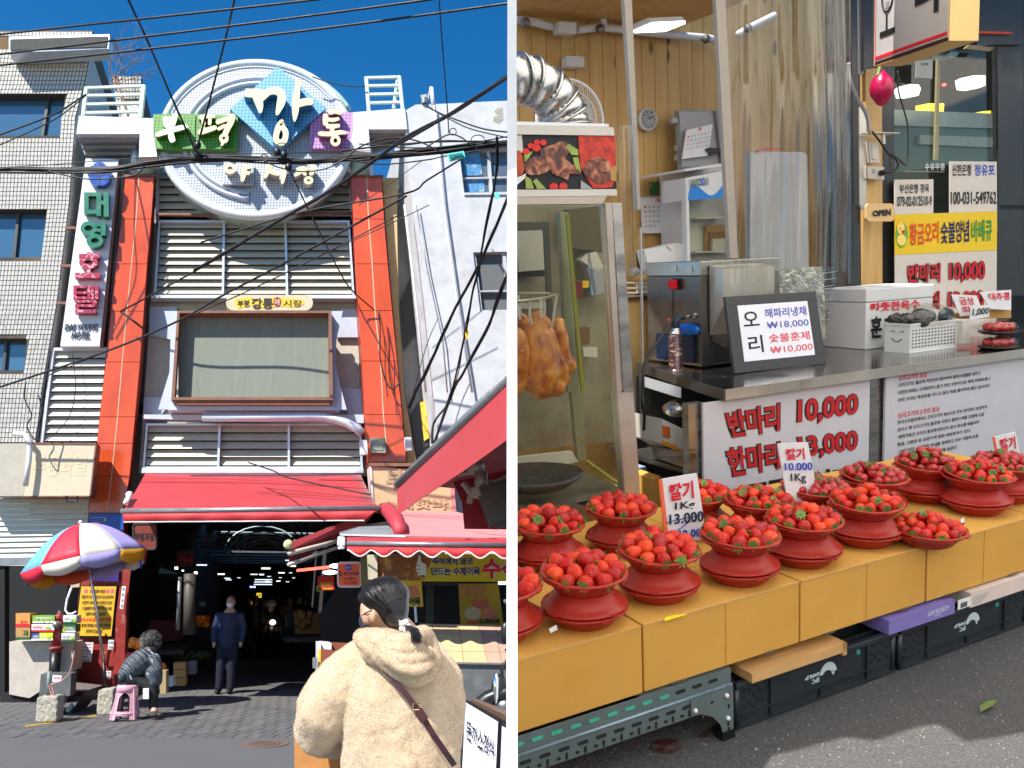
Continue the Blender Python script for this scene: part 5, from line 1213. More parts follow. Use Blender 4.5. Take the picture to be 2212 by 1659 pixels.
slab('paper_tag',cs(L7,(268,995),(348,1002),(340,1058),(262,1055)),gp-.05,.01,PAPER,None,label='small pink lettered paper tag tied near the short pole',cat='tag')
text('lettering','연금복권',cs(L7,(275,1008),(340,1010),(335,1035),(270,1032)),gp-.055,INKR,bpy.data.objects['paper_tag'],bold=.02)
Mb().tube([at(*L7(x,y),y=gp-.1)for x,y in((460,780),(440,900),(410,990),(350,1045),(290,1065),(250,1080),(235,1100),(245,1140),(262,1175),(278,1170),(270,1130),(255,1095))],.008,6).go('rope',flat('pink_rope',220,150,140),None,label='pink rope looped round the short green pole',cat='rope')
# fire hydrant standpipe
HY=gY(*L7(280,1250));kh=lambda x,y,dy=0.:at(*L7(x,y),y=HY+dy)
hd=thing('standpipe_hydrant','faded red standpipe hydrant on a black pipe in front of the fruit boxes','hydrant',V((kh(290,900).x,HY,0)))
HR=flat('faded_hydrant_red',150,45,45,.9,rough=.5,stain=(.3,.2,.18,1),stain_scale=8,stain_amt=.5)
Mb().tube([kh(322,500),kh(305,620),kh(295,740)],[.075,.07,.07],14).go('barrel',HR,hd,smooth=True)
Mb().tube([kh(325,448),kh(325,470),kh(322,490)],[.03,.06,.085],14).tube([kh(322,488),kh(321,500)],.09,14).go('bonnet',HR,hd,smooth=True)
Mb().tube([kh(327,425),kh(326,450)],.022,6).go('spindle',STEEL,hd)
Mb().tube([kh(300,548,-.02),kh(297,550,-.12)],.055,12).go('outlet_cap',STEEL,hd,smooth=True)
Mb().tube([kh(296,745),kh(295,770)],.11,14).tube([kh(294,772),kh(292,800)],.08,14).go('flange',HR,hd,smooth=True)
Mb().tube([kh(292,800),kh(275,1100)],.085,14).go('lower_pipe',BLACK,hd,smooth=True)
# low wall and plinth left, boxes of grapes on top
LWY=15.0
cw=thing('low_concrete_counter','pale concrete counter carrying the fruit boxes at the left edge','counter',at(*L7(200,1180),y=LWY))
slab('counter_body',[(20,1386),L7(452,705),L7(440,960),L7(60,1200),(20,1500)],LWY,.8,mat('pale_concrete',(.50,.44,.38,1),rough=.9,var=.15,bump=.5,bscale=20,stain=(.3,.27,.24,1),stain_scale=2,stain_amt=.6),cw)
slab('base_shade_slab',[(0,1500),L7(440,960),L7(440,1200),(0,1525)],LWY+.05,.6,DARK,cw)  # black slab puts the shade under the counter into colour
def fbox(label,x0,y0,x1,y1,m,words=(),fruit=None,Y=14.75):
 t=thing('fruit_box',label,'box',at(*L7((x0+x1)/2,y1),y=Y));q=cs(L7,(x0,y0),(x1,y0),(x1,y1),(x0,y1))
 slab('carton',q,Y,.4,m,t)
 slab('stripe',sub(q,0,1,.78,1),Y-.004,.003,words[0][2]if words else WHT,t)
 for s_,r_,mm in words:text('lettering',s_,[ipl(ipl(q[0],q[1],r_[0]),ipl(q[3],q[2],r_[0]),r_[1]),ipl(ipl(q[0],q[1],r_[2]),ipl(q[3],q[2],r_[2]),r_[1]),ipl(ipl(q[0],q[1],r_[2]),ipl(q[3],q[2],r_[2]),r_[3]),ipl(ipl(q[0],q[1],r_[0]),ipl(q[3],q[2],r_[0]),r_[3])],Y-.004,mm,t,bold=.02)
 if fruit:
  b=Mb();
  for i in range(16):x=rnd.uniform(*fruit[:2]);y=rnd.uniform(.35,.85);p=ipl(ipl(q[0],q[1],x),ipl(q[3],q[2],x),y);b.prism([at(p[0]+1.5*math.cos(a),p[1]+1.5*math.sin(a),y=Y-.006-i*.0004)for a in[i_*math.pi/3 for i_ in range(6)]],(0,.003,0))
  b.go('printed_grapes',GRAPE,t)
 return t
GRAPE=flat('grape_green',165,190,60,1);BG=flat('box_green',120,165,45,1);BWt=flat('box_white',235,235,240,.9);BN=flat('box_navy',35,60,120,1);BY_=flat('box_lime',205,215,40,1);DG=flat('box_dgreen',30,90,45,1)
fbox('orange fruit carton with white label at the left end of the counter',-60,450,66,570,flat('box_orange',215,150,75),[('국산',(.3,.5,.8,.8),INKR)])
fbox('brown open carton with green print below the orange carton',-60,575,66,685,CARD,[('과',(.5,.2,.9,.7),DG)])
fbox('green grape carton lettered in English, top of the left stack',88,470,285,535,BG,[('SHINE MUSCAT',(.15,.2,.9,.5),WHT)],(.05,.95,0,0))
fbox('white grape carton with pink lettering and yellow roundel, middle of the left stack',80,545,280,612,BWt,[('의동백화명선',(.05,.25,.5,.6),INKR)],(.6,.85))
fbox('navy carton with white lettering at the bottom left of the stack',78,622,148,688,BN,[('스테비언',(.2,.3,.95,.7),WHT)])
fbox('lime carton with white lettering at the bottom right of the left stack',150,622,268,690,BY_,[('고메포',(.1,.3,.5,.6),WHT)],(.6,.95))
fbox('white grape carton at the top of the right stack beside the hydrant',360,468,476,540,BWt,[('강즈머스',(.1,.3,.6,.6),DG)],(.6,.98))
fbox('white grape carton with dark green side, middle of the right stack',355,548,470,618,DG,[('샤인머스',(.3,.3,.95,.75),WHT)],(.0,.3))
fbox('white grape carton at the bottom of the right stack beside the hydrant',345,626,462,696,BWt,[('즈머스켓',(.1,.3,.6,.7),DG)],(.65,.98))
slab('cable_box',cs(L7,(432,112),(510,112),(502,218),(425,222)),15.3,.15,flat('box_beige',190,175,150),None,label='beige cable box hanging left of the yellow notice',cat='box')
Mb().tube([at(*L7(x,y),y=15.25)for x,y in((432,225),(395,330),(380,420),(400,455),(440,455),(475,435))],.02,6).go('cable',WHT,None,smooth=True,label='white cable looping down from the beige cable box',cat='cable')
# pillar notices
nb=thing('yellow_notice','yellow notice board with black Korean text on the pillar','notice',at(*L7(630,650),y=15.8))
slab('frame',cs(L7,(510,205),(860,205),(805,668),(455,660)),15.84,.05,BLACK,nb)
qn=cs(L7,(520,212),(830,212),(785,652),(468,648));slab('sheet',qn,15.8,.03,flat('notice_yellow',225,175,30,.95),nb)
for i,(s_,r_)in enumerate((('부평깡통야시장은',(.3,.7)),('대한민국 1호 야시장으로써 2013년도부터',(.05,.95)),('지금까지 100여명 이상 운영되고 있으며',(.08,.92)),('손님들에게 다양한 먹거리와 서비스를',(.1,.92)),('제공하기위해 각 상점마다',(.22,.8)),('“겹치는 음식은 절대 판매하지 않겠다”',(.05,.97)),('는 철저한 원칙을 지금까지도 지켜가며',(.07,.95)),('운영하고 있습니다.',(.28,.75)))):
 v0=.06+i*.115;text('lettering',s_,sub(qn,r_[0],r_[1],v0,v0+.075),15.795,INKR if i==5 else INKB,nb,bold=.03)
for x in(.1,.26,.72,.86):slab('pink_stamp',sub(qn,x,x+.09,.06,.13),15.795,.004,flat('pink_ink',230,90,140),nb)
bn=thing('festival_banner','blue night market banner at the top of the notice pillar above the umbrella','banner',at(*L5(735,1200),y=15.8))
qb=cs(L5,(590,1070),(888,1072),(895,1215),(585,1215));slab('banner_sheet',qb,15.80,.04,mat('banner_blue',C(15,80,170,.9),rough=.4,stain=C(40,30,110),stain_scale=2.5,stain_amt=1,stain_lo=.5),bn)
slab('frame',cs(L5,(582,1062),(895,1064),(895,1072),(584,1070)),15.78,.04,BLACK,bn)
slab('printed_moon',ell(2.6,2.6,*L5(730,1127),n=16),15.79,.004,YEL,bn)
slab('printed_lamp',cs(L5,(605,1150),(650,1143),(700,1155),(660,1165),(610,1165)),15.79,.004,flat('amber',240,150,30),bn)
for i in range(14):slab('printed_dot',ell(.7,.7,*L5(605+i*10,1110-6*math.sin(i/4)),n=6),15.79,.003,PAPER,bn)
pn=thing('purple_banner','purple notice with an orange label above the yellow notice','banner',at(*L7(700,160),y=15.8))
qp=[L5(590,1480),L5(855,1440),L7(850,170),L7(535,160)];slab('banner_sheet',qp,15.78,.04,mat('banner_purple',C(60,30,110,1),rough=.4,var=.2,scale=2),pn)
slab('orange_label',rrect(*L5(600,1582),*L5(808,1605),2.5),15.774,.004,flat('label_orange',235,160,40),pn)
text('lettering','누리상품권 환영(사용가능)',rect(*L5(607,1586),*L5(800,1602)),15.77,INKB,pn,bold=.02)
text('lettering','(사)부평깡통시장 상인회',rect(*L5(610,1622),*L5(770,1640)),15.77,PAPER,pn,bold=.02)
text('lettering','(월별 수·5일 휴무)',rect(*L5(650,1525),*L5(795,1543)),15.77,PAPER,pn,bold=.02)
def note(label,q,rows,Y=15.8,k=L7,m=PAPER):
 t=thing('paper_notice',label,'notice',at(*k(*q[2]),y=Y));Q=cs(k,*q);slab('sheet',Q,Y,.01,m,t)
 for i,(s_,a,b_,mm)in enumerate(rows):v0=(i+.25)/len(rows);text('lettering',s_,sub(Q,a,b_,v0,v0+.55/len(rows)),Y-.004,mm,t,bold=.02)
 return t
note('white rental notice with magenta heading on the red pillar base',[(515,705),(628,708),(608,880),(495,878)],[('임대 새들원선',.08,.92,INKR),('24평 방1칸 화2',.08,.9,NAVY),('전가실 호점권장',.08,.9,INKB),('월수리 (특시입주)',.1,.8,INKR),('보 3천만/월00만',.1,.7,INKB),('010-3463-3980',.1,.85,INKB)])
note('small white sticker notice at the upper right of the pillar base',[(760,685),(808,685),(802,770),(755,770)],[('긴급',.1,.9,INKB),('모집',.1,.9,INKB)])
note('torn white sticker low on the red pillar base',[(722,962),(785,960),(780,1015),(718,1015)],[('02-330',.1,.9,INKB),('010-6015',.1,.9,INKB)])
note('narrow vertical white sticker on the side of the pillar',[(880,210),(915,210),(890,410),(860,408)],[('유',.2,.8,INKB),('동',.2,.8,INKB),('상',.2,.8,INKB),('회',.2,.8,INKB)],Y=15.75)
# grey cabinet, folded black panels
slab('grey_cabinet',cs(L7,(162,990),(430,985),(420,1180),(145,1185)),13.2,.4,mat('cabinet_grey',(.12,.13,.13,1),rough=.45,metal=.3,stain=(.25,.22,.2,1),stain_scale=5,stain_amt=.5),None,label='grey metal cabinet behind the left concrete block',cat='cabinet')
bp_=thing('folded_panels','black sheet panels folded like a tent between the two concrete blocks','panel',at(*L7(500,1330),z=0))
BP=mat('black_sheet',(.04,.038,.038,1),rough=.45,var=.3,bump=.3,bscale=15)
ga=lambda x,y:at(*L7(x,y),z=.01)
y_=gY(*L7(500,1335));kp=lambda x,y,dy=0.:at(*L7(x,y),y=y_+dy)
mk('top_sheet',*_pr([kp(375,1125,.1),kp(560,1135,0),kp(715,1085,.8),kp(480,1060,.9)],(0,0,-.015)),mat('dusty_sheet',(.16,.13,.12,1),rough=.7,var=.2),bp_)
mk('left_sheet',*_pr([kp(375,1125,.1),kp(310,1335,-.05),kp(330,1350,.6),kp(440,1080,.9)],(.012,0,0)),BP,bp_)
mk('right_sheet',*_pr([kp(560,1135,0),kp(412,1338,-.1),kp(520,1335,.5),kp(700,1110,.8)],(.012,0,0)),BP,bp_)
mk('bracket',*_pr([kp(375,1310,0),kp(405,1330,0),kp(450,1270,.1),kp(430,1245,.1)],(0,.03,0)),WHT,bp_)
# fish cake stall at the right
sf=thing('fish_cake_banner','yellow shop banner with fried food photo, thumbs-up hand and navy Korean text','banner',at(*L6(1700,1659),y=14.3))
qf=[L6(1060,1430),L6(2290,1430),L8(2290,172),L8(1060,165)]
slab('banner_sheet',qf,14.3,.05,flat('banner_yellow',195,175,15,1.3,rough=.5),sf)
b=Mb();rr2=random.Random(9)
slab('food_photo',cs(L6,(1062,1432),(1560,1432),(1500,1900),(1062,1900))if 0 else[L6(1062,1432),L6(1560,1432),L8(1470,160),L8(1062,160)],14.292,.004,mat('fried_print',C(150,85,25,1),rough=.5,var=.5,scale=5,stain=C(225,160,70),stain_scale=5.5,stain_amt=1,stain_lo=.5),sf)
WG=flat('glove_white',230,230,215,1)
slab('printed_hand',[L6(1415,1490),L6(1428,1440),L6(1445,1445),L6(1450,1500),L6(1490,1520),L6(1498,1560),L6(1490,1640),L8(1480,110),L8(1420,115),L8(1405,60),L8(1400,10),L6(1405,1540)],14.286,.004,WG,sf)
for y in(25,60,90):slab('printed_line',[L8(1402,y),L8(1445,y-4),L8(1445,y+1),L8(1402,y+5)],14.283,.002,BLACK,sf)
def otext(s_,q,Y,fill,rim,par,bold=.03,rb=.09,**kw):
 text('lettering_rim',s_,q,Y+.003,rim,par,bold=rb,**kw);text('lettering',s_,q,Y,fill,par,bold=bold,**kw)
otext('즉석에서 바로',rect(*L6(1545,1462),*L6(1905,1525)),14.285,NAVY,WG,sf);otext('만드는 수제어묵',rect(*L6(1535,1545),*L6(1968,1618)),14.285,NAVY,WG,sf)
otext('수석',rect(*L6(1990,1470),*L6(2310,1645)),14.28,INKR,WG,sf,bold=.05)
py=thing('fish_cake_poster','yellow fish cake poster hanging in the stall window behind the woman','poster',at(*L8(1990,550),y=14.2))
qy=cs(L8,(1780,190),(2130,185),(2178,560),(1800,555));slab('sheet',qy,14.2,.03,flat('poster_yellow',165,135,15,1),py)
SN=mat('snack_print',C(190,110,70),rough=.5,var=.4,scale=12)
for i in range(5):slab('printed_snack',sub(qy,.08+i*.12,.15+i*.12,.05,.30),14.195,.004,SN,py)
slab('printed_tray',sub(qy,.3,.7,.38,.58),14.195,.004,flat('tray_red',190,90,60),py);slab('printed_plate',ell(18,14,*L8(1905,450),n=20),14.194,.004,flat('plate_cream',190,170,130),py);slab('printed_plate',ell(18,14,*L8(2050,455),n=20),14.194,.004,SN,py)
text('lettering','수제어묵',cs(L8,(1955,495),(2145,495),(2145,550),(1955,550)),14.19,INKB,py,bold=.04);text('lettering','90%',cs(L8,(1850,510),(1950,510),(1950,550),(1850,550)),14.19,INKR,py,bold=.02)
pz=thing('fish_cake_placard','small yellow placard on a stick just right of the woman’s head','placard',at(*L8(1400,520),y=13.5))
slab('sheet',cs(L8,(1240,158),(1450,160),(1468,392),(1240,392)),13.5,.03,flat('placard_yellow',210,170,25,1),pz)
slab('printed_tray',cs(L8,(1320,205),(1410,205),(1440,290),(1330,310)),13.495,.004,SN,pz);text('lettering','어묵',cs(L8,(1340,305),(1440,305),(1440,380),(1340,380)),13.495,INKB,pz,bold=.05)
Mb().tube([at(*L8(1395,392),y=13.5),at(*L8(1405,530),y=13.5)],.02,6).go('stick',WHT,pz)
slab('stall_post',[L6(975,1435),L6(1060,1435),L8(1062,150),L8(985,150)],14.2,.12,mat('cream_post',(.5,.46,.33,1)),None,label='cream upright post at the left end of the yellow banner',cat='post')
stl=thing('fish_cake_stall','dark interior of the fish cake stall with shelves behind the counter','stall',at(1000,1500,z=0))
slab('back_wall',[(780,1150),(1112,1150),(1112,1520),(700,1520),(690,1330),(740,1250)],16.6,.2,DARK,stl);slab('shelf',[L8(1060,175),L8(2290,180),L8(2290,200),L8(1060,195)],14.4,1.6,IW,stl)
slab('upright',cs(L8,(1500,180),(1560,180),(1560,540),(1500,540)),14.8,.1,IC,stl)
slab('side_panel',[L6(915,1450),L6(975,1450),L8(985,600),L8(930,600)],15.0,.1,mat('olive_panel',(.18,.17,.04,1),rough=.5),stl)
Mb().bar(at(*L8(2130,182),y=13.9),at(*L8(2300,182),y=13.9),.1,.05).go('tube_lamp',LAMPC,None,label='white lit tube lamp under the yellow banner at the right',cat='lamp')
ct=thing('stall_counter','grey counter front draped with tan cardboard at the right','counter',at(1020,1540,z=0))
slab('counter_front',cs(L8,(1500,890),(2290,905),(2290,1420),(1690,1400)),12.6,.9,mat('counter_grey',(.15,.155,.16,1),rough=.45,metal=.3,stain=(.24,.24,.25,1),stain_scale=3,stain_amt=.5),ct)
slab('counter_edge',cs(L8,(1500,878),(2290,890),(2290,906),(1500,892)),12.55,.9,STEEL,ct)
cards=flat('drape_card',205,175,130,.95,rough=.9,var=.08,rand=.05);cardp=flat('drape_card_pink',190,150,130,.95,rough=.9,rand=.05)
cd=thing('cardboard_drape','flattened tan cardboard sheets lying over the stall goods','cardboard',at(*L8(1900,880),y=12.6))
cols_=[(1430,1420),(1545,1560),(1780,1810),(1950,2010),(2105,2140),(2290,2290)];rows_=[(540,560),(635,655),(780,795),(885,888)]
for i in range(5):
 for j in range(3):
  a=cols_[i];c_=cols_[i+1];f0,f1=j/3,(j+1)/3;lx=lambda cc,f:cc[0]+(cc[1]-cc[0])*f*1.6
  y0,y1=rows_[j],rows_[j+1];Y0,Y1=13.3-.25*j,13.3-.25*(j+1)
  pts=[at(*L8(lx(a,f0)+2,y0[0]+i*4),y=Y0),at(*L8(lx(c_,f0)-2,y0[0]+i*4+3),y=Y0),at(*L8(lx(c_,f1)-2,y1[0]+i*4),y=Y1),at(*L8(lx(a,f1)+2,y1[0]+i*4-3),y=Y1)]
  mk('cardboard_sheet',*_pr(pts,(0,.02,-.02)),cardp if i>2 else cards,cd)
bx2=thing('red_brown_chest','red brown chests on the counter left of the woman’s shoulder','chest',at(*L8(700,950),y=12.6))
RB=flat('chest_brown',140,75,50,.9,rough=.5)
slab('chest',cs(L8,(565,765),(690,785),(760,800),(760,1000),(565,1000)),12.6,.5,RB,bx2);slab('lid',cs(L8,(655,720),(860,728),(900,760),(690,785)),12.9,.5,RB,bx2)
pn_=thing('freezer','white fronted freezer cabinet left of the brown chests','freezer',at(*L8(530,1000),y=12.8))
slab('front',cs(L8,(535,715),(560,715),(560,1000),(535,1000)),12.7,.6,WHT,pn_);slab('front',cs(L8,(562,708),(655,716),(655,770),(562,765)),12.75,.5,WHT,pn_);slab('sticker',cs(L8,(538,770),(560,770),(558,960),(540,960)),12.69,.01,YEL,pn_)
slab('side_handle',rrect(*L8(488,842),*L8(530,938),3),12.6,.06,flat('grey_box',120,125,130),pn_)
# signboard (A-frame) and scooter at the lower right corner
af=thing('menu_board','black framed white menu board lettered in black at the lower right corner','signboard',at(1060,1760,y=4.6))
AFY=4.6;q=cs(L8,(1835,1205),(2145,1375),(2120,1950),(1790,1950));slab('frame',[q[0],q[1],q[2],q[3]],AFY,.05,BLACK,af)
qi=cs(L8,(1845,1240),(2128,1410),(2105,1930),(1810,1930));slab('sheet',qi,AFY-.012,.01,flat('board_white',225,228,245,.95),af)
slab('frame',cs(L8,(2148,1380),(2300,1460),(2300,1950),(2120,1950)),AFY+.02,.05,BLACK,af);slab('sheet',cs(L8,(2168,1450),(2300,1520),(2300,1930),(2150,1930)),AFY,.015,MATS['board_white'],af)
mk('top_rail',*_pr([at(*L8(1880,1205),y=AFY+.1),at(*L8(1905,1195),y=AFY+.3),at(*L8(2300,1340),y=AFY+.3),at(*L8(2300,1400),y=AFY+.1)],(0,0,-.03)),mat('rail_brown',(.10,.05,.03,1),rough=.5),af)
for i,s_ in enumerate('돈까스정식'):
 x=1850+i*50;y=1400+i*36;text('lettering',s_,cs(L8,(x,y),(x+46,y+26),(x+44,y+190),(x-2,y+165)),AFY-.018,INKB,af,bold=.015)
ms=thing('parked_motorcycle','dark motorcycle cut off by the right edge beside the menu board','motorcycle',at(1095,1560,z=0));MY=6.0
km=lambda x,y,dy=0.:at(*L8(x,y),y=MY+dy)
Mb().ball(km(2135,1120),.05,.05,.095).go('headlight_shell',BLACK,ms,smooth=True);Mb().ball(km(2112,1115,-.03),.022,.03,.10).go('headlight',MATS['chrome'],ms,smooth=True)
Mb().tube([km(2200,760),km(2225,800),km(2220,850)],.014,8).ball(km(2195,625),.035,.02,.07).tube([km(2195,640),km(2215,700),km(2230,760)],.012,6).go('mirror',BLACK,ms,smooth=True)
Mb().tube([km(2225,850),km(2160,920),km(2165,1000),km(2190,1090),km(2200,1110)],.012,6).tube([km(2165,1150),km(2215,1160)],.03,8).go('cable_loom',BLACK,ms,smooth=True)
Mb().ball(km(2205,1310),.10,.06,.09).ball(km(2195,1250,.02),.05,.05,.1).go('engine_cover',mat('engine_grey',(.1,.1,.11,1),rough=.3,metal=.6),ms,smooth=True)
Mb().tube([km(2200,1110),km(2190,1250),km(2200,1500)],.03,8).go('fork',STEEL,ms,smooth=True)
wc=km(2230,1560);Mb().tube([wc+V((.28*math.cos(a),0,.28*math.sin(a)))for a in[2*math.pi*i/24 for i in range(25)]],.05,8,caps=False).go('wheel',BLACK,ms,smooth=True)
# overhead cables
def cable(label,pts,k,Y0,Y1=None,r=.016,sag=0,group=None):
 n=len(pts);Y1=Y0 if Y1 is None else Y1;P=[at(*k(x,y),y=Y0+(Y1-Y0)*i/(n-1))for i,(x,y)in enumerate(pts)]
 P=smoothed(P,5)if n>2 else P
 return Mb().tube(P,r,6).go('cable',RUBBER,None,smooth=True,label=label,cat='cable',group=group or 'overhead cables')
cable('black cable running up to the right across the top of the sky, uppermost of three',[(-320,162),(560,66),(1130,5),(2700,-170),(4200,-360)],L1,11,9)
cable('middle of the three cables rising across the top of the sky',[(-320,340),(800,205),(2212,28),(3400,-130),(4600,-300)],L1,11,9)
cable('lowest of the three cables rising across the top of the sky',[(-320,436),(700,325),(2212,152),(2079+1280,5),(2079+2400,-150)],L1,11,9)
cable('steep cable falling from the top left of the sky to the green letters',[(880,-280),(1010,0),(1090,170),(1330,730),(1480,1060),(1525,1170),(1600,1225)],L1,10.5,13)
cable('steep cable falling from the top of the sky past the left of the letters',[(1905,-280),(1840,0),(1800,170),(1660,720),(1570,1060),(1545,1170)],L1,10.5,13)
cable('thin cable dropping through the right of the sky to the stucco roof',[(1600,-280),(1617,-20),(1640,300),(1680,800),(1692,1020)],L2,11,13,r=.010)
cable('short cable from the round sign to the right railing',[(485,525),(620,570),(800,605),(955,612)],L2,15.4,r=.012)
cable('thick cable climbing from the sign bottom to the right edge',[(-560,2240),(200,1790),(600,1560),(1000,1290),(1300,1070),(1700,860),(1950,700),(2290,470)],L2,13.5,9,r=.028)
cable('second strand beside the thick climbing cable',[(1220,1140),(1600,920),(1850,755),(2290,485)],L2,11,9,r=.018)
cable('cable from the left orange pillar up to the bottom of the round sign',[(870,940),(1180,775),(1800,430),(2230,150)],L3,15.5,14.2,r=.018)
cable('cable crossing the screen from the left building up to the right',[(-320,1650),(700,1310),(1370,1030),(1790,790),(2212,570),(2800,250),(3400,-80)],L3,14.6,12,r=.018)
cable('thin cable beneath the screen-crossing cable',[(200,1520),(1400,1020),(2212,660),(3350,80)],L3,14.8,12,r=.009)
cable('short cable stub leaning on the left orange pillar',[(868,942),(960,1010),(1065,1092)],L3,15.6,r=.02)
cable('cable falling from the bundle across the louvers to the right pillar',[(275,1325),(430,1659),(600,2000)],L2,13.2,15,r=.014)
cable('cable sagging down to the right orange pillar',[(435,0),(600,340),(760,650),(860,780),(1035,930)],L4,15,15.8,r=.014)
cable('cable hanging in a loop on the right orange pillar',[(1070,932),(1085,1100),(1085,1350),(1140,1570),(1200,1625),(1265,1565)],L4,15.7,r=.014)
cable('second hanging cable on the right orange pillar',[(1075,935),(1125,1200),(1130,1450),(1150,1700)],L4,15.7,r=.01)
cable('third hanging cable on the right orange pillar',[(1072,935),(1140,1250),(1210,1650),(1290,1990)],L4,15.72,r=.008)
cable('cable looping above the bundle to the left of the stucco building',[(790,1240),(900,1150),(1100,1075),(1300,1070),(1450,1105),(1600,1180)],L2,12.6,r=.012)
cable('arched cable loop over the bundle near the stucco window',[(1480,1160),(1600,1080),(1700,1035),(1800,1060),(1950,1170),(2100,1300)],L2,12.4,r=.011)
cable('cable leaving the stucco roof towards the right edge',[(1480,770),(1600,840),(1800,920),(2020,990),(2290,1020)],L2,14,11,r=.013)
cable('second cable leaving the stucco roof towards the right edge',[(1500,790),(1700,900),(1900,990),(2290,1080)],L2,14,11,r=.010)
cable('thin slanting cable below the bundle on the stucco wall',[(900,1659),(1200,1450),(1450,1270)],L2,14,r=.007)
cable('slanting cable from the bundle to below the screen',[(-500,1990),(400,1720),(1300,1560),(1500,1440),(1790,1260)],L2,14,12.4,r=.016)
cable('thin cable crossing the louvers and right pillar',[(0,720),(600,430),(1100,200),(1520,0)],L4,14,r=.008)
b_=thing('cable_bundle','thick bundle of black cables sagging across the facade under the market letters','cables',at(*L2(0,1275),y=12.8))
b=Mb();cr_=random.Random(11)
base_pts=[(-2350,1350),(-2079,1345),(-1700,1352),(-1300,1345),(-1000,1300),(-600,1258),(-200,1255),(150,1265),(500,1270),(760,1250),(1000,1240),(1300,1215),(1700,1180),(2000,1140),(2290,1120)]
for i in range(20):
 ph=cr_.uniform(0,6);amp=cr_.uniform(4,26);off=cr_.uniform(-26,26);P=[]
 for j,(x,y)in enumerate(base_pts):P.append(at(*L2(x,y+off*(.55+.45*math.cos(j*.9+ph))+amp*.4*math.sin(j*1.3+ph)),y=12.8+cr_.uniform(-.03,.03)))
 b.tube(smoothed(P,4),cr_.choice((.010,.013,.016,.02)),5)
b.go('strands',RUBBER,b_,kind='stuff')
b=Mb()
for pts,r in(([(-2350,1330),(-1800,1300),(-1000,1240),(-300,1215),(200,1200),(700,1185),(1000,1180)],.007),([(-1850,1360),(-1500,1430),(-1100,1400),(-1000,1310)],.012),([(60,1270),(200,1330),(400,1365),(600,1340),(700,1290),(780,1250)],.012),
([(800,1260),(1100,1300),(1500,1260),(1700,1220),(2290,1130)],.012),([(750,1180),(1100,1140),(1600,1100),(2290,1100)],.016),([(900,1120),(1400,1155),(1800,1130),(2290,1080)],.012),([(1000,1230),(1500,1200),(2290,1090)],.02),([(1300,1130),(1700,1090),(2290,1130)],.014),([(1400,1180),(1900,1110),(2290,1040)],.012)):
 b.tube(smoothed([at(*L2(x,y),y=12.75)for x,y in pts],5),r,5)
for cx_,cy_,rx_,ry_ in((215,1165,60,55),(60,1240,30,30),(1730,1010,30,30),(1950,1080,60,40)):b.tube([at(*L2(cx_+rx_*math.cos(a),cy_+ry_*math.sin(a)),y=12.7)for a in[i*.4 for i in range(16)]],.009,5)
b.go('loose_strands',RUBBER,b_,kind='stuff')
for x,y in((235,1215),(175,1190),(-530,1130),(-530,1215),(275,1325)):Mb().ball(at(*L2(x,y),y=12.7),.06,.05,.07).go('splice',BLACK,b_,smooth=True)
slab('cable_tag',cs(L2,(1675,1205),(1825,1180),(1842,1240),(1700,1275)),12.6,.01,flat('tag_turquoise',90,225,215,.9),b_)
for i in range(4):slab('tag_print',cs(L2,(1690+i*5,1215+i*12),(1815+i*5,1195+i*12),(1815+i*5,1200+i*12),(1690+i*5,1220+i*12)),12.59,.004,flat('tag_ink',20,110,110),b_)
slab('cable_tag',cs(L2,(2100,1555),(2140,1550),(2140,1595),(2100,1605)),12.0,.01,MATS['tag_turquoise'],b_)
# steep bundles at the right edge
for lab_,pts,r,n_ in(('thick twisted cable bundle falling from the right edge down to the near awning',[(2300,-300),(2160,80),(2080,260),(1980,480),(1900,640),(1760,900),(1650,1130),(1560,1320),(1480,1500),(1400,1660),(1340,1800)],.022,6),
('thinner cable bundle falling along the stucco wall beside the thick one',[(2120,-600),(2120,-300),(2060,0),(2000,280),(1960,560),(1910,760),(1850,1060),(1820,1200),(1770,1480),(1720,1659)],.014,4),
('single cable curving down from the right edge below the thick bundle',[(2290,480),(2200,640),(2120,850),(2050,1060),(1920,1300),(1800,1520),(1720,1659),(1500,2300)],.02,2)):
 t_=thing('cable_bundle',lab_,'cables',at(*L4(*pts[0]),y=10));b=Mb()
 for i in range(n_):
  ph=cr_.uniform(0,6);P=[at(*L4(x+9*math.sin(j*1.7+ph),y+6*math.cos(j*2.1+ph)),y=9.0+3.0*j/len(pts))for j,(x,y)in enumerate(pts)]
  b.tube(smoothed(P,5),r*(cr_.uniform(.4,.9)),5)
 b.go('strands',RUBBER,t_,kind='stuff')
slab('yellow_cable_tag',cs(L4,(1855,1060),(1868,1100),(1862,1170),(1848,1200),(1838,1140)),10.9,.01,YEL,None,label='yellow tag on the cables in front of the stucco wall',cat='tag')
cable('fine cables from the stucco window down to the awning',[(1600,1000),(1500,1230),(1380,1659)],L4,14.8,r=.008)
cable('black cable snaking down the side of the stucco building',[(1730,0),(1680,110),(1560,270),(1545,450)],L6,14.5,r=.02)
cable('cable from the louvers over the main awning',[(2000,620),(2212,690),(2079+300,760),(2079+1000,905)],L5,15,13,r=.012)
cable('left cable group entering the tiled building by the railing',[(-320,1080),(250,870),(440,760),(560,680)],L1,13.8,15,r=.016)
cable('second left cable entering the tiled building by the railing',[(-320,1180),(150,970),(350,860),(560,690)],L1,13.9,15,r=.012)
cable('messy cable tangled on the lower corner of the tiled building',[(30,-100),(20,60),(80,200),(40,300),(110,420),(130,330),(170,160),(140,20)],L5,15.0,r=.012)
cable('thin cable hanging down the louvred annex',[(440,1290-1659),(470,-60),(430,170),(350,300),(200,440)],L5,15.8,r=.008)
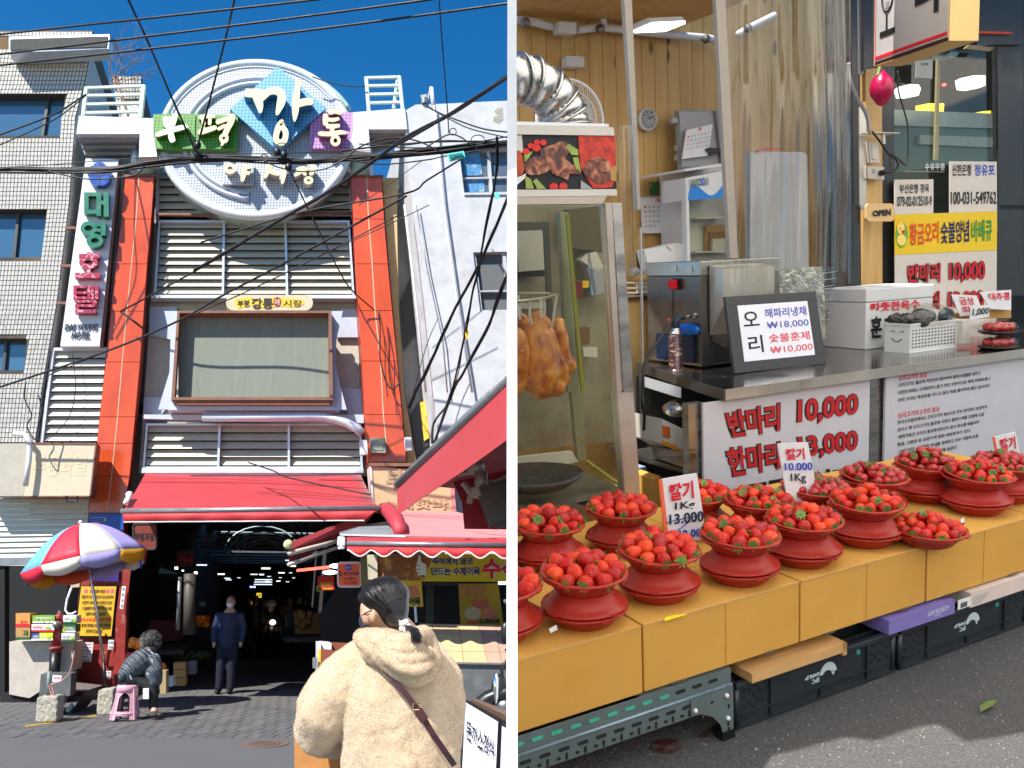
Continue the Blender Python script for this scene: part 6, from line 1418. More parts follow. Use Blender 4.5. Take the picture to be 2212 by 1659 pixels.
# ================================================================== the stall (its own upright frame)
use(STALL)
def CX(p):return(R_cam.transposed()@(FR.M@V(p)-EYE)).x  # metres to the right of the partition plane
def cut(o,px=.0117):
 """butt a stall piece against the partition wall that divides the two places"""
 if o.type!='MESH':return o
 M=MW[o.name];me=o.data;n=M.to_3x3().inverted()@V((1,0,0));p=M.inverted()@V((px,0,1))
 if all((M@v.co).x>px for v in me.vertices):return o
 bm=bmesh.new();bm.from_mesh(me);g=bm.verts[:]+bm.edges[:]+bm.faces[:]
 r=bmesh.ops.bisect_plane(bm,geom=g,plane_co=p,plane_no=n,clear_inner=True)
 e=[x for x in r['geom_cut']if isinstance(x,bmesh.types.BMEdge)]
 try:bmesh.ops.holes_fill(bm,edges=e,sides=0)
 except Exception:pass
 bm.to_mesh(me);bm.free();return o
PLY=bpy.data.materials.new('knotty_pine');PLY.use_nodes=True;nt=PLY.node_tree;bs=nt.nodes['Principled BSDF'];bs.inputs['Roughness'].default_value=.55
tc=nt.nodes.new('ShaderNodeTexCoord');oi=nt.nodes.new('ShaderNodeObjectInfo');ad=nt.nodes.new('ShaderNodeVectorMath');ad.operation='MULTIPLY_ADD';ad.inputs[1].default_value=(9,9,9)
nt.links.new(oi.outputs['Random'],ad.inputs[0]);nt.links.new(tc.outputs['Object'],ad.inputs[2])
mp=nt.nodes.new('ShaderNodeMapping');mp.inputs['Scale'].default_value=(3.2,3.2,.35);nt.links.new(ad.outputs[0],mp.inputs[0])
nz=nt.nodes.new('ShaderNodeTexNoise');nz.inputs['Scale'].default_value=1.6;nz.inputs['Detail'].default_value=9;nz.inputs['Distortion'].default_value=1.6;nt.links.new(mp.outputs[0],nz.inputs[0])
cr=nt.nodes.new('ShaderNodeValToRGB');cr.color_ramp.elements[0].position=.3;cr.color_ramp.elements[0].color=(.50,.285,.09,1);cr.color_ramp.elements[1].position=.75;cr.color_ramp.elements[1].color=(.66,.42,.155,1);nt.links.new(nz.outputs[0],cr.inputs[0])
vo=nt.nodes.new('ShaderNodeTexVoronoi');vo.inputs['Scale'].default_value=2.6;mp2=nt.nodes.new('ShaderNodeMapping');mp2.inputs['Scale'].default_value=(1.9,0,.8);nt.links.new(ad.outputs[0],mp2.inputs[0]);nt.links.new(mp2.outputs[0],vo.inputs['Vector'])
mr=nt.nodes.new('ShaderNodeMapRange');mr.inputs[1].default_value=.08;mr.inputs[2].default_value=.15;mr.inputs[3].default_value=.9;mr.inputs[4].default_value=0;nt.links.new(vo.outputs['Distance'],mr.inputs[0])
mx=nt.nodes.new('ShaderNodeMix');mx.data_type='RGBA';mx.inputs[7].default_value=(.09,.045,.015,1);nt.links.new(mr.outputs[0],mx.inputs[0]);nt.links.new(cr.outputs[0],mx.inputs[6]);nt.links.new(mx.outputs[2],bs.inputs['Base Color'])
SS=mat('stainless',(.50,.48,.45,1),rough=.3,metal=1,var=.15,scale=2,stretch=(1,1,9));SSD=mat('stainless_dull',(.24,.225,.21,1),rough=.38,metal=.9,var=.25,scale=3)
SSL=mat('stainless_light',(.66,.60,.53,1),rough=.35,metal=.8,var=.15,scale=3)
CASEF=mat('case_frame',(.50,.44,.38,1),rough=.38,metal=.5,var=.15);GREYP=mat('grey_panel',(.36,.355,.37,1),rough=.4,var=.06)
PLW=mat('white_casing',(.66,.66,.68,1),rough=.4,var=.04);OFFW=mat('off_white',(.62,.58,.52,1),rough=.5,var=.06)
GL=glass('clear_glass',(.90,.93,.88,1));GLD=glass('dusty_glass',(.88,.89,.82,1),rough=.08,mix=.1)
FILM=glass('clear_film',(.975,.965,.93,1),rough=.10,mix=.2,ior=1.4)
BASK=mat('red_basket',(.42,.030,.018,1),rough=.34,var=.06,spec=.35,stain=(.45,.09,.07,1),stain_scale=9,stain_amt=.25)
BOXC=mat('ochre_carton',(.66,.35,.075,1),rough=.85,spec=.2,var=.09,scale=5,stain=(.57,.27,.05,1),stain_scale=2.5,stain_amt=.5,bump=.05)
CRATE=mat('black_crate',(.022,.028,.035,1),rough=.38,var=.25,scale=12)
RACK=mat('blue_grey_rack',(.14,.185,.19,1),rough=.4,metal=.3,var=.12)
ASP2=mat('stall_asphalt',(.105,.102,.102,1),rough=.92,spec=.2,var=.5,scale=110,bump=1,bscale=130,stain=(.28,.27,.25,1),stain_scale=75,stain_amt=.8,stain_lo=.60)
gnd=mk('stall_pavement',[(-3,-3,0),(9,-3,0),(9,9,0),(-3,9,0),(-3,-3,-.08),(9,-3,-.08),(9,9,-.08),(-3,9,-.08)],[(0,1,2,3),(7,6,5,4),(0,4,5,1),(1,5,6,2),(2,6,7,3),(3,7,4,0)],ASP2,kind='structure');cut(gnd)
RP=flat('red_road_paint',100,45,45,.45,stain=(.1,.1,.1,1),stain_scale=25,stain_amt=1,stain_lo=.48)
mk('painted_mark',[at(u,v,z=.005)for u,v in ell(32,16,*R7(1340,1620),n=18)],[tuple(range(18))],RP,kind='structure')
mk('painted_mark',[at(*R7(x,y),z=.005)for x,y in((1590,1520),(1700,1490),(1780,1440),(1770,1520),(1680,1545),(1610,1540))],[tuple(range(6))],RP,kind='structure')
b=Mb();gr=random.Random(21)
for i in range(2600):
 x,y=gr.uniform(1.2,4.6),gr.uniform(1.0,2.3);r=gr.uniform(.0015,.0045)*(2 if i%60==0 else 1);a=gr.uniform(0,6)
 b.add([(x+r*math.cos(a+k*2.1),y+r*math.sin(a+k*2.1),.0005)for k in range(3)]+[(x,y,r*.8)],[(0,1,3),(1,2,3),(2,0,3)])
cut(b.go('grit',mat('grit_pale',(.33,.32,.30,1),rough=.9,var=.5,scale=90),None,kind='stuff',label='pale grit scattered over the stall asphalt',cat='grit'))
lf=at(*R8(2090,1275),z=.012);mk('fallen_leaf',*_pr([lf+V(p)for p in((-.06,-.01,0),(-.03,.012,.006),(.02,.016,.008),(.06,.012,0),(.02,-.008,.004),(-.03,-.012,.004))],(0,0,.002)),flat('leaf_green',95,115,50,.9),None,label='small green fallen leaf on the asphalt at the lower right',cat='leaf')
cg=at(*R7(1660,1370),z=.008);Mb().tube([cg,cg+V((.045,.03,0))],.004,6).go('cigarette_end',flat('butt',190,150,110),None,label='cigarette end lying under the slotted steel rack',cat='litter')
# partition wall between the two places
use(GATE)
o=box('partition_wall',-.0116,.0116,1.95,7.6,-.03,3.3,mat('white_partition',(.80,.80,.80,1),rough=.6,var=.03),None,label='thin white partition wall standing between the gate street and the stall',cat='wall')
use(STALL)
# unseen awning sheets, made translucent and slotted as an added diffuser for the stall
TR=bpy.data.materials.new('translucent_diffuser');TR.use_nodes=True;nt=TR.node_tree;nt.nodes.clear();oo=nt.nodes.new('ShaderNodeOutputMaterial');t1=nt.nodes.new('ShaderNodeBsdfTranslucent');t1.inputs[0].default_value=(1,.93,.80,1)
d1=nt.nodes.new('ShaderNodeBsdfDiffuse');d1.inputs[0].default_value=(.8,.78,.74,1);mm=nt.nodes.new('ShaderNodeMixShader');mm.inputs[0].default_value=.04;nt.links.new(t1.outputs[0],mm.inputs[1]);nt.links.new(d1.outputs[0],mm.inputs[2]);nt.links.new(mm.outputs[0],oo.inputs[0])
cp_=thing('diffuser_canopy','translucent white canopy sheets stretched above the strawberry stall','canopy',(3,1,2.9))
def csheet(pts):cut(mk('diffuser_sheet',pts,[tuple(range(len(pts)))],TR,cp_),-1.0)
ZC=3.05;SR=FR.M.to_3x3().inverted()@SUN
def up_to(k,x,y,z=0):q=at(*k(x,y),z=z);return q-SR*((ZC-q.z)/-SR.z)
edge_=[up_to(R8,*q)for q in((-1500,1900),(-300,1800),(400,1659),(830,1545),(1090,1580),(1480,1450),(1650,1430),(1900,1590),(2212,1540),(3000,1400))]
edge_=[V((-3,edge_[0].y,ZC))]+edge_+[V((9.5,edge_[-1].y-.1,ZC))]
hb=up_to(R5,500,1500,.62);HX,HY2=.10,.055  # hole added in the sheet to aim sun at one basket
csheet(edge_+[V((9.5,hb.y-HY2,ZC)),V((-3,hb.y-HY2,ZC))]if hb.y-HY2>max(e.y for e in edge_)else edge_+[V((9.5,max(e.y for e in edge_)+.01,ZC)),V((-3,max(e.y for e in edge_)+.01,ZC))])
y0_=max(hb.y-HY2,max(e.y for e in edge_)+.01)
csheet([V((-3,y0_,ZC)),V((hb.x-HX,y0_,ZC)),V((hb.x-HX,hb.y+HY2,ZC)),V((-3,hb.y+HY2,ZC))]);csheet([V((hb.x+HX,y0_,ZC)),V((9.5,y0_,ZC)),V((9.5,hb.y+HY2,ZC)),V((hb.x+HX*.6,hb.y+HY2,ZC))])
csheet([V((-3,hb.y+HY2,ZC)),V((9.5,hb.y+HY2,ZC)),V((9.5,4.1,ZC+.3)),V((-3,4.1,ZC+.3))]);csheet([(-3,-6,2.6),(9.5,-6,2.6),(9.5,1.0,3.0),(-3,1.0,3.0)])
for x in(1.5,4.5,7.5):cut(Mb().bar((x,-3.5,2.68),(x,4.1,3.42),.04).go('diffuser_bar',SS,cp_))
# timber room behind
BY=5.6;CZ=at(*R1(1500,130),y=BY).z
rm=thing('timber_room','plank lined stall room with pine walls and ceiling','room',(4.5,BY,0))
x=2.7
while x<6.6:
 w=.118;o=box('plank',x,x+w-.004,BY+rnd.uniform(0,.002),BY+.02,0,CZ if x<4.3 else 4.3,PLY,rm);cut(o);x+=w
cut(box('wall_backing',2.6,6.7,BY+.021,BY+.05,0,4.3,DARK,rm));
y=3.75
while y<BY:cut(box('ceiling_plank',2.0,4.38,y,y+.18,CZ,CZ+.02,PLY,rm));y+=.184
cut(box('ceiling_backing',2.0,4.4,3.75,BY+.05,CZ+.021,CZ+.06,DARK,rm))
cut(box('floor_board',2.0,6.6,4.9,BY,.0,.02,GREYP,rm))
def wt(name,k,pts,r,m,y,par=None,**kw):return Mb().tube(smoothed([at(*k(*p),y=y)for p in pts],4),r,10).go(name,m,par,smooth=True,**kw)
cd_=thing('white_conduit','white electrical conduit clipped along the top of the plank wall','conduit',at(*R1(1000,100),y=5.5))
for nm,p in(('pipe',[(-30,20),(120,30),(330,85)]),('pipe',[(550,110),(700,92),(800,90),(1050,118),(1400,155),(1700,182),(1760,205),(1800,240)]),('pipe',[(1975,150),(2060,100),(2160,50),(2300,-20)]),('riser',[(770,-30),(785,60),(800,90)])):cut(wt(nm,R1,p,.028,PLW,5.5,cd_))
for p in((95,45),(755,100),(1690,190),(2060,95)):Mb().ball(at(*R1(*p),y=5.46),.035).go('clip',SSD,cd_)
def wbox(name,q,k,y,t,m,label,cat,bevel=.006,par=None,**kw):
 o=slab(name,cs(k,*q),y,t,m,par,label=label,cat=cat,**kw);bev(o,bevel);return o
wbox('junction_box',[(388,32),(547,40),(547,145),(385,135)],R1,5.42,.08,PLW,'white junction box on the conduit at the top left of the plank wall','box')
wbox('sensor_box',[(460,335),(616,345),(618,440),(460,432)],R1,5.5,.08,PLW,'small blank white box on the plank wall above the fan','box')
cl=thing('ceiling_light','lit white batten light on the timber ceiling','lamp',at(*R1(1340,40),y=4.6))
slab('housing',cs(R1,(1165,5),(1475,-10),(1508,28),(1215,42)),4.6,.2,PLW,cl);slab('diffuser',cs(R1,(1215,44),(1508,30),(1508,56),(1225,68)),4.6,.2,mat('lit_diffuser',(1,1,1,1),emit=(.9,1,1,1),es=2.2,var=0),cl)
# wall clock
ck=at(*R1(1180,900),y=5.54);clk=thing('wall_clock','round white wall clock on the pine planks showing almost two','clock',ck)
RX=Matrix.Rotation(math.pi/2,3,'X');CR=.083
Mb().lathe([(CR,0),(CR,.03),(CR*.9,.042),(CR*.88,.03)],ck+V((0,.03,0)),36,M=RX).go('case',PLW,clk,smooth=True);Mb().lathe([(CR*.9,.0),(CR*.9,.012),(.0001,.012)],ck+V((0,.012,0)),36,M=RX).go('dial',PAPER,clk)
for h in range(1,13):
 a=math.radians(90-30*h);c=ck+V((math.cos(a)*CR*.7,-.004,math.sin(a)*CR*.7));s_=.007;text3('numeral',str(h),[c+V((-s_*(1+(h>9)*.5),0,s_)),c+V((s_*(1+(h>9)*.5),0,s_)),c+V((s_*(1+(h>9)*.5),0,-s_)),c+V((-s_*(1+(h>9)*.5),0,-s_))],INKB,clk)
Mb().bar(ck+V((0,-.008,0)),ck+V((math.cos(math.radians(30))*.045,-.008,math.sin(math.radians(30))*.045)),.007,.003,up=(0,1,0)).go('hour_hand',INKB,clk);Mb().bar(ck+V((0,-.011,0)),ck+V((-.012,-.011,.066)),.007,.003,up=(0,1,0)).go('minute_hand',GREYP,clk)
# duct elbow and fan
dt=thing('exhaust_duct','shiny galvanised segmented exhaust elbow above the roasting case','duct',at(*R1(450,930),y=3.75))
DU=mat('galvanised_spangle',(.55,.55,.54,1),rough=.28,metal=1,var=.25,scale=30);dp=[at(*R1(x,y),y=3.75)for x,y in((-80,540),(60,540),(150,565),(290,650),(390,770),(445,880),(455,960))]
rr_=.112;b=Mb()
for i in range(len(dp)-1):
 o=Mb().tube([dp[i],dp[i+1]],rr_,24).go('duct_segment',DU,dt,smooth=True);cut(o)
 t_=(dp[i+1]-dp[i]).normalized();n_=t_.orthogonal().normalized();m_=t_.cross(n_);cut(Mb().tube([dp[i+1]+(n_*math.cos(a)+m_*math.sin(a))*(rr_+.003)for a in[i_*math.pi/12 for i_ in range(25)]],.006,6,caps=False).go('seam_ring',DU,dt,smooth=True))
fc=at(*R1(490,905),y=4.5);fn=thing('electric_fan','round wire caged electric fan behind the exhaust duct','fan',fc);FRr=.225
b=Mb()
for i in range(72):
 a=i*math.pi/36;b.tube([fc+V((math.cos(a)*.05,-.03,math.sin(a)*.05)),fc+V((math.cos(a)*FRr*.7,-.045,math.sin(a)*FRr*.7)),fc+V((math.cos(a)*FRr,0,math.sin(a)*FRr))],.0016,4)
cut(b.go('grille_wires',PLW,fn,kind='stuff'))
for r in(FRr,FRr*.66):cut(Mb().tube([fc+V((math.cos(a)*r,0 if r==FRr else-.045,math.sin(a)*r))for a in[i*math.pi/24 for i in range(49)]],.009 if r==FRr else.003,8,caps=False).go('grille_ring',PLW,fn,smooth=True))
for i in range(4):
 a=i*math.pi/2+.4;cut(Mb().prism([fc+V((math.cos(a+d)*r,.03,math.sin(a+d)*r))for d,r in((0,.04),(-.35,.19),(.35,.19),(.5,.05))],(0,.01,0)).go('blade',mat('fan_blade',(.35,.37,.42,1),rough=.3),fn))
cut(Mb().ball(fc+V((0,.06,0)),.06).go('motor',PLW,fn,smooth=True))
# wall cabinet, calendars, fridge, grey panel
cb=thing('grey_cabinet','open grey plastic utility cabinet on the plank wall right of the clock','cabinet',at(*R1(1600,1340),y=5.4))
bev(slab('door',cs(R1,(1440,815),(1765,820),(1835,1330),(1470,1345)),5.42,.05,mat('cabinet_edge',(.30,.31,.33,1),rough=.45),cb),.01);slab('door_panel',cs(R1,(1452,835),(1752,838),(1815,1310),(1482,1322)),5.41,.02,GREYP,cb)
for y in(910,1150,1240):bev(slab('latch',cs(R1,(1390 if y<1000 else 1432,y-25),(1440,y-25),(1445,y+25),(1390 if y<1000 else 1435,y+25)),5.4,.04,GREYP,cb),.005)
slab('box_side',cs(R1,(1775,820),(1850,815),(1870,1320),(1835,1330)),5.38,.15,mat('cabinet_dark',(.22,.23,.26,1),rough=.5),cb)
def calendar(label,q,k,y,red='3',rows=5,head='MARCH'):
 t=thing('calendar',label,'calendar',at(*k(*q[3]),y=y));Q=cs(k,*q);slab('sheet',Q,y,.012,PAPER,t);slab('binding',strip(Q,0,.04),y-.004,.02,GREYP,t)
 text('lettering',red,sub(Q,.43,.57,.06,.16),y-.003,INKR,t,bold=.02)
 for r in range(rows):
  for c in range(7):
   n_=r*7+c+1
   if n_<32:v0=.26+r*.13;text('numeral',str(n_),sub(Q,.07+c*.13,.135+c*.13,v0,v0+.055),y-.003,INKR if c==0 else INKB,t)
 return t
calendar('white paper calendar pinned on the planks below the clock',[(1115,1580),(1403,1580),(1412,1904),(1132,1910)],R1,5.55)
calendar('tilted white desk calendar propped in the grey cabinet',[(1522,985),(1752,930),(1708,1222),(1482,1252)],R1,5.36,red='3',rows=4)
slab('black_pouch',cs(R1,(1690,1165),(1720,1150),(1840,1160),(1840,1190),(1735,1218)),5.34,.05,BLACK,None,label='black pouch hanging beside the desk calendar',cat='pouch')
slab('leaf_picture',cs(R1,(1195,1455),(1280,1455),(1285,1560),(1198,1560)),5.57,.01,mat('leaf_print',C(60,110,45),rough=.5,var=.3,scale=30,stain=C(200,205,150),stain_scale=22,stain_amt=1,stain_lo=.52),None,label='small green leafy picture above the paper calendar',cat='picture')
fg=thing('drinks_fridge','white drinks fridge with blue wave header and glass door','fridge',at(*R3(1700,800),y=5.0));FY=5.0
slab('back',cs(R1,(1500,1360),(1870,1300),(1890,2500),(1525,2500)),FY+.25,.3,PLW,fg);slab('top_edge',cs(R1,(1500,1340),(1868,1285),(1870,1310),(1502,1362)),FY,.5,PLW,fg)
hq=cs(R1,(1535,1415),(1868,1350),(1872,1590),(1538,1618));slab('header',hq,FY,.3,PLW,fg)
wv_=[ipl(hq[3],hq[2],0),ipl(ipl(hq[0],hq[1],0),ipl(hq[3],hq[2],0),.75)]+[ipl(ipl(hq[0],hq[1],s),ipl(hq[3],hq[2],s),.6+.28*math.cos(s*6.0+2.6)*(1 if s<1 else 1))for s in[i/14 for i in range(1,15)]]+[hq[2]]
slab('header_wave',wv_,FY-.004,.004,flat('wave_blue',30,130,215,1),fg)
text('lettering','UNI',sub(hq,.03,.22,.12,.45),FY-.008,mat('logo_grey',(.2,.22,.2,1),var=0),fg,bold=.04);text('lettering','C',sub(hq,.23,.29,.12,.45),FY-.008,DG,fg,bold=.04);text('lettering','OO',sub(hq,.29,.42,.12,.45),FY-.008,INKBL,fg,bold=.04);text('lettering','LA',sub(hq,.43,.53,.12,.45),FY-.008,mat('logo_grey',(.2,.22,.2,1)),fg,bold=.04)
slab('door_frame',cs(R1,(1510,1420),(1534,1415),(1560,2480),(1530,2480)),FY,.05,PLW,fg);slab('glass_door',cs(R1,(1540,1620),(1872,1595),(1885,2400),(1562,2400)),FY+.02,.01,GLD,fg)
for i,y in enumerate((110,410,640)):slab('shelf',cs(R3,(1600,y),(1870,y-6),(1870,y+8),(1600,y+12)),FY+.12,.12,PLW,fg)
for i in range(3):slab('carton',cs(R3,(1700+i*25,180+i*60),(1860,175+i*60),(1860,400),(1700+i*25,405)),FY+.2-i*.02,.04,(CARD,flat('tea_box',150,110,60),OFFW)[i],fg)
gp_=thing('grey_partition','large plain grey partition panel behind the plastic curtain','panel',at(1670,580,y=5.0));slab('panel_sheet',[R2(-20,1185),R2(440,1190),R2(485,1220),R4(505,900),R4(-20,900)],4.95,.05,GREYP,gp_);slab('red_edging',cs(R2,(40,1178),(110,1155),(260,1160),(262,1168),(120,1172),(45,1190)),4.93,.03,flat('red_edge',200,30,50),gp_)
# timber back counter with clutter
bc=thing('back_counter','plywood back counter below the calendar','counter',(3.9,5.1,0));KY=4.95;kz=at(*R3(1200,800),y=KY).z
cut(box('counter_front',2.4,4.9,KY,KY+.03,0,kz-.025,PLY,bc));cut(box('counter_top',2.4,4.9,KY-.02,BY-.02,kz-.024,kz,mat('worktop_brown',(.10,.06,.035,1),rough=.4),bc))
wbg=thing('paper_shopping_bag','white paper shopping bag leaning on the back counter','bag',at(*R3(1280,690),y=5.1));slab('bag_side',cs(R3,(1145,400),(1440,335),(1500,350),(1500,640),(1215,688)),5.1,.1,PAPER,wbg);slab('bag_handle',cs(R3,(1340,362),(1352,360),(1395,395),(1380,400)),5.09,.01,OFFW,wbg)
slab('black_folder',cs(R3,(1105,405),(1150,395),(1215,690),(1370,690),(1370,770),(1225,740),(1120,560)),5.2,.05,BLACK,None,label='black folder standing behind the white paper bag',cat='folder')
wk=thing('wire_basket','small white slotted basket on the back counter holding a coiled bundle','basket',at(*R3(1150,785),y=5.1));
for i in range(9):slab('basket_bar',cs(R3,(1082+i*15,690),(1090+i*15,690),(1090+i*15,782),(1082+i*15,782)),5.08,.012,OFFW,wk)
for y in(688,735,778):slab('basket_rim',cs(R3,(1078,y-5),(1216,y-5),(1214,y+5),(1080,y+5)),5.07,.15,OFFW,wk)
Mb().ball(at(*R3(1115,650),y=5.15),.06,.05,.035).go('coiled_bundle',CARD,wk,smooth=True);Mb().ball(at(*R3(1060,590),y=5.2),.04,.04,.035).go('dark_bundle',GREYP,wk,smooth=True)
for i in range(3):slab('paper_pile',cs(R3,(1225,745+i*16),(1365,742+i*16),(1368,754+i*16),(1230,758+i*16)),5.0-i*.01,.12,PAPER,None,label=('top','middle','bottom')[i]+' sheaf of the papers lying beside the small slotted basket',cat='paper')
wt('green_stick',R3,[(1112,265),(1122,540)],.006,flat('green_stick',30,150,90),4.0,None,label='thin green stick beside the white pole',cat='stick')
# poles and clear curtains
for pts,lab_ in(([(960,-260),(1030,-260),(1112,1700),(1085,1700)],'slim off-white pole in front of the plank wall left of the clock'),([(1772,-260),(1857,-260),(1975,2130),(1905,2130)],'beige pole between the fridge and the clear curtain')):
 slab('pole',cs(R1,*pts),3.95,.03,mat('pole_beige',(.36,.315,.27,1),rough=.45,var=.12),None,label=lab_,cat='pole')
slab('pole',cs(R3,(1112,200),(1124,200),(1140,1390),(1128,1390)),3.97,.012,CASEF,None,label='thin lower rod standing on the counter corner',cat='rod')
def film(label,k,x0,x1,y0,y1,Y,waves,amp,m=FILM,x2=None,x3=None):
 b=Mb();n,mm_=110,26;x2=x0 if x2 is None else x2;x3=x1 if x3 is None else x3;r0=random.Random(len(label));ph=[r0.uniform(0,6)for _ in range(6)]
 for j in range(mm_+1):
  f=j/mm_
  for i in range(n+1):
   s=i/n;xa=x0+(x2-x0)*f;xb=x1+(x3-x1)*f
   d=amp*(math.sin(s*waves*6.283+ph[0]+f*1.3)+.6*math.sin(s*waves*2.3*6.283+ph[1]-f*2.5)+.4*math.sin(s*waves*5*6.283+ph[2]+f*7)*f+.5*math.sin(f*9+s*11+ph[3])*f)
   b.v.append(at(*k(xa+(xb-xa)*s,y0+(y1-y0)*f),y=Y+d))
 for j in range(mm_):
  for i in range(n):q=j*(n+1)+i;b.f.append((q,q+1,q+n+2,q+n+1))
 o=b.go('clear_curtain',m,None,smooth=True,label=label,cat='curtain');p=o.data.polygons[len(o.data.polygons)//2];M_=MW[o.name]
 if(M_.to_3x3()@p.normal).dot(EYE-M_@p.center)<0:o.data.flip_normals()
 return o
film('wide clear plastic curtain hanging between the beige pole and the dark frame',R2,-240,870,-260,2350,3.98,3.2,.013)
film('second layer of crumpled clear plastic beside the dark frame',R2,470,850,-260,2250,3.90,1.6,.014,x2=560,x3=900)
film('narrow crumpled strip of clear plastic beside the roasting case',R1,900,1080,950,2290,3.85,.8,.014,x2=960,x3=1060)
# roasting case
rc=thing('roasting_case','glass sided duck roasting case with a food photo header','display case',(2.0,3.2,0));RY=3.12
def rs(nm,q,y,t,m,k=R1):return cut(slab(nm,cs(k,*q),y,t,m,rc))
rs('roof_edge',[(-60,918),(830,940),(832,968),(-60,950)],RY+.05,.6,PLW);rs('top_rail',[(-60,952),(872,972),(880,1045),(-60,1032)],RY,.06,OFFW);rs('lower_rail',[(-60,1525),(900,1518),(905,1575),(-60,1588)],RY,.06,OFFW)
rs('lower_rail',[(-60,1592),(815,1580),(770,1648),(-60,1655)],RY-.02,.06,CASEF)
FOOD=bpy.data.materials.new('roast_meat_print');FOOD.use_nodes=True;nt=FOOD.node_tree;bs=nt.nodes['Principled BSDF'];bs.inputs['Roughness'].default_value=.25;tc=nt.nodes.new('ShaderNodeTexCoord')
n_=nt.nodes.new('ShaderNodeTexNoise');n_.inputs['Scale'].default_value=16;n_.inputs['Detail'].default_value=6;n_.inputs['Distortion'].default_value=1.5;nt.links.new(tc.outputs['Object'],n_.inputs[0]);cr=nt.nodes.new('ShaderNodeValToRGB')
for p_,c_ in((.36,(.035,.008,.006,1)),(.47,(.17,.035,.015,1)),(.56,(.36,.11,.05,1)),(.66,(.55,.25,.14,1))):e=cr.color_ramp.elements.new(p_);e.color=c_
cr.color_ramp.elements[0].color=(.02,.006,.006,1);cr.color_ramp.elements[-1].color=(.6,.35,.2,1);nt.links.new(n_.outputs[0],cr.inputs[0]);nt.links.new(cr.outputs[0],bs.inputs['Base Color'])
rs('photo_back',[(-60,1035),(885,1045),(900,1518),(-60,1525)],RY+.01,.02,flat('print_black',22,24,30,1))
def pr(nm,pts,m,d=0):return cut(slab(nm,cs(R1,*pts),RY+.006-d,.004,m,rc))
def blob2(cx,cy,rx,ry,n=18,w=.12,s=0):r0=random.Random(s+int(cx));return[(cx+rx*(1+w*math.sin(3*a+s)+r0.uniform(-w,w)*.4)*math.cos(a),cy+ry*(1+w*math.cos(2*a+s))*math.sin(a))for a in[i*6.283/n for i in range(n)]]
TOM=flat('tomato_print',215,45,40,1,var=.15);VEG=flat('celery_print',150,165,80,1,var=.3,scale=20);FR2=flat('red_glaze_print',205,60,45,1,var=.7,scale=26)
pr('printed_plate',[(-60,1040),(60,1040),(75,1200),(-60,1160)],OFFW);pr('printed_meat',blob2(20,1290,60,130),flat('orange_meat',190,80,40,var=.5,scale=30),.001);pr('printed_plate',[(-60,1440),(60,1400),(98,1380),(90,1420),(20,1480),(-60,1500)],PAPER,.002)
pr('printed_meat',blob2(200,1310,120,90,s=1),FOOD,.002);pr('printed_meat',blob2(330,1220,120,90,s=2),FOOD,.001);pr('printed_meat',[(300,1270),(420,1230),(560,1340),(590,1390),(480,1380),(470,1440),(330,1380)],FOOD,.003);pr('printed_meat',blob2(420,1160,85,60,s=3),FOOD,.002)
for x,y,r in((100,1185,30),(190,1150,38),(140,1135,26),(195,1105,26),(252,1105,28),(345,1500,38),(430,1495,36)):pr('printed_tomato',[(a,min(b_,1516))for a,b_ in blob2(x,y,r,r*.95,w=.02)],TOM,.004)
for q in([(450,1135),(480,1120),(560,1170),(560,1220),(500,1215)],[(510,1240),(560,1235),(585,1370),(540,1340)],[(160,1450),(190,1425),(275,1515),(200,1518)],[(90,1400),(140,1430),(170,1515),(100,1515)],[(80,1215),(160,1180),(130,1230),(90,1280)]):pr('printed_celery',q,VEG,.003)
pr('printed_fish',[(560,1048),(885,1048),(898,1400),(860,1500),(700,1515),(640,1430),(580,1320)],FR2,.001);pr('printed_meat',blob2(740,1350,120,120,s=5),FOOD,.004);pr('printed_board',[(840,1330),(895,1310),(900,1450),(850,1440)],CARD,.005);pr('printed_cloth',[(585,1440),(690,1516),(585,1516)],GREYP,.003)
# case posts and glazing
rs('corner_post',[(765,-20),(860,-20),(960,1640),(880,1659)],RY+.02,.02,SSL,R3);rs('corner_post',[(800,1640-1659),(858,-20),(940,1659),(905,1659)],RY,.02,CASEF,R3)
rs('corner_post',[(862,-20),(942,-20),(1050,1659),(965,1659)],RY+.01,.05,SS,R3);rs('corner_post',[(905,0),(1048,0),(1112,940),(975,900)],RY+.01,.05,SSL,R5)
rs('inner_post',[(395,60),(470,60),(560,1659),(470,1659)],RY+.55,.03,mat('olive_post',(.30,.31,.20,1),rough=.4,metal=.4,var=.2),R3);rs('inner_post',[(500,0),(600,0),(632,600),(560,600)],RY+.55,.03,MATS['olive_post'],R5)
rs('side_glass_edge',[(450,80),(480,80),(620,1659),(590,1659)],RY+.5,.01,flat('glass_edge',150,150,40),R3)
rs('left_window_frame',[(-60,150),(300,150),(370,1659),(330,1659),(262,215),(-60,235)],RY+.58,.02,mat('olive_dark',(.09,.09,.07,1),rough=.5),R3)
rs('case_back',[(-60,-20),(800,-20),(900,1659),(-60,1659)],RY+.85,.03,mat('case_back',(.30,.26,.17,1),rough=.5,var=.4,scale=4),R3);rs('case_back',[(-60,0),(905,0),(960,430),(-60,520)],RY+.85,.03,MATS['case_back'],R5)
rs('case_ledge',[(-60,585),(505,522),(562,615),(-60,720)],RY+.52,.03,OFFW,R5);TRAY=mat('sooty_tray',(.17,.16,.13,1),rough=.4,metal=.3,var=.5,scale=9)
fz=at(*R5(960,850),y=RY+.05).z;o=mk('case_floor',*_pr([(1.0,RY+.04,fz),(at(*R5(965,850),y=RY+.04).x,RY+.04,fz),(at(*R5(965,850),y=RY+.04).x+.05,RY+.6,fz),(1.0,RY+.6,fz)],(0,0,-.02)),TRAY,rc);cut(o)
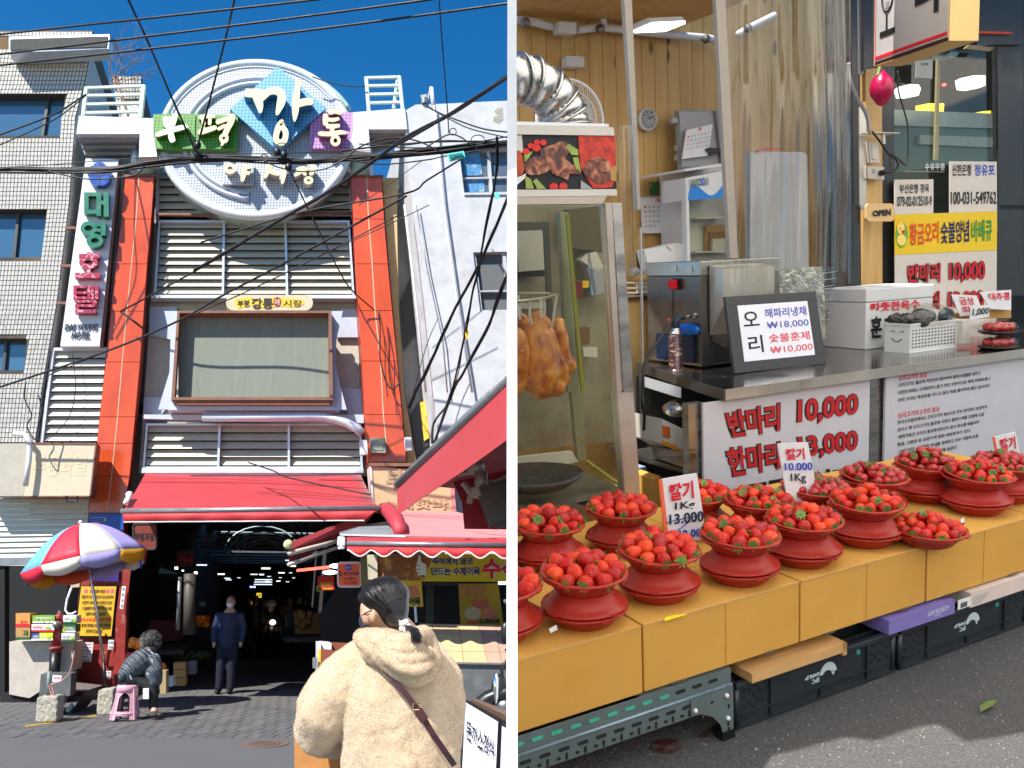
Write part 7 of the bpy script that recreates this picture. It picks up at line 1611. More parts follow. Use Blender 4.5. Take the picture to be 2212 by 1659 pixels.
cut(box('case_base',1.0,at(*R5(1000,950),y=RY).x,RY,RY+.6,0,fz-.03,SSD,rc))
wkz=fz+.10;wc=at(*R5(170,740),z=wkz);o=Mb().lathe([(.05,-.07),(.15,-.04),(.21,.0),(.215,.012),(.2,.012),(.12,-.02),(.0001,-.03)],wc,30).go('fire_pan',mat('charred_iron',(.045,.042,.04,1),rough=.7,bump=.6,var=.5),rc,smooth=True);cut(o)
cut(slab('front_glass',[R3(-60,10),R3(765,10),R3(905,1659),R5(960,850),R5(-60,1000)],RY+.025,.004,GLD,rc));rs('base_rail',[(-60,1010),(480,985),(600,1000),(600,1040),(-60,1060)],RY-.01,.05,SSD,R5)
Mb().tube([at(*R5(640,610),z=fz+.004),at(*R5(965,845),z=fz+.004)],.008,6).go('glass_edge_strip',flat('glass_edge2',195,195,90),rc)
for q,m in(([(640,430),(720,410),(790,560),(735,590),(575,485)],OFFW),([(510,685),(595,680),(600,820),(515,822)],flat('red_tin',120,30,25)),([(600,670),(655,670),(655,730),(600,735)],YEL),([(640,430),(665,430),(720,780),(680,800)],flat('blue_packet',150,190,215)),([(640,560),(800,555),(810,770),(700,800)],GREYP),([(600,1260),(732,1260),(730,1350),(610,1340)],OFFW),([(550,1090),(665,1080),(660,1230),(560,1250)],flat('jar_brown',120,90,40)),([(20,230),(250,225),(272,570),(40,590)],OFFW),([(40,590),(282,575),(285,630),(40,640)],BLACK),([(20,870),(300,860),(310,910),(25,920)],OFFW),([(470,40),(770,5),(800,420),(480,380)],flat('sticker_ghost',95,85,60,1))):
 rs('shelf_goods',q,RY+.75,.05,m,R3)
 # ducks hanging on a ring
rk=thing('hanging_rack','curved wire rack inside the roasting case','rack',at(*R3(200,820),y=3.45));cut(Mb().tube([at(*R3(-80,868),y=3.3),at(*R3(100,845),y=3.32),at(*R3(240,828),y=3.38),at(*R3(375,795),y=3.5),at(*R3(300,785),y=3.6),at(*R3(-80,780),y=3.65)],.007,6).go('ring',SSL,rk));
DUCKM=bpy.data.materials.new('roast_skin');DUCKM.use_nodes=True;nt=DUCKM.node_tree;bs=nt.nodes['Principled BSDF'];bs.inputs['Roughness'].default_value=.26;bs.inputs['Coat Weight'].default_value=.5;bs.inputs['Subsurface Weight'].default_value=.1;bs.inputs['Subsurface Scale'].default_value=.02
tc=nt.nodes.new('ShaderNodeTexCoord');n_=nt.nodes.new('ShaderNodeTexNoise');n_.inputs['Scale'].default_value=14;n_.inputs['Detail'].default_value=9;nt.links.new(tc.outputs['Object'],n_.inputs[0]);cr=nt.nodes.new('ShaderNodeValToRGB');cr.color_ramp.elements[0].position=.34;cr.color_ramp.elements[0].color=(.38,.07,.01,1);cr.color_ramp.elements[1].position=.6;cr.color_ramp.elements[1].color=(.80,.31,.045,1);nt.links.new(n_.outputs[0],cr.inputs[0]);nt.links.new(cr.outputs[0],bs.inputs['Base Color'])
bp=nt.nodes.new('ShaderNodeBump');bp.inputs['Strength'].default_value=.5;bp.inputs['Distance'].default_value=.01;nt.links.new(n_.outputs[0],bp.inputs['Height']);nt.links.new(bp.outputs[0],bs.inputs['Normal'])
def duck(label,chains,hooks,y,balls=()):
 t=thing('roast_duck',label,'roast duck',at(*R3(*chains[0][-1][:2]),y=y));b=Mb()
 for c in chains:chain(b,[(at(*R3(p[0],p[1]),y=y+(p[3]if len(p)>3 else 0)),p[2]*.82)for p in c])
 for x,y_,rx,ry,rz,*m in balls:b.ball(at(*R3(x,y_),y=y),rx,ry,rz)
 o=remesh(b.go('body',DUCKM,t),.007,3);cut(o)
 for h in hooks:cut(Mb().tube([at(*R3(*p),y=y-.02)for p in h],.006,6).go('hook',PLW,t))
duck('whole roast duck hanging second from the left in the case',[[(190,1110,.05),(230,1200,.075),(240,1350,.09),(240,1500,.10),(230,1590,.085)],[(160,1120,.045),(150,1250,.05),(170,1400,.06),(160,1580,.06)],[(230,1030,.04),(215,1080,.05)],[(300,1130,.035),(330,1300,.05),(390,1460,.06),(430,1540,.04)],[(120,1560,.05),(250,1620,.05),(370,1610,.055)]],[[(130,845),(130,990),(155,1060)],[(230,830),(228,960),(245,1100)]],3.36)
duck('slim roast duck half hanging at the right of the case',[[(375,1040,.03),(390,1120,.045),(410,1220,.04),(440,1330,.04),(480,1420,.045),(500,1440,.025)],[(400,1030,.025),(440,1180,.025),(450,1330,.03)],[(450,1400,.05),(470,1480,.02)]],[[(255,830),(265,900),(250,1000)],[(370,800),(345,950),(330,1080),(300,1110)]],3.46)
duck('roast duck cut off by the left edge of the case',[[(10,1180,.06),(20,1300,.07),(10,1450,.07),(30,1560,.05),(20,1650,.03)],[(-60,1300,.06),(-50,1600,.07)]],[[(20,850),(35,980),(45,1010)]],3.34)
duck('dark roast duck hanging behind the two front ducks',[[(50,1010,.04),(70,1040,.05),(110,1080,.04)],[(150,1020,.04),(210,1010,.05),(260,1060,.045)]],[[(30,800),(40,900),(60,1010)]],3.56)
# steel counter
CZT=.87;FL_=at(1564,843,z=CZT);CYF=FL_.y
ctr=thing('steel_counter','long stainless steel serving counter with framed legs','counter',(4.5,CYF+.5,0))
mk('counter_top',*_pr([(FL_.x,CYF,CZT),(7.2,CYF,CZT),(7.2,CYF+1.25,CZT),(FL_.x+.38,CYF+1.3,CZT)],(0,0,-.02)),mat('counter_steel',(.30,.28,.27,1),rough=.16,metal=.95,var=.2,scale=3),ctr)
mk('front_lip',*_pr([(FL_.x,CYF-.012,CZT+.004),(7.2,CYF-.012,CZT+.004),(7.2,CYF-.012,CZT-.052),(FL_.x,CYF-.012,CZT-.052)],(0,.012,0)),SSL,ctr)
mk('side_lip',*_pr([(FL_.x-.012,CYF-.012,CZT+.003),(FL_.x+.37,CYF+1.3,CZT+.003),(FL_.x+.37,CYF+1.3,CZT-.055),(FL_.x-.012,CYF-.012,CZT-.055)],(.011,0,0)),mat('lip_dark',(.10,.095,.09,1),rough=.4,metal=.6),ctr)
def leg(nm,u0,u1,y,z1=CZT-.06,m=SS):a=at(u0,900,y=y).x;c=at(u1,900,y=y).x;return box(nm,a,c,y,y+.05,0,z1,m,ctr)
leg('leg',1487,1518,CYF+.06);leg('leg',1879,1911,CYF+.06);leg('leg',1392,1406,CYF+1.15,m=SSD)
sz=.33
box('lower_shelf',FL_.x+.05,5.0,CYF+.2,CYF+1.2,sz,sz+.03,SSD,ctr);mk('shelf_rail',*_pr([at(*R5(1195,450),y=CYF+.7),at(*R5(1550,560),y=CYF+.14),at(*R5(1560,690),y=CYF+.14),at(*R5(1230,570),y=CYF+.7)],(.03,0,0)),SSD,ctr)
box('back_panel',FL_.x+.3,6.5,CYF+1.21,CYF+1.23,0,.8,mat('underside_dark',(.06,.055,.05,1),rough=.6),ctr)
bo=thing('fruit_carton','white and orange fruit carton on the shelf under the counter','box',at(*R5(1430,570),y=CYF+.45));slab('carton_side',cs(R5,(1298,232),(1400,280),(1545,350),(1548,570),(1310,455)),CYF+.4,.3,OFFW,bo);slab('orange_band',cs(R5,(1306,418),(1548,535),(1549,575),(1310,458)),CYF+.395,.004,flat('band_orange',230,150,30),bo);slab('orange_print',cs(R5,(1305,290),(1375,310),(1372,400),(1312,385)),CYF+.394,.004,flat('print_orange',225,110,50,var=.5,scale=40),bo)
Mb().lathe([(.06,0),(.085,.02),(.09,.05),(.07,.07),(.045,.085),(.0001,.09)],at(*R5(1440,200),y=CYF+.6),20).go('glass_lid_pot',SS,None,smooth=True,label='small steel pot with glass lid on the fruit carton',cat='pot')
slab('white_envelope',cs(R3,(1150,1520),(1470,1615),(1470,1710),(1150,1610)),CYF+.5,.02,PAPER,None,label='white printed envelope tucked under the counter edge',cat='paper')
slab('storage_bin',cs(R5,(1080,315),(1170,310),(1170,660),(1090,660)),CYF+1.0,.2,BLACK,None,label='black storage bin behind the counter leg',cat='bin');slab('blue_box',cs(R5,(1105,665),(1160,655),(1170,900),(1118,900)),CYF+.7,.1,flat('box_pale_blue',150,165,190),None,label='pale blue box low behind the counter leg',cat='box');slab('carton',cs(R5,(1228,770),(1290,740),(1300,1080),(1235,1080)),CYF+.5,.2,BOXC,None,label='ochre carton standing behind the first price card',cat='box')
# menu boards under the counter
PYB=CYF+.03
def tl(par,s_,k,x,y,w,h,m,Y,bold=.02,slant=0,**kw):
 P=at(*k(x,y),y=Y);return text3('lettering',s_,[P+V((slant,0,0)),P+V((w+slant,0,0)),P+V((w,0,-h)),P+V((0,0,-h))],m,par,bold=bold,**kw)
bd1=thing('price_board','white price board lettered in red under the counter','sign',(4,PYB,.2));x0=at(1519,900,y=PYB).x;x1=at(1878,900,y=PYB).x;BRD=mat('board_lilac_white',(.60,.59,.64,1),rough=.35,var=.04)
box('board',x0,x1,PYB,PYB+.015,.02,CZT-.06,BRD,bd1)
RIM=flat('rim_black',30,20,20,var=0);RD=flat('board_red',190,25,30,1,var=0)
def word(s_,a,b_,c,d,kk=(R5,R6,R6,R5)):
 q=[at(*k_(*p),y=PYB-.002)for k_,p in zip(kk,(a,b_,c,d))]
 text3('lettering_rim',s_,q,RIM,bd1,bold=.075,lift=.001);text3('lettering',s_,[q[0].lerp(q[2],.02),q[1].lerp(q[3],.02),q[2].lerp(q[0],.02),q[3].lerp(q[1],.02)],RD,bd1,bold=.03,lift=.003)
word('반마리',(1845,165),(250,85),(248,345),(1905,410));word('10,000',(390,60),(945,0),(935,225),(385,310),(R6,)*4);word('한마리',(1850,490),(250,425),(248,680),(1900,760));word('13,000',(385,390),(940,325),(930,545),(420,610),(R6,)*4)
q=[at(*R6(*p),y=PYB-.002)for p in((-60,800),(880,640),(880,860),(-60,1010))];text3('lettering','포장됩니다',q,INKB,bd1,bold=.05,lift=.002)
bd2=thing('text_board','white board with close lines of small Korean text under the counter','sign',(5.5,PYB,.2));x0=at(1912,900,y=PYB).x;box('board',x0,7.1,PYB,PYB+.015,.02,CZT-.06,BRD,bd2)
rows=[('오리고기의 효능',1),('오리고기는 불포화 지방산이 풍부하여 콜레스테롤을 낮추고',0),('대한민국에는 오래전부터 즐겨 먹던 보양식으로 체력 회복에 좋다',0),('또한 오리는 영양분을 지니고 몸의 독을 풀어주며 좋은 음식이다',0),('',0),('오리고기의 5가지 효능',1),('한국오리협회에서는 오리고기의 효능으로 피부 관리부터 보양까지',0),('있다고 해 오리고기의 불포화 지방이 콜레스테롤 조절에 도움',0),('-해독작용은 오리의 불포화지방산이 몸의 독소를 배출시켜',2),('중풍, 고혈압 등 순환기계 질환 예방효과가 있다.',0),('-그해산성은 산성화된 체내를 중화하고 피부 미용에 도움',2),('피로 회복에 도움이 되며 원기를 돋운다.',0)]
X0=at(*R4(1290,1510),y=PYB).x;zt=at(*R4(1290,1510),y=PYB).z
for i,(s_,c_)in enumerate(rows):
 if not s_:continue
 P=V((X0,PYB-.002,zt-i*.0455));w=.0255*len(s_)*(1.25 if c_==1 else 1);h=.034 if c_==1 else.024
 text3('lettering',s_,[P,P+V((w,0,0)),P+V((w,0,-h)),P+V((0,0,-h))],INKR if c_==1 else INKB,bd2,bold=.015,lift=.002)
 # cartons, crates and rack carrying the strawberries
BYF,BZ0,BZ1,BYB=2.118,.242,.464,2.62
seams=[.62,1.515,2.178,2.828,3.50,4.2]
names=['leftmost','second from the left','third from the left','fourth from the left','rightmost']
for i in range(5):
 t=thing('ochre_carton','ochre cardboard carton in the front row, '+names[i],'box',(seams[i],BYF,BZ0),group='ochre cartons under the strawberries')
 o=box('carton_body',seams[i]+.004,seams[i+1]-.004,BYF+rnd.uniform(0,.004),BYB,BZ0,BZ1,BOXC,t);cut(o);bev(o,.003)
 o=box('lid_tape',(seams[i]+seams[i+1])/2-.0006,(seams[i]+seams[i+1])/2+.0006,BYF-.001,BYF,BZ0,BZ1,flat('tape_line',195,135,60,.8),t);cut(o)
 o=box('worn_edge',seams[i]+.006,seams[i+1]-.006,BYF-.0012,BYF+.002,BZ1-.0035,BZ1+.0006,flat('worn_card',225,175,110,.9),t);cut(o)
 for s in(.2,.8):
  x=seams[i]+.66*s;
  if x>1.2:Mb().box(x-.03,x+.03,BYF-.004,BYF+.002,BZ0-.001,BZ0+.004).go('bottom_flap',SSD,t)
for i in range(5):
 o=box('ochre_carton',seams[i]+.02,seams[i+1]+.016,BYB+.006,3.12,BZ0,BZ1-.002,BOXC,None,label='ochre cardboard carton in the back row, '+names[i],cat='box',group='ochre cartons under the strawberries');cut(o);bev(o,.003)
p=cs(R7,(1320,500),(1345,478),(1400,465),(1520,455),(1525,460),(1330,518))
mk('yellow_sticker',[at(*q,z=BZ1+.0015)for q in p],[tuple(range(6))],flat('sticker_yellow',250,230,40,1),None,label='bright yellow sticker on the edge of the second ochre carton',cat='sticker')
rk2=thing('slotted_rack','blue grey slotted angle steel rack carrying the left cartons','rack',(1.3,BYF,0));rx1=at(*R7(1892,990),y=BYF).x
for z0,z1,y in((.188,.238,BYF-.010),(.118,.180,BYF-.016)):cut(box('angle_face',.6,rx1,y,y+.004,z0,z1,RACK,rk2))
o=Mb().tube([(.6,BYF-.014,.184),(rx1,BYF-.014,.184)],.006,8).go('angle_corner',mat('rack_edge',(.26,.34,.40,1),rough=.3,metal=.4),rk2,smooth=True);cut(o)
GS=flat('slot_green',70,190,160,.8);x=1.06
def pill(x,z,w,h,y,m,nm='slot'):return mk(nm,*_pr([V((x+(w-h)/2*s+h/2*math.cos(a),y,z+h/2*math.sin(a)))for s,a in[(1,-1.57+i*.52)for i in range(7)]+[(-1,1.57+i*.52)for i in range(7)]]if w>h else[V((x+w/2*math.cos(a),y,z+(h-w)/2*s+w/2*math.sin(a)))for s,a in[(1,i*.52)for i in range(7)]+[(-1,3.14+i*.52)for i in range(7)]],(0,.002,0)),m,rk2)
i=0
while x<rx1-.05:
 pill(x,.214,.038,.011,BYF-.0125,GS if i<9 else DARK);pill(x+.02,.158,.038,.011,BYF-.0185,DARK);pill(x,.133,.014,.009,BYF-.0185,DARK);pill(x+.028,.133,.008,.022,BYF-.0185,DARK);x+=.0655;i+=1
lx=rx1;Lg=[(lx-.045,.0),(lx,.0),(lx,.18),(lx-.175,.18),(lx-.175,.125),(lx-.13,.118),(lx-.085,.095),(lx-.055,.06),(lx-.045,.03)]
mk('leg_gusset',*_pr([(a,BYF-.021,b)for a,b in Lg],(0,.004,0)),RACK,rk2);box('foot',lx-.05,lx+.004,BYF-.025,BYF+.03,0,.03,BLACK,rk2)
for a,b in((lx-.16,.14),(lx-.03,.155),(lx-.025,.075)):Mb().ball((a,BYF-.024,b),.008).go('bolt',WHT,rk2,smooth=True)
for a,b in((lx-.09,.148,),(lx-.02,.115),(lx-.022,.055),(lx-.02,.035)):pill(a,b,.014 if a<lx-.05 else.007,.007 if a<lx-.05 else.016,BYF-.0228,DARK)
box('rear_leg',lx-.045,lx,2.95,3.0,0,.2,RACK,rk2);box('shelf_plate',1.5,rx1,BYF,3.05,.225,.236,RACK,rk2)
def crate(x0,label):
 t=thing('black_crate',label,'crate',(x0,BYF,0),group='black plastic crates under the cartons');w=.785;x1=x0+w;H=.168;y=BYF
 box('front_panel',x0+.02,x1-.02,y+.012,y+.02,.004,H-.01,CRATE,t);box('side_wall',x0+.006,x0+.014,y+.014,y+.42,.0,H,CRATE,t);box('side_wall',x1-.014,x1-.006,y+.014,y+.42,0,H,CRATE,t);box('rear_panel',x0,x1,y+.42,y+.43,0,H,CRATE,t)
 bev(box('top_rim',x0,x1,y-.004,y+.02,H-.022,H,CRATE,t),.004);box('base_rim',x0+.004,x1-.004,y+.002,y+.016,.0,.012,CRATE,t)
 for z in(.045,):box('rail',x0+.03,x1-.03,y+.004,y+.013,z,z+.006,CRATE,t)
 for s in(.0,.025,.16,.20,.50,.80,.84,.975):
  if s in(.5,):box('rib',x0+w*s,x0+w*s+.005,y+.003,y+.013,.0,.045,CRATE,t)
  elif s in(.20,.80):box('rib',x0+w*s,x0+w*s+.006,y+.002,y+.013,.0,H-.02,CRATE,t)
 for xx in(x0+.012,x1-.012):Mb().tube([(xx,y+.014,.0),(xx,y+.014,H-.02)],.012,10).go('corner_post',CRATE,t,smooth=True)
 for c in(x0+w*.115,x0+w*.90):
  for a,b in((-.045,.07),(-.045,.10),(-.025,.085),(-.022,.125),(-.005,.065),(-.003,.10),(.015,.085),(.018,.12),(.036,.105),(.038,.07),(-.042,.13),(0,.135)):
   Mb().tube([(c+a,y+.0125,b),(c+a,y+.0095,b)],.0055,8).go('vent_hole',DARK,t)
  for z in(.078,.112):box('vent_rib',c-.06,c+.06,y+.008,y+.0125,z,z+.003,CRATE,t)
 cx,cz=x0+w*.56,.082;P=[]
 for i in range(13):a=math.radians(8+164*i/12);P.append((cx+.042*math.cos(a),y+.0105,cz+.045*math.sin(a)))
 for i in range(11):a=math.radians(160-150*i/10);P.append((cx-.006+.024*math.cos(a),y+.0105,cz-.004+.020*math.sin(a)))
 mk('emblem',*_pr(P,(0,.0015,0)),flat('logo_pale',200,215,220,.9),t);mk('emblem',*_pr([(cx+.012,y+.0105,cz+.012),(cx+.03,y+.0105,cz+.004),(cx+.028,y+.0105,cz-.008),(cx+.02,y+.0105,cz-.006)],(0,.0015,0)),MATS['logo_pale'],t)
 def inv(s_,a,b,c,d):text3('lettering',s_,[V((c,y+.0105,b)),V((a,y+.0105,b)),V((a,y+.0105,d)),V((c,y+.0105,d))],MATS['logo_pale'],t,bold=.04,lift=.001)
 inv('SPC',cx-.082,.066,cx-.045,.083);inv('SAMLIP',cx-.115,.088,cx-.045,.103)
 box('turquoise_mark',x0+w*.74,x0+w*.74+.018,y+.0095,y+.012,.118,.136,flat('turq',60,150,150),t)
 for i in range(5):box('inner_grid',x0+.02,x1-.02,y+.06+i*.07,y+.066+i*.07,.02,.16,CRATE,t)
crate(rx1+.03,'black plastic crate with upside-down white emblem, left one beside the rack leg');crate(rx1+.83,'black plastic crate with upside-down white emblem, middle one under the purple box');crate(rx1+1.63,'black plastic crate cut off by the right edge')
a,c=at(*R8(-60,900),y=BYF).x,at(*R8(778,700),y=BYF).x;bw_=thing('wooden_batten','orange varnished wooden batten wedged on the left black crate','plank',(a,BYF,.17));box('batten',a,c,BYF-.03,BYF+.25,.172,.205,mat('varnished_pine',(.62,.36,.14,1),rough=.4,var=.2,scale=5,stretch=(1,8,8)),bw_);box('batten_lip',c-.02,c,BYF-.03,BYF-.02,.16,.205,mat('varnished_pine',(.62,.36,.14,1)),bw_)
a,c=at(*R8(1168,540),y=BYF).x,at(*R8(1750,320),y=BYF).x;pb_=thing('purple_box','flat lilac purple gift box squeezed between carton and crate','box',(a,BYF,.17));PUR=flat('lilac_card',140,125,200,.85,rough=.45);box('box_body',a,c,BYF-.02,BYF+.2,.172,.228,PUR,pb_)
text3('lettering','GLAM BLOSSOM',[V((a+.21,BYF-.021,.215)),V((a+.33,BYF-.021,.215)),V((a+.33,BYF-.021,.197)),V((a+.21,BYF-.021,.197))],PAPER,pb_,lift=.001);text3('lettering','PARIS',[V((a+.25,BYF-.021,.192)),V((a+.29,BYF-.021,.192)),V((a+.29,BYF-.021,.186)),V((a+.25,BYF-.021,.186))],PAPER,pb_,lift=.001)
box('white_label',a+.385,a+.46,BYF-.0225,BYF-.02,.182,.22,PAPER,pb_)
for i in range(9):box('label_bar',a+.40+i*.0045,a+.4022+i*.0045,BYF-.0235,BYF-.0225,.186,.206,INKB,pb_)
a=at(*R8(1890,280),y=BYF).x;o=thing('pale_box','pale pink white flat box under the rightmost carton','box',(a,BYF,.17));box('box_body',a,a+.6,BYF-.02,BYF+.2,.172,.232,flat('pale_pink_card',235,215,205,.85),o)
for i in range(5):box('print_line',a+.015,a+.11-i*.012,BYF-.0215,BYF-.02,.21-i*.007,.2125-i*.007,GREYP,o)
# baskets and strawberries
RB_,RR_=.086,.134
def dish_prof():return[(.0001,.0),(RB_,.0),(RB_+.004,.003),(.112,.028),(.121,.040),(RR_+.001,.043),(RR_+.003,.047),(RR_,.051),(.124,.049),(.119,.046),(.108,.030),(RB_-.004,.007),(.0001,.006)]
DM={}
def dish(label,pos,flip=False,tilt=0,taz=0,group='red plastic strawberry baskets'):
 t=thing('plastic_basket',label,'basket',pos,group=group)
 key='dish'
 M3=Matrix.Rotation(tilt,3,V((math.cos(taz),math.sin(taz),0)))@Matrix.Rotation(rnd.uniform(0,6),3,'Z')
 if flip:M3=M3@Matrix.Diagonal((1,1,-1))
 o=Mb().lathe(dish_prof(),pos,48,M=M3).go('dish',BASK,t,smooth=True);cut(o)
 b=Mb();
 for i in range(4):
  a=i*math.pi/2+.3;c_,s_=math.cos(a),math.sin(a)
  P=[V(((RR_-.002)*math.cos(a-.16),(RR_-.002)*math.sin(a-.16),.043)),V(((RR_+.008)*math.cos(a-.1),(RR_+.008)*math.sin(a-.1),.043)),V(((RR_+.008)*math.cos(a+.1),(RR_+.008)*math.sin(a+.1),.043)),V(((RR_-.002)*math.cos(a+.16),(RR_-.002)*math.sin(a+.16),.043))]
  Q=[V(pos)+M3@p for p in P];cut(mk('rim_tab',*_pr(Q,M3@V((0,0,.006))),BASK,t))
 return t,M3
STR=bpy.data.materials.new('strawberry_skin');STR.use_nodes=True;nt=STR.node_tree;bs=nt.nodes['Principled BSDF'];bs.inputs['Roughness'].default_value=.36;bs.inputs['Specular IOR Level'].default_value=.3;bs.inputs['Coat Weight'].default_value=.08;bs.inputs['Coat Roughness'].default_value=.1;bs.inputs['Subsurface Weight'].default_value=.0;bs.inputs['Subsurface Radius'].default_value=(.02,.004,.003);bs.inputs['Subsurface Scale'].default_value=.3
tc=nt.nodes.new('ShaderNodeTexCoord');oi=nt.nodes.new('ShaderNodeObjectInfo');vo=nt.nodes.new('ShaderNodeTexVoronoi');vo.inputs['Scale'].default_value=170;vo.inputs['Randomness'].default_value=.45;mp=nt.nodes.new('ShaderNodeMapping');mp.inputs['Scale'].default_value=(1.25,1.25,.85);nt.links.new(tc.outputs['Object'],mp.inputs[0]);nt.links.new(mp.outputs[0],vo.inputs['Vector'])
c1=nt.nodes.new('ShaderNodeValToRGB');c1.color_ramp.elements[0].position=.0;c1.color_ramp.elements[0].color=(.34,.003,.008,1);c1.color_ramp.elements[1].position=1;c1.color_ramp.elements[1].color=(.80,.06,.012,1);e=c1.color_ramp.elements.new(.5);e.color=(.58,.008,.008,1);nt.links.new(oi.outputs['Random'],c1.inputs[0])
sx=nt.nodes.new('ShaderNodeSeparateXYZ');nt.links.new(tc.outputs['Object'],sx.inputs[0]);zr=nt.nodes.new('ShaderNodeMapRange');zr.inputs[1].default_value=.016;zr.inputs[2].default_value=.026;zr.inputs[4].default_value=.16;nt.links.new(sx.outputs[2],zr.inputs[0])
m1=nt.nodes.new('ShaderNodeMix');m1.data_type='RGBA';nt.links.new(zr.outputs[0],m1.inputs[0]);nt.links.new(c1.outputs[0],m1.inputs[6]);m1.inputs[7].default_value=(.85,.42,.22,1)
lt=nt.nodes.new('ShaderNodeMapRange');lt.inputs[1].default_value=.14;lt.inputs[2].default_value=.24;lt.inputs[3].default_value=.75;lt.inputs[4].default_value=0;nt.links.new(vo.outputs['Distance'],lt.inputs[0]);m2=nt.nodes.new('ShaderNodeMix');m2.data_type='RGBA';nt.links.new(lt.outputs[0],m2.inputs[0]);nt.links.new(m1.outputs[2],m2.inputs[6]);m2.inputs[7].default_value=(.85,.45,.08,1);nt.links.new(m2.outputs[2],bs.inputs['Base Color'])
bp=nt.nodes.new('ShaderNodeBump');bp.inputs['Strength'].default_value=.55;bp.inputs['Distance'].default_value=.0015;nt.links.new(vo.outputs['Distance'],bp.inputs['Height']);nt.links.new(bp.outputs[0],bs.inputs['Normal'])
CAL=mat('calyx_green',(.13,.27,.04,1),rough=.55,var=.35,scale=60,rand=.3)
PROF=[(.0001,-.0235),(.0065,-.022),(.0125,-.0175),(.0178,-.010),(.0212,-.001),(.0225,.008),(.021,.016),(.0155,.0215),(.007,.0235),(.0001,.0232)]
def _smesh(seed):
 r0=random.Random(seed);b=Mb().lathe(PROF,(0,0,0),14);f1,f2,w1=r0.uniform(.88,1.12),r0.uniform(.85,1.15),r0.uniform(-.08,.08);b.v=[V((v.x*f1*(1+w1*math.sin(3*math.atan2(v.y,v.x))),v.y*f2,v.z))for v in b.v]
 me=bpy.data.meshes.new('strawberry');me.from_pydata([tuple(v)for v in b.v],[],b.f);me.polygons.foreach_set('use_smooth',[True]*len(me.polygons));me.materials.append(STR);return me
def _cmesh(seed):
 r0=random.Random(seed+50);b=Mb()
 for i in range(9):
  a=i*.698+r0.uniform(-.15,.15);L=r0.uniform(.018,.025);c_,s_=math.cos(a),math.sin(a);up=r0.uniform(-.004,.007)
  P=[V((0,0,.025)),V((c_*L*.5-s_*.0045,s_*L*.5+c_*.0045,.0262)),V((c_*L,s_*L,.024+up)),V((c_*L*.5+s_*.0045,s_*L*.5-c_*.0045,.0262))]
  b.add(P,[(0,1,2,3)])
 b.tube([(0,0,.024),(.001,.001,.034)],.0016,5);me=bpy.data.meshes.new('calyx');me.from_pydata([tuple(v)for v in b.v],[],b.f);me.materials.append(CAL);return me
STR2=mat('strawberry_skin_far',(.50,.014,.014,1),rough=.3,coat=.35,var=.35,scale=30,bump=.5,bscale=170)
SMS=[_smesh(i)for i in range(6)];CMS=[_cmesh(i)for i in range(4)];NB=[0];REST=[Mb(),Mb()]
def berry(pos,d,s,lab,grp,single=True):
 d=V(d).normalized();q=V((0,0,-1)).rotation_difference(d).to_matrix()@Matrix.Rotation(rnd.uniform(0,6),3,'Z');M4=FR.M@Matrix.Translation(V(pos))@(q*s).to_4x4()
 if CX(pos)<.03:return
 if single and NB[0]<297:
  NB[0]+=1;o=bpy.data.objects.new('strawberry',rnd.choice(SMS));COL.objects.link(o);o.matrix_world=M4;MW[o.name]=M4;props(o,lab,'strawberry',grp)
  c=bpy.data.objects.new('calyx',rnd.choice(CMS));COL.objects.link(c);c.parent=o;MW[c.name]=M4
 else:
  for B,me in((REST[0],rnd.choice(SMS)),(REST[1],rnd.choice(CMS))):B.add([V(pos)+(q@v.co)*s for v in me.vertices],[tuple(p.vertices)for p in me.polygons])
def fill(pos,M3,where,heap,n_out,sz,single,neat=True):
 grp='strawberries, '+where;lab='ripe red strawberry in the basket '+where;up=M3@V((0,0,1));up=up if up.z>0 else-up
 M3=V((0,0,1)).rotation_difference(up).to_matrix();k_=.0225*sz
 rings=[(.100,.054,0),(.099-1.75*k_,.058+heap*.5,.4),(.099-3.4*k_,.066+heap,.9),(.0,.070+heap*1.2,0)]
 for j,(r,z,o_)in enumerate(rings):
  if r<0:continue
  n=max(1,int(2*math.pi*r/(2.02*k_)))
  for i in range(n):
   w=1 if neat else 1.8;a=2*math.pi*i/n+o_+rnd.uniform(-.07,.07)*w;q=r+rnd.uniform(-.003,.003)*w;c=V((q*math.cos(a),q*math.sin(a),z+rnd.uniform(-.003,.004)*w));o2_=V((math.cos(a),math.sin(a),0));s_=V((-math.sin(a),math.cos(a),0))*rnd.uniform(-.5,.5)
   d=-o2_+V((0,0,rnd.uniform(-.15,.55)))+s_ if j==0 else-o2_*rnd.uniform(.2,1)+V((0,0,rnd.uniform(.3,1.0)))+s_*1.6
   if j and rnd.random()<(.22 if neat else.5):d=V((rnd.uniform(-1,1),rnd.uniform(-.3,1),rnd.uniform(-.9,.1)))
   berry(V(pos)+M3@c,M3@d,sz*rnd.uniform(.92,1.1),lab,grp,single)
FZ=BZ1
def stack(k,x,y,where,heap=.008,n=13,sz=1.0,single=True,neat=True,zt=.62,low=False):
 c=at(*k(x,y),z=zt-(.045 if low else 0));c=V((c.x,c.y,0));tilt=math.radians(rnd.uniform(3,6));taz=.1+rnd.uniform(-.3,.3)
 if not low:
  dish('bottom basket of the stack '+where,c+V((0,0,FZ)));dish('upturned basket in the stack '+where,c+V((0,0,FZ+.106)),flip=True)
  z0=FZ+.107
 else:z0=FZ+.001
 dish('outer basket beneath the full one '+where,c+V((0,0,z0)))
 t,M3=dish('top basket of strawberries '+where,c+V((0,-.003,z0+.012)),tilt=tilt,taz=taz);fill(c+V((0,-.003,z0+.010)),M3,where,heap,n,sz,single,neat)
stack(R7,605,90,'with a sunlit patch, front row',n=12,sz=1.12,heap=.012)
stack(R5,1268,1400,'below the struck-out price card, front row',n=13,sz=1.08)
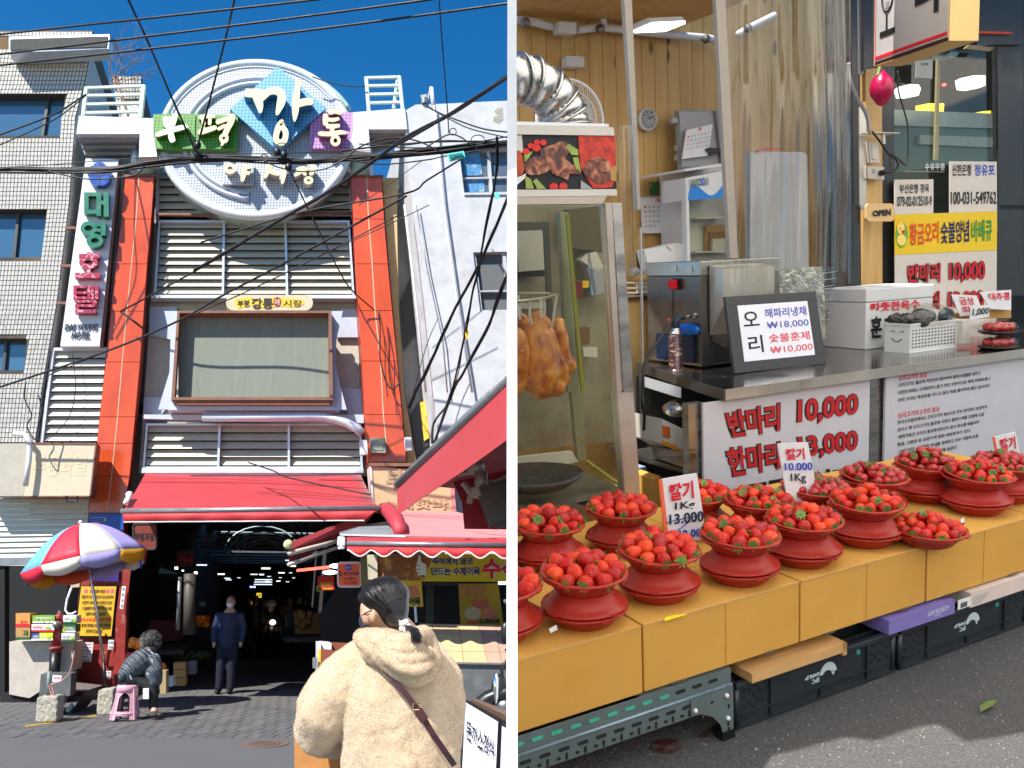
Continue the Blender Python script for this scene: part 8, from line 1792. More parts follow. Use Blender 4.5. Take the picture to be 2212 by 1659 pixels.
stack(R5,1985,1265,'right of the struck-out card, front row',n=13,sz=1.05)
stack(R6,448,1128,'right below the 10,000 card',n=14,sz=1.0,heap=.016)
stack(R6,1000,975,'heaped high right of the 10,000 card',n=14,sz=.95,heap=.02,neat=False)
stack(R6,1555,1080,'set low on the carton',n=14,sz=.92,heap=.018,neat=False,low=True)
stack(R7,-165,205,'at the far left touching the wall',n=12,sz=1.08)
stack(R5,285,1160,'at the left end of the back row',n=14,sz=1.1)
stack(R5,935,1030,'before the case corner post',n=14,sz=1.08)
stack(R6,1990,730,'at the right end of the front row',n=14,sz=.9,heap=.016,neat=False)
stack(R5,1610,905,'behind the struck-out price card',n=13,sz=1.0)
stack(R5,2150,960,'left of the 10,000 card, back row',n=15,sz=.85,heap=.012,neat=False)
stack(R6,1065,750,'under the black board letters',n=16,sz=.85,heap=.012,single=False,neat=False)
stack(R6,550,850,'behind the 10,000 card',n=14,sz=.9,single=False)
stack(R6,1540,640,'before the text board',n=15,sz=.85,heap=.03,single=False,neat=False)
stack(R6,2230,640,'at the far right, back row',n=15,sz=.85,heap=.012,single=False,neat=False)
rs_=REST[0].go('strawberries',STR2,None,smooth=True,kind='stuff',label='strawberries filling the farther baskets of the back row',cat='strawberries');REST[1].go('calyxes',CAL,rs_,kind='stuff')
for k,x,y,l in((R7,300,590,'left stack'),(R6,705,905,'heaped stack'),(R6,130,1110,'basket below the 10,000 card'),(R6,1840,1130,'low basket')):
 c=at(*k(x,y),z=.56 if y>900 or k is R6 else.50);mk('paper_scrap',*_pr([c,c+V((.03,.006,.004)),c+V((.034,.006,-.012)),c+V((.004,-.004,-.012))],(0,.001,0)),PAPER,None,label='small white paper scrap at the rim of the '+l,cat='paper')
 # price cards
def card(label,q,y,parts,m=PAPER,edge=None,k=R5):
 t=thing('price_card',label,'price card',at(*k(*q[3]),y=y));Q=cs(k,*q);slab('card',Q,y,.006,m,t)
 if edge:slab('card_edge',colm(Q,-.03,.06),y-.001,.006,edge,t)
 for s_,a,b_,c,d,mm,bo in parts:text('lettering',s_,sub(Q,a,b_,c,d),y-.002,mm,t,bold=bo,italic=.1)
 return t,Q
SC=at(*R5(1480,1230),z=.47);c1_,Q=card('white price card with red edge and a struck-out 13,000 among the baskets',[(1285,770),(1610,715),(1700,1300),(1345,1330)],2.47,[('딸기',.2,.85,.09,.36,INKR,.03),('1Kg',.28,.82,.39,.53,INKB,.02),('13.000',.1,.99,.56,.72,INKB,.02),('12,000',.3,1.0,.82,.96,INKBL,.03)],edge=flat('card_orange',240,110,70,1))
for a,b_,m in(((.05,.68),(1.0,.62),INKBL),((.25,.84),(.65,.70),INKBL)):
 P0,P1=(at(*ipl(ipl(Q[0],Q[1],s[0]),ipl(Q[3],Q[2],s[0]),s[1]),y=2.465)for s in(a,b_));Mb().bar(P0,P1,.003,.002).go('pen_stroke',m,c1_)
card('white price card reading 10,000 in blue standing among the baskets',[(225,455),(490,440),(600,1010),(320,1000)],2.50,[('딸기',.2,.82,.08,.26,INKR,.03),('10.000',.06,.98,.31,.43,INKBL,.02),('1Kg',.2,.7,.48,.64,INKB,.015)],k=R6)
card('white price card with orange edge cut off by the right edge',[(2135,395),(2330,350),(2400,700),(2200,720)],2.9,[('딸기',.2,.9,.08,.4,INKR,.03)],edge=MATS['card_orange'],k=R6)
slab('printed_bag',cs(R7,(1560,100),(1690,30),(1720,150),(1660,180),(1600,200)),2.62,.05,mat('white_red_bag',(.7,.68,.7,1),rough=.4,stain=(.6,.1,.1,1),stain_scale=30,stain_amt=.9,stain_lo=.55),None,label='white bag with red print lying between the baskets',cat='bag')
# things on the steel counter
def slabq(nm,k,pts,y,t,m,par,**kw):return slab(nm,cs(k,*pts),y,t,m,par,**kw)
mf=at(*R3(1650,1445),z=CZT);sm=thing('steel_machine','stainless steel warmer cabinet with red switch on the counter','machine',mf);y0=mf.y;xa=mf.x;tp=at(*R3(1612,500),y=y0).z;xb=at(*R4(240,600),y=y0).x
bev(box('cabinet_body',xa,xb,y0,y0+.55,CZT+.03,tp-.09,SSD,sm),.004);bev(box('lid',xa-.004,xb+.004,y0-.004,y0+.56,tp-.088,tp,SS,sm),.004);box('base',xa-.005,xb+.005,y0-.01,y0+.56,CZT+.012,CZT+.03,SS,sm)
for x in(xa+.04,xb-.04):Mb().tube([(x,y0+.03,CZT),(x,y0+.03,CZT+.012)],.012,8).go('foot',BLACK,sm)
q=[at(*p,y=y0-.10)for p in(R3(1690,505),R4(105,492),R4(100,770),R4(-60,800),R3(1790,1080))]
b=Mb();xh0,xh1=xa+.06,xb-.18;b.prism([(xh0,y0-.012,tp-.03),(xh0,y0-.14,tp-.05),(xh0,y0-.14,tp-.27),(xh0,y0-.012,tp-.46)],(xh1-xh0,0,0));b.go('hopper',SSL,sm);Mb().prism([(xh0+.02,y0-.15,tp-.50),(xh0+.02,y0-.012,tp-.46),(xh0+.02,y0-.012,tp-.50),(xh0+.02,y0-.13,tp-.53)],(xh1-xh0-.02,0,0)).go('chute',SSD,sm)
sf2=lambda x,y:at(*R3(x,y),x=xa-.006)
for x,y in((1410,565),(1548,572)):p=sf2(x,y);box('hinge',p.x-.004,p.x,p.y-.025,p.y+.025,p.z-.02,p.z+.02,SSL,sm)
p=sf2(1430,700);box('switch_plate',p.x-.006,p.x,p.y-.04,p.y+.04,p.z-.035,p.z+.035,BLACK,sm);bev(box('red_switch',p.x-.05,p.x-.006,p.y-.02,p.y+.03,p.z-.03,p.z+.028,flat('switch_red',225,20,35,1),sm),.006)
p=sf2(1400,1000);box('door_seam',p.x-.002,p.x,p.y,p.y+.004,CZT+.04,tp-.1,DARK,sm)
Mb().tube([(xb-.07,y0-.006,tp-.10),(xb-.07,y0-.012,tp-.16)],.012,8).go('latch',SS,sm);p=at(*R3(1500,1200),x=xa-.02);box('water_tray',p.x-.01,p.x+.012,y0+.05,y0+.42,CZT+.03,CZT+.20,flat('tray_navy',20,45,75,.8,rough=.3),sm);o=Mb().ball(at(*R3(1530,1100),x=xa-.03),.03,.12,.04).go('blue_bag',flat('bag_blue',15,100,190,1,rough=.25),None,smooth=True,label='bright blue bag tucked at the side of the steel machine',cat='bag')
# framed menu leaning back
bl,br_=at(*R3(1945,1492),z=CZT),at(*R4(655,1405),z=CZT);bl.y=br_.y=(bl.y+br_.y)/2;bl=at(*R3(1945,1492),y=bl.y);br_=at(*R4(655,1405),y=bl.y);TLm,TRm=at(*R3(1860,812),y=bl.y+.07),at(*R4(560,762),y=bl.y+.07)
fm=thing('framed_menu','black framed white menu leaning on the counter with duck prices','menu',bl);Q3=[TLm,TRm,br_,bl]
def S3(s,t):return Q3[0].lerp(Q3[1],s).lerp(Q3[3].lerp(Q3[2],s),t)
nv=(Q3[1]-Q3[0]).cross(Q3[3]-Q3[0]).normalized();nv=nv if nv.y>0 else-nv
for nm,c in(('frame_rail',(0,1,0,.125)),('frame_rail',(0,1,.86,1)),('frame_stile',(0,.115,.125,.86)),('frame_stile',(.885,1,.125,.86))):bev(mk(nm,*_pr([S3(c[0],c[2]),S3(c[1],c[2]),S3(c[1],c[3]),S3(c[0],c[3])],nv*.022),mat('menu_frame_black',(.05,.05,.052,1),rough=.45),fm),.003)
mk('menu_sheet',*_pr([S3(.115,.125),S3(.885,.125),S3(.885,.86),S3(.115,.86)],nv*.01),mat('menu_white',(.86,.87,.95,1),rough=.3,var=0),fm);bl_=mat('menu_blue',C(60,60,175),var=0);mr_=mat('menu_red',C(235,60,75),var=0)
SF=lambda s,t:S3(.115+.77*s,.125+.735*t)
for s_,a,b_,c,d,m,bo in(('오',.05,.27,.12,.38,INKB,.01),('리',.08,.28,.55,.86,INKB,.01),('해파리냉채',.36,.96,.09,.26,bl_,.01),('₩18,000',.37,.97,.33,.47,bl_,0),('숯불훈제',.37,.96,.55,.71,mr_,.01),('₩10,000',.37,.98,.78,.92,mr_,0)):text3('lettering',s_,[SF(a,c),SF(b_,c),SF(b_,d),SF(a,d)],m,fm,bold=bo,lift=.002)
Mb().ball(br_+V((-.12,-.05,.006)),.06,.03,.006).go('frame_foot',BLACK,fm,smooth=True)
# gas torch, bottle
tc_=at(*R3(1425,1462),z=CZT);gt=thing('gas_torch','gas torch canister with dark burner head at the left end of the counter','torch',tc_);CANM=mat('can_print',(.05,.015,.02,1),rough=.25,var=.1,coat=.5,stain=(.65,.55,.35,1),stain_scale=16,stain_amt=.9,stain_lo=.54,stretch=(1,1,3))
Mb().lathe([(.0429,.0),(.0455,.0052),(.0436,.0104),(.0436,.2145),(.0403,.221)],tc_,24).go('canister',CANM,gt,smooth=True);Mb().lathe([(.0449,.0),(.0449,.0078)],tc_,24).go('base_ring',SS,gt,smooth=True);Mb().lathe([(.0416,.221),(.0351,.2366),(.0273,.2418),(.0273,.26),(.0221,.2652)],tc_,24).go('shoulder',SS,gt,smooth=True)
Mb().tube([tc_+V((0,0,.26)),tc_+V((0,0,.3055)),tc_+V((.0156,-.0078,.3315))],[.0247,.0273,.026],12).tube([tc_+V((-.026,0,.3198)),tc_+V((.052,-.026,.3302))],.0169,10).go('burner_head',flat('torch_grey',50,62,72),gt,smooth=True);Mb().tube([tc_+V((.0455,-.026,.3276)),tc_+V((.0975,-.0455,.3341))],.0104,10).tube([tc_+V((.091,-.0455,.3341)),tc_+V((.1235,-.065,.338))],.0182,14).go('nozzle',SSD,gt,smooth=True);Mb().ball(tc_+V((-.039,0,.312)),.0156).go('orange_knob',flat('knob_orange',235,90,40),gt,smooth=True)
sc_=at(*R3(1320,1370),z=CZT);sb=thing('sauce_bottle','squat bottle with a red perforated cap behind the gas torch','bottle',sc_);Mb().lathe([(.03,0),(.042,.005),(.043,.12),(.04,.17),(.03,.19)],sc_,20).go('bottle_body',mat('herb_bottle',(.16,.17,.07,1),rough=.2,var=.5,scale=14,stain=(.45,.25,.12,1),stain_scale=12,stain_amt=.8),sb,smooth=True);Mb().lathe([(.036,.19),(.037,.23),(.034,.234),(.033,.25),(.02,.268),(.0001,.27)],sc_,20).go('red_cap',flat('cap_red',210,15,25,1,rough=.35),sb,smooth=True)
p=at(*R3(1280,1385),z=CZT+.002);mk('white_napkin',*_pr([p,p+V((.10,-.04,0)),p+V((.16,.02,.002)),p+V((.05,.07,0))],(0,0,.003)),PAPER,None,label='white napkin lying on the counter by the gas torch',cat='napkin')
Mb().tube(smoothed([at(*k(x,y),y=Y)for k,x,y,Y in((R3,1390,1010,3.75),(R3,1290,1170,3.7),(R3,1175,1350,3.66),(R3,1135,1500,3.6),(R3,1130,1659,3.6),(R5,1125,100,3.6),(R5,1145,200,3.7),(R5,1140,330,3.75))],4),.008,8).go('power_cable',RUBBER,None,smooth=True,label='black power cable hanging over the left counter corner',cat='cable')
# foam box
fb0=at(*R4(1000,1284),z=CZT);fx1=at(*R4(1602,1000),y=fb0.y).x;fzt=at(*R4(995,745),y=fb0.y).z;fb_=thing('foam_box','white foam box with red and black Korean writing on the counter','box',fb0);FOAM=mat('white_foam',(.66,.66,.67,1),rough=.85,var=.04,bump=.3,bscale=150);dp_=.42
bev(box('box_body',fb0.x+.004,fx1-.004,fb0.y+.004,fb0.y+dp_-.004,CZT,fzt-.095,FOAM,fb_),.008);bev(box('lid',fb0.x,fx1,fb0.y,fb0.y+dp_,fzt-.093,fzt,FOAM,fb_),.008);box('lid_recess',fb0.x+.08,fx1-.08,fb0.y+.1,fb0.y+.28,fzt,fzt+.006,FOAM,fb_)
yy=fb0.y-.001
for s_,(x0,y0_,x1,y1),m in(('따뜻한육수',(1045,858,1480,945),INKR),('훈',(1045,985,1145,1180),INKB),('제',(1165,975,1290,1180),INKB)):text('lettering',s_,cs(R4,(x0,y0_+8),(x1,y0_-(x1-x0)*.06),(x1,y1-(x1-x0)*.06),(x0,y1)),yy,m,fb_,bold=.03,lift=.002)
# slotted basket with gloves
bf=at(*R4(1390,1315),z=CZT);bx1=at(*R4(1805,1280),y=bf.y).x;bzt=at(*R4(1385,1060),y=bf.y).z;bk_=thing('slotted_basket','white slotted plastic basket with smiling face holding bagged black gloves','basket',bf);bd_=.2;WB=mat('basket_white',(.72,.73,.72,1),rough=.35,var=.03)
for nm,a in(('front_wall',[(bf.x+.012,bf.y+.008,CZT),(bx1-.012,bf.y+.008,CZT),(bx1,bf.y,bzt),(bf.x,bf.y,bzt)]),('rear_wall',[(bf.x+.012,bf.y+bd_-.008,CZT),(bx1-.012,bf.y+bd_-.008,CZT),(bx1,bf.y+bd_,bzt),(bf.x,bf.y+bd_,bzt)])):mk(nm,*_pr(a,(0,.005,0)),WB,bk_)
for x in(bf.x,bx1-.005):box('side_wall',x,x+.005,bf.y,bf.y+bd_,CZT,bzt,WB,bk_)
box('floor',bf.x+.01,bx1-.01,bf.y,bf.y+bd_,CZT+.001,CZT+.006,WB,bk_)
for a in((bf.x-.008,bx1+.008,bf.y-.008,bf.y+.001),(bf.x-.008,bx1+.008,bf.y+bd_,bf.y+bd_+.008),(bf.x-.008,bf.x,bf.y,bf.y+bd_),(bx1,bx1+.008,bf.y,bf.y+bd_)):box('rim',*a,bzt-.008,bzt+.004,WB,bk_)
H_b=bzt-CZT;Wb=bx1-bf.x;b=Mb()
for i in range(14):
 for j in range(6):x=bf.x+.03+(Wb-.055)*i/13;z=CZT+H_b*(.2+.115*j);b.box(x-.006,x+.006,bf.y-.0005,bf.y+.003,z-.004,z+.004)
b.go('slots',mat('slot_dark',(.04,.05,.05,1),var=0),bk_,kind='stuff')
for y,z in((.06,.75),(.13,.75)):p=V((bf.x-.001,bf.y+bd_*y/.2,CZT+H_b*z));Mb().tube([p+V((0,-.016,-.008)),p+V((-.001,0,.004)),p+V((0,.016,-.008))],.0025,5).go('eye_mark',INKB,bk_)
p=V((bf.x-.002,bf.y+bd_*.5,CZT+H_b*.42));Mb().tube([p+V((0,-.04,.012)),p+V((-.001,-.015,-.006)),p+V((-.001,.015,-.006)),p+V((0,.04,.012))],.003,5).go('mouth_mark',INKB,bk_)
b=Mb();r0=random.Random(8)
for i in range(16):b.ball((bf.x+Wb*r0.uniform(.08,.95),bf.y+bd_*r0.uniform(.1,.9),bzt+r0.uniform(-.01,.06)),r0.uniform(.04,.07),.05,r0.uniform(.025,.045))
gv=b.go('bagged_gloves',mat('black_glove',(.03,.034,.038,1),rough=.4,bump=.8,bscale=40),None,label='bundle of black gloves in a clear bag heaped in the slotted basket',cat='gloves');remesh(gv,.012,2);wrinkle(gv,.03,.03)
b=Mb();b.ball((bf.x+Wb*.52,bf.y+bd_*.45,bzt+.035),Wb*.56,.14,.085,seg=28);o=b.go('clear_bag',FILM,None,smooth=True,label='clear plastic bag pulled over the black gloves',cat='bag');wrinkle(o,.035,.045)
# small price cards and berry packs at the right end
for q,ss,l in([(1760,790),(1985,800),(2040,960),(1840,985)],(('금상',.2,.8,.1,.5,INKR),('따봉',.2,.9,.55,.9,INKR)),'white card with pink writing behind the slotted basket'),([(2010,770),(2290,750),(2290,930),(2110,920)],(('대추콩',.2,.95,.1,.5,INKR),),'white card with red writing at the right end of the counter'),([(1935,895),(2095,885),(2095,990),(1925,1015)],(('1,000',.1,.95,.2,.8,INKB),),'small white card reading 1,000 above the berry packs'):
 t=thing('small_price_card',l,'price card',at(*R4(*q[3]),y=3.95));Q=cs(R4,*q);Y=3.9 if 'small' in l else 4.0;slab('card',Q,Y,.005,PAPER,t)
 for s_,a,b_,c,d,m in ss:text('lettering',s_,sub(Q,a,b_,c,d),Y-.002,m,t,bold=.02)
slab('leaflet_stack',cs(R4,(1858,1025),(1925,1010),(1930,1220),(1862,1225)),3.85,.05,OFFW,None,label='narrow printed leaflet stack left of the berry packs',cat='leaflets');slab('brown_tray',cs(R4,(1860,960),(2290,900),(2290,1000),(1900,1010)),4.05,.1,CARD,None,label='brown card tray behind the berry packs',cat='tray')
for i,(zz,l)in enumerate(((0,'lower clear pack of strawberries at the right end of the counter'),(.10,'upper clear pack of strawberries at the right end of the counter'))):
 c=at(*R4(2150,1270),z=CZT);c=V((c.x,3.66,CZT+zz));t=thing('berry_pack',l,'fruit pack',c);Mb().lathe([(.10,.0),(.125,.012),(.13,.02),(.12,.02),(.095,.006),(.0001,.006)],c,28).go('tray',mat('pack_black',(.02,.02,.025,1),rough=.15),t,smooth=True);b=Mb()
 for j in range(9):a=j*.7;b.ball(c+V((.07*math.cos(a),.07*math.sin(a),.045)),.03,.03,.028)
 b.ball(c+V((0,0,.05)),.035);b.go('berries',STR2,t,smooth=True,kind='stuff');Mb().lathe([(.124,.022),(.115,.07),(.09,.088),(.0001,.09)],c,28).go('lid',FILM,t,smooth=True)
fo=at(*R4(480,1180),z=CZT);FO=mat('foil',(.75,.7,.6,1),rough=.2,metal=1,var=.1,bump=1,bscale=14);o=mk('foil_bag',*_pr([at(*R4(x,y),y=4.3)for x,y in((240,590),(420,550),(620,545),(640,800),(650,1180),(400,1200),(240,900))],(0,.1,0)),FO,None,label='crinkled silver foil bag behind the framed menu',cat='bag');o2_=slabq('clear_tray_stack',R4,[(625,560),(765,530),(740,720),(690,760),(650,1180),(620,1180)],4.35,.1,glass('tray_film',(.8,.8,.76,1),mix=1.2),None,label='stack of clear plastic trays left of the foam box',cat='trays')
for i in range(9):slabq('tray_edge',R4,[(628,600+i*60),(745-i*6,585+i*60),(745-i*6,590+i*60),(628,606+i*60)],4.34,.004,SSL,o2_)
# shop front at the right
sw_=thing('dark_shop_front','dark framed shop window with pendant lamps behind at the right','shop',(6.4,5.0,0));DF=mat('dark_frame',(.028,.028,.03,1),rough=.4);GY_=4.95
def rr2_(nm,k,q,y,t,m,par=sw_,**kw):return slab(nm,cs(k,*q),y,t,m,par,**kw)
rr2_('frame_post',R2,[(865,-280),(928,-280),(945,1700),(905,1700)],GY_-.2,.06,DF);rr2_('frame_post',R4,[(890,0),(955,0),(965,760),(875,760)],GY_-.2,.06,DF);rr2_('frame_post',R2,[(935,-280),(995,-280),(985,500),(950,500)],GY_-.1,.05,mat('grey_post',(.2,.2,.2,1),rough=.5));rr2_('inner_panel',R2,[(985,-280),(1066,-280),(1060,440),(985,470)],GY_-.12,.05,DF)
rr2_('timber_jamb',R2,[(1000,460),(1145,440),(1150,1700),(1010,1700)],GY_-.08,.05,PLY);rr2_('timber_jamb',R4,[(985,0),(1150,0),(1150,760),(970,760)],GY_-.08,.05,PLY);rr2_('steel_strip',R2,[(945,790),(1005,790),(1010,1700),(950,1700)],GY_-.12,.03,SSL);rr2_('dark_mullion',R2,[(1145,400),(1255,400),(1255,1700),(1150,1700)],GY_-.05,.05,DF);rr2_('dark_mullion',R4,[(1150,0),(1255,0),(1260,760),(1155,760)],GY_-.05,.05,DF)
rr2_('dark_mullion',R2,[(2165,100),(2400,60),(2400,1700),(2180,1700)],GY_-.05,.05,DF);rr2_('dark_mullion',R4,[(2165,0),(2400,0),(2400,800),(2165,800)],GY_-.05,.05,DF);rr2_('dark_header',R2,[(1900,-280),(2400,-280),(2400,240),(1990,240)],GY_-.1,.05,DF);rr2_('slotted_angle',R2,[(1920,240),(2140,265),(2100,300),(1880,275)],GY_-.12,.02,flat('angle_tan',150,130,90));rr2_('orange_pipe',R2,[(2010,120),(2300,128),(2300,148),(2010,140)],GY_-.14,.02,flat('pipe_orange',225,80,30))
rr2_('window_glass',R2,[(1255,300),(2170,240),(2170,1700),(1255,1700)],GY_,.008,GLD);box('room_back',5.0,14,8.2,8.25,0,6,mat('room_dim',(.07,.07,.062,1),rough=.8,var=.3,scale=1.5),sw_);box('room_side',6.0,6.04,GY_+.1,8.2,0,6,IW,sw_);box('room_ceiling',6.0,14,GY_-.05,8.2,6,6.05,IW,sw_);box('room_side',14,14.05,GY_-1.5,8.2,0,6,IW,sw_)
rr2_('pale_band',R2,[(1256,815),(2150,850),(2150,980),(1256,955)],GY_+1.2,.03,mat('band_pale',(.45,.45,.40,1),rough=.6));rr2_('teal_band',R2,[(1256,955),(2150,985),(2150,1260),(1256,1370)],GY_+1.25,.03,mat('band_teal',(.13,.18,.16,1),rough=.4));rr2_('pale_band',R2,[(1480,1040),(2140,1060),(2140,1150),(1480,1120)],GY_+1.2,.03,MATS['band_pale']);rr2_('shelf_strip',R2,[(1340,1355),(1700,1358),(1700,1370),(1340,1367)],GY_+.6,.02,OFFW)
text('lettering','수유무릎',cs(R2,(1520,1292),(1700,1292),(1700,1350),(1520,1350)),GY_-.004,PAPER,sw_,bold=.02);slab('pane_trim',cs(R2,(1640,370),(1662,370),(1645,1260),(1615,1260)),GY_-.03,.02,mat('olive_trim',(.32,.28,.15,1)),sw_)
LY=mat('lamp_yellow',(1,.7,.1,1),emit=(1,.62,.04,1),es=1.7,var=0);LW=mat('lamp_pale',(1,1,1,1),emit=(.8,1,.92,1),es=2.2,var=0)
for q,m,l,Y in(([(1555,760),(1697,760),(1690,850),(1660,866),(1590,866),(1560,850)],LY,'yellow glowing pendant lamp behind the shop window',6.2),([(2020,850),(2040,830),(2110,825),(2110,870),(2070,885)],LY,'small yellow pendant lamp near the right window edge',6.6),([(1915,535),(1960,512),(2060,512),(2062,600),(2000,625),(1930,615)],LW,'white glowing pendant lamp at the upper right window',5.8),([(1365,620),(1400,590),(1470,592),(1490,630),(1470,690),(1390,695)],LW,'white glowing round lamp behind the window centre',6.0),([(1720,330),(1760,300),(1830,310),(1800,350),(1750,355)],mat('lamp_off',(.5,.6,.58,1),rough=.3),'unlit pale lamp just under the projecting sign',5.6)):
 t=thing('pendant_lamp',l,'lamp',at(*R2(*q[0]),y=Y));slab('shade',cs(R2,*q),Y,.15,m,t);c=((q[0][0]+q[2][0])/2+20,q[0][1]);slab('hanger',cs(R2,(c[0]-2,c[1]-200),(c[0]+2,c[1]-200),(c[0]+2,c[1]),(c[0]-2,c[1])),Y+.05,.01,BLACK,t)
slab('red_light',ell(3,3,*R2(1703,593),n=10),6,.02,REDL,None,label='tiny red indicator light behind the shop window',cat='lamp')
def poster(label,k,q,y,m,rows,name='paper_notice'):
 t=thing(name,label,'notice',at(*k(*q[3]),y=y));Q=cs(k,*q);slab('sheet',Q,y,.006,m,t)
 for s_,a,b_,c,d,mm in rows:text('lettering',s_,sub(Q,a,b_,c,d),y-.002,mm,t,bold=.015)
 return t,Q
WARM=mat('warm_paper',(.66,.60,.54,1),rough=.6,var=.04);PY=GY_-.1
poster('white account number notice on the window left above the yellow banner',R2,[(1258,1435),(1602,1432),(1600,1915),(1258,1935)],PY,WARM,[('부산은행 경옥',.12,.88,.08,.24,INKB),('079-02-012510-9',.06,.95,.3,.48,INKB)]);poster('white account number notice on the window at the right edge',R2,[(1745,1272),(2162,1275),(2165,1900),(1745,1910)],PY,WARM,[('신한은행',.05,.45,.04,.2,INKB),('정유포',.52,.95,.04,.2,INKBL),('100-031-549762',.02,.98,.42,.6,INKB)]);poster('small pale notice high on the window glass',R2,[(1450,385),(1595,370),(1592,542),(1445,530)],PY,mat('aged_paper',(.42,.42,.36,1)),[('안내',.3,.7,.15,.3,INKB)])
t,Q=poster('yellow and white barbecue price banner with a duck roundel on the shop window',R4,[(1258,85),(2165,55),(2160,800),(1262,860)],PY-.03,WARM,[],name='price_banner');slab('yellow_field',strip(Q,0,.46),PY-.034,.004,flat('banner_gold',240,200,10,.95,rough=.35),t)
GR=flat('badge_green',110,170,60,1);slab('green_roundel',ell(13,28,*R4(1322,265),n=24),PY-.038,.004,GR,t);DKY=flat('duckling_yellow',250,215,110,1)
for cx_,cy_,rx_,ry_ in((1315,205,8,13),(1320,310,10,12)):slab('printed_duckling',ell(rx_,ry_,*R4(cx_,cy_),n=16),PY-.041,.003,DKY,t)
slab('printed_bill',cs(R4,(1325,225),(1355,220),(1340,250),(1322,245)),PY-.044,.003,INKR,t);slab('printed_eye',ell(1.2,1.8,*R4(1308,208),n=8),PY-.044,.003,INKB,t)
for s_,x0,x1,m in(('황금오리',1388,1645,flat('t_or',220,70,20,1,var=0)),('숯불양념',1665,1915,NAVY),('바베큐',1935,2118,flat('t_gr',40,150,60,1,var=0))):text('lettering',s_,cs(R4,(x0,165-(x0-1388)*.05),(x1,150-(x1-1388)*.04),(x1,345-(x1-1388)*.04),(x0,360-(x0-1388)*.05)),PY-.036,m,t,bold=.02)
for s_,q in(('반마리',[(1370,525),(1665,510),(1660,685),(1370,690)]),('10,000',[(1735,510),(2060,490),(2055,690),(1735,690)]),('한마리',[(1370,780),(1655,760),(1655,930),(1370,940)]),('13,000',[(1725,765),(2050,750),(2050,930),(1725,930)])):
 text('lettering_rim',s_,cs(R4,*q),PY-.032,RIM,t,bold=.10);text('lettering',s_,cs(R4,*q),PY-.036,RD,t,bold=.035)
slab('sheet',cs(R4,(1262,858),(2160,798),(2160,1250),(1262,1280)),PY-.028,.006,WARM,t)
op=thing('open_sign','small rounded wooden OPEN sign hung on the timber jamb','sign',at(*R4(1130,150),y=4.7));q=rrect(*R2(1010,1645),*R4(1255,145),8);slab('plaque',q,4.7,.02,mat('light_wood',(.70,.45,.20,1),rough=.5,var=.1),op);text('lettering','OPEN',cs(R4,(1060,50),(1222,35),(1222,92),(1060,105)),4.698,INKB,op,bold=.06)
bl2=thing('magenta_balloon','deflated magenta balloon bag hanging under the projecting sign','balloon',at(*R2(1140,730),y=4.5));Mb().lathe([(.0001,-.125),(.03,-.115),(.075,-.05),(.085,.0),(.07,.06),(.03,.10),(.012,.125)],at(*R2(1145,625),y=4.5),18).go('body',flat('balloon_magenta',180,15,75,1,rough=.3,bump=.5,bscale=15),bl2,smooth=True);Mb().bar(at(*R2(1110,510),y=4.5),at(*R2(1135,400),y=4.5),.02,.01).go('tie',mat('tie_green',(.3,.4,.12,1)),bl2)
pt=thing('projecting_sign','grey white projecting duck shop sign with red border and yellow side','sign',at(*R2(1080,430),y=4.3));B0=at(*R2(1078,432),y=4.3);B1=at(*R2(1742,205),z=B0.z);E1=at(*R2(2000,205),z=B0.z);UPZ=V((0,0,.95));dv=(E1-B1);SGW=mat('sign_grey_white',(.50,.46,.45,1),rough=.4,var=.05);YS=mat('sign_yellow_side',(.85,.58,.22,1),rough=.45,var=.08)
mk('sign_box',*_pr([B0,B1,B1+UPZ,B0+UPZ],dv),YS,pt);nn=(B1-B0).cross(UPZ).normalized();nn=nn if nn.dot(FR.eye-B0)>0 else-nn
def PS(s,z):return B0.lerp(B1,s)+V((0,0,z))+nn*.004
mk('sign_face',*_pr([PS(.02,.02),PS(.99,.02),PS(.99,.94),PS(.02,.94)],nn*.004),SGW,pt);mk('red_border',*_pr([PS(.02,.035)+nn*.006,PS(.99,.035)+nn*.006,PS(.99,.055)+nn*.006,PS(.02,.055)+nn*.006],nn*.002),INKR,pt);mk('maroon_border',*_pr([PS(.0,.0)+nn*.006,PS(1,.0)+nn*.006,PS(1,.022)+nn*.006,PS(0,.022)+nn*.006],nn*.002),STRAP,pt);mk('red_border',*_pr([PS(.015,.0)+nn*.007,PS(.035,.0)+nn*.007,PS(.035,.94)+nn*.007,PS(.015,.94)+nn*.007],nn*.002),mat('pale_red',(.6,.25,.22,1)),pt)
def pz_(s,z):return PS(s,z)+nn*.007
Mb().tube([pz_(.2+.075*math.cos(a),.40+.085*math.sin(a))for a in[i*.3142 for i in range(21)]],.007,6,caps=False).go('letter',INKB,pt);mk('letter',*_pr([pz_(.185,.30),pz_(.205,.30),pz_(.205,.20),pz_(.185,.20)],nn*.003),INKB,pt);mk('letter',*_pr([pz_(.10,.20),pz_(.31,.20),pz_(.31,.165),pz_(.10,.165)],nn*.003),INKB,pt)
for s,z in((.175,.43),(.225,.44)):mk('face_mark',*_pr([pz_(s,z),pz_(s+.02,z),pz_(s+.02,z-.012),pz_(s,z-.012)],nn*.002),GREYP,pt)
for z in(.375,.36,.345):mk('face_mark',*_pr([pz_(.175,z),pz_(.225,z+.004),pz_(.225,z-.002),pz_(.175,z-.006)],nn*.002),GREYP,pt)
text3('letter','리',[pz_(.58,.55),pz_(.88,.55),pz_(.88,.19),pz_(.58,.19)],INKB,pt,bold=.03)
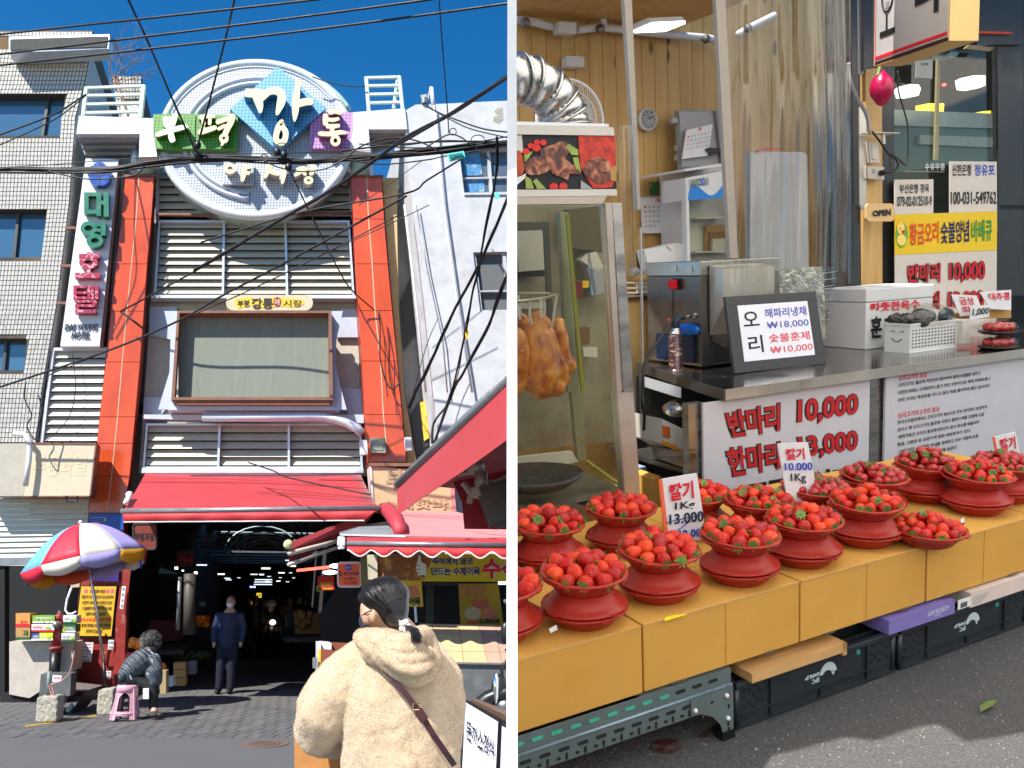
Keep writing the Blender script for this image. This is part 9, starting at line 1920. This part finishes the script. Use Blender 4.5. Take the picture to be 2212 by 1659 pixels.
ou=thing('wall_switch','white switch box and cable joint on the timber jamb','switch',at(*R2(1075,1290),y=4.8));bev(slab('switch_plate',cs(R2,(1030,1100),(1115,1105),(1128,1290),(1045,1285)),4.8,.03,OFFW,ou),.004);bev(slab('rocker',cs(R2,(1060,1130),(1095,1130),(1100,1255),(1065,1255)),4.79,.02,WARM,ou),.003)
os_=thing('power_outlet','white double power outlet with a black plug on the timber jamb','outlet',at(*R2(1090,1430),y=4.8));bev(slab('plate',cs(R2,(1018,1315),(1168,1322),(1168,1438),(1020,1425)),4.8,.03,OFFW,os_),.004);Mb().lathe([(.022,0),(.022,.04),(.01,.055),(.0001,.056)],at(*R2(1130,1378),y=4.8),14,M=RX).go('plug',BLACK,os_,smooth=True);Mb().lathe([(.02,0),(.02,.002),(.0001,.002)],at(*R2(1070,1360),y=4.8),14,M=RX).go('socket',GREYP,os_)
for l,p,r,m in(('black cable coming from the plug up to the projecting sign',[(1165,1370),(1250,1360),(1290,1310),(1270,1260),(1200,1200),(1130,1100),(1060,1010)],.008,RUBBER),('thin black cable hanging before the window from the sign',[(1285,470),(1290,640),(1340,820),(1375,980),(1365,1290),(1290,1250),(1220,1200)],.006,RUBBER),('thin black drop cable to the plug',[(1215,1220),(1215,1370),(1170,1372)],.004,RUBBER),('grey hose sagging from the plastic curtain to the jamb',[(850,400),(860,540),(930,720),(1010,860),(1040,1020)],.014,GREYP)):Mb().tube(smoothed([at(*R2(*q),y=4.62)for q in p],4),r,8).go('cable',m,None,smooth=True,label=l,cat='cable')
Mb().tube([at(*R2(1290,520),y=4.62),at(*R2(1295,600),y=4.62)],.014,8).go('cable_joint',BLACK,None,label='black joint on the thin cable below the projecting sign',cat='connector')
b=thing('cable_shelf','thin white bracket shelf on the dark mullion','shelf',at(*R2(1180,1020),y=4.75));slab('shelf_board',cs(R2,(1050,1012),(1305,1018),(1305,1026),(1050,1020)),4.7,.1,OFFW,b);slab('bracket',cs(R2,(1155,1025),(1175,1025),(1178,1118),(1158,1118)),4.72,.02,OFFW,b)
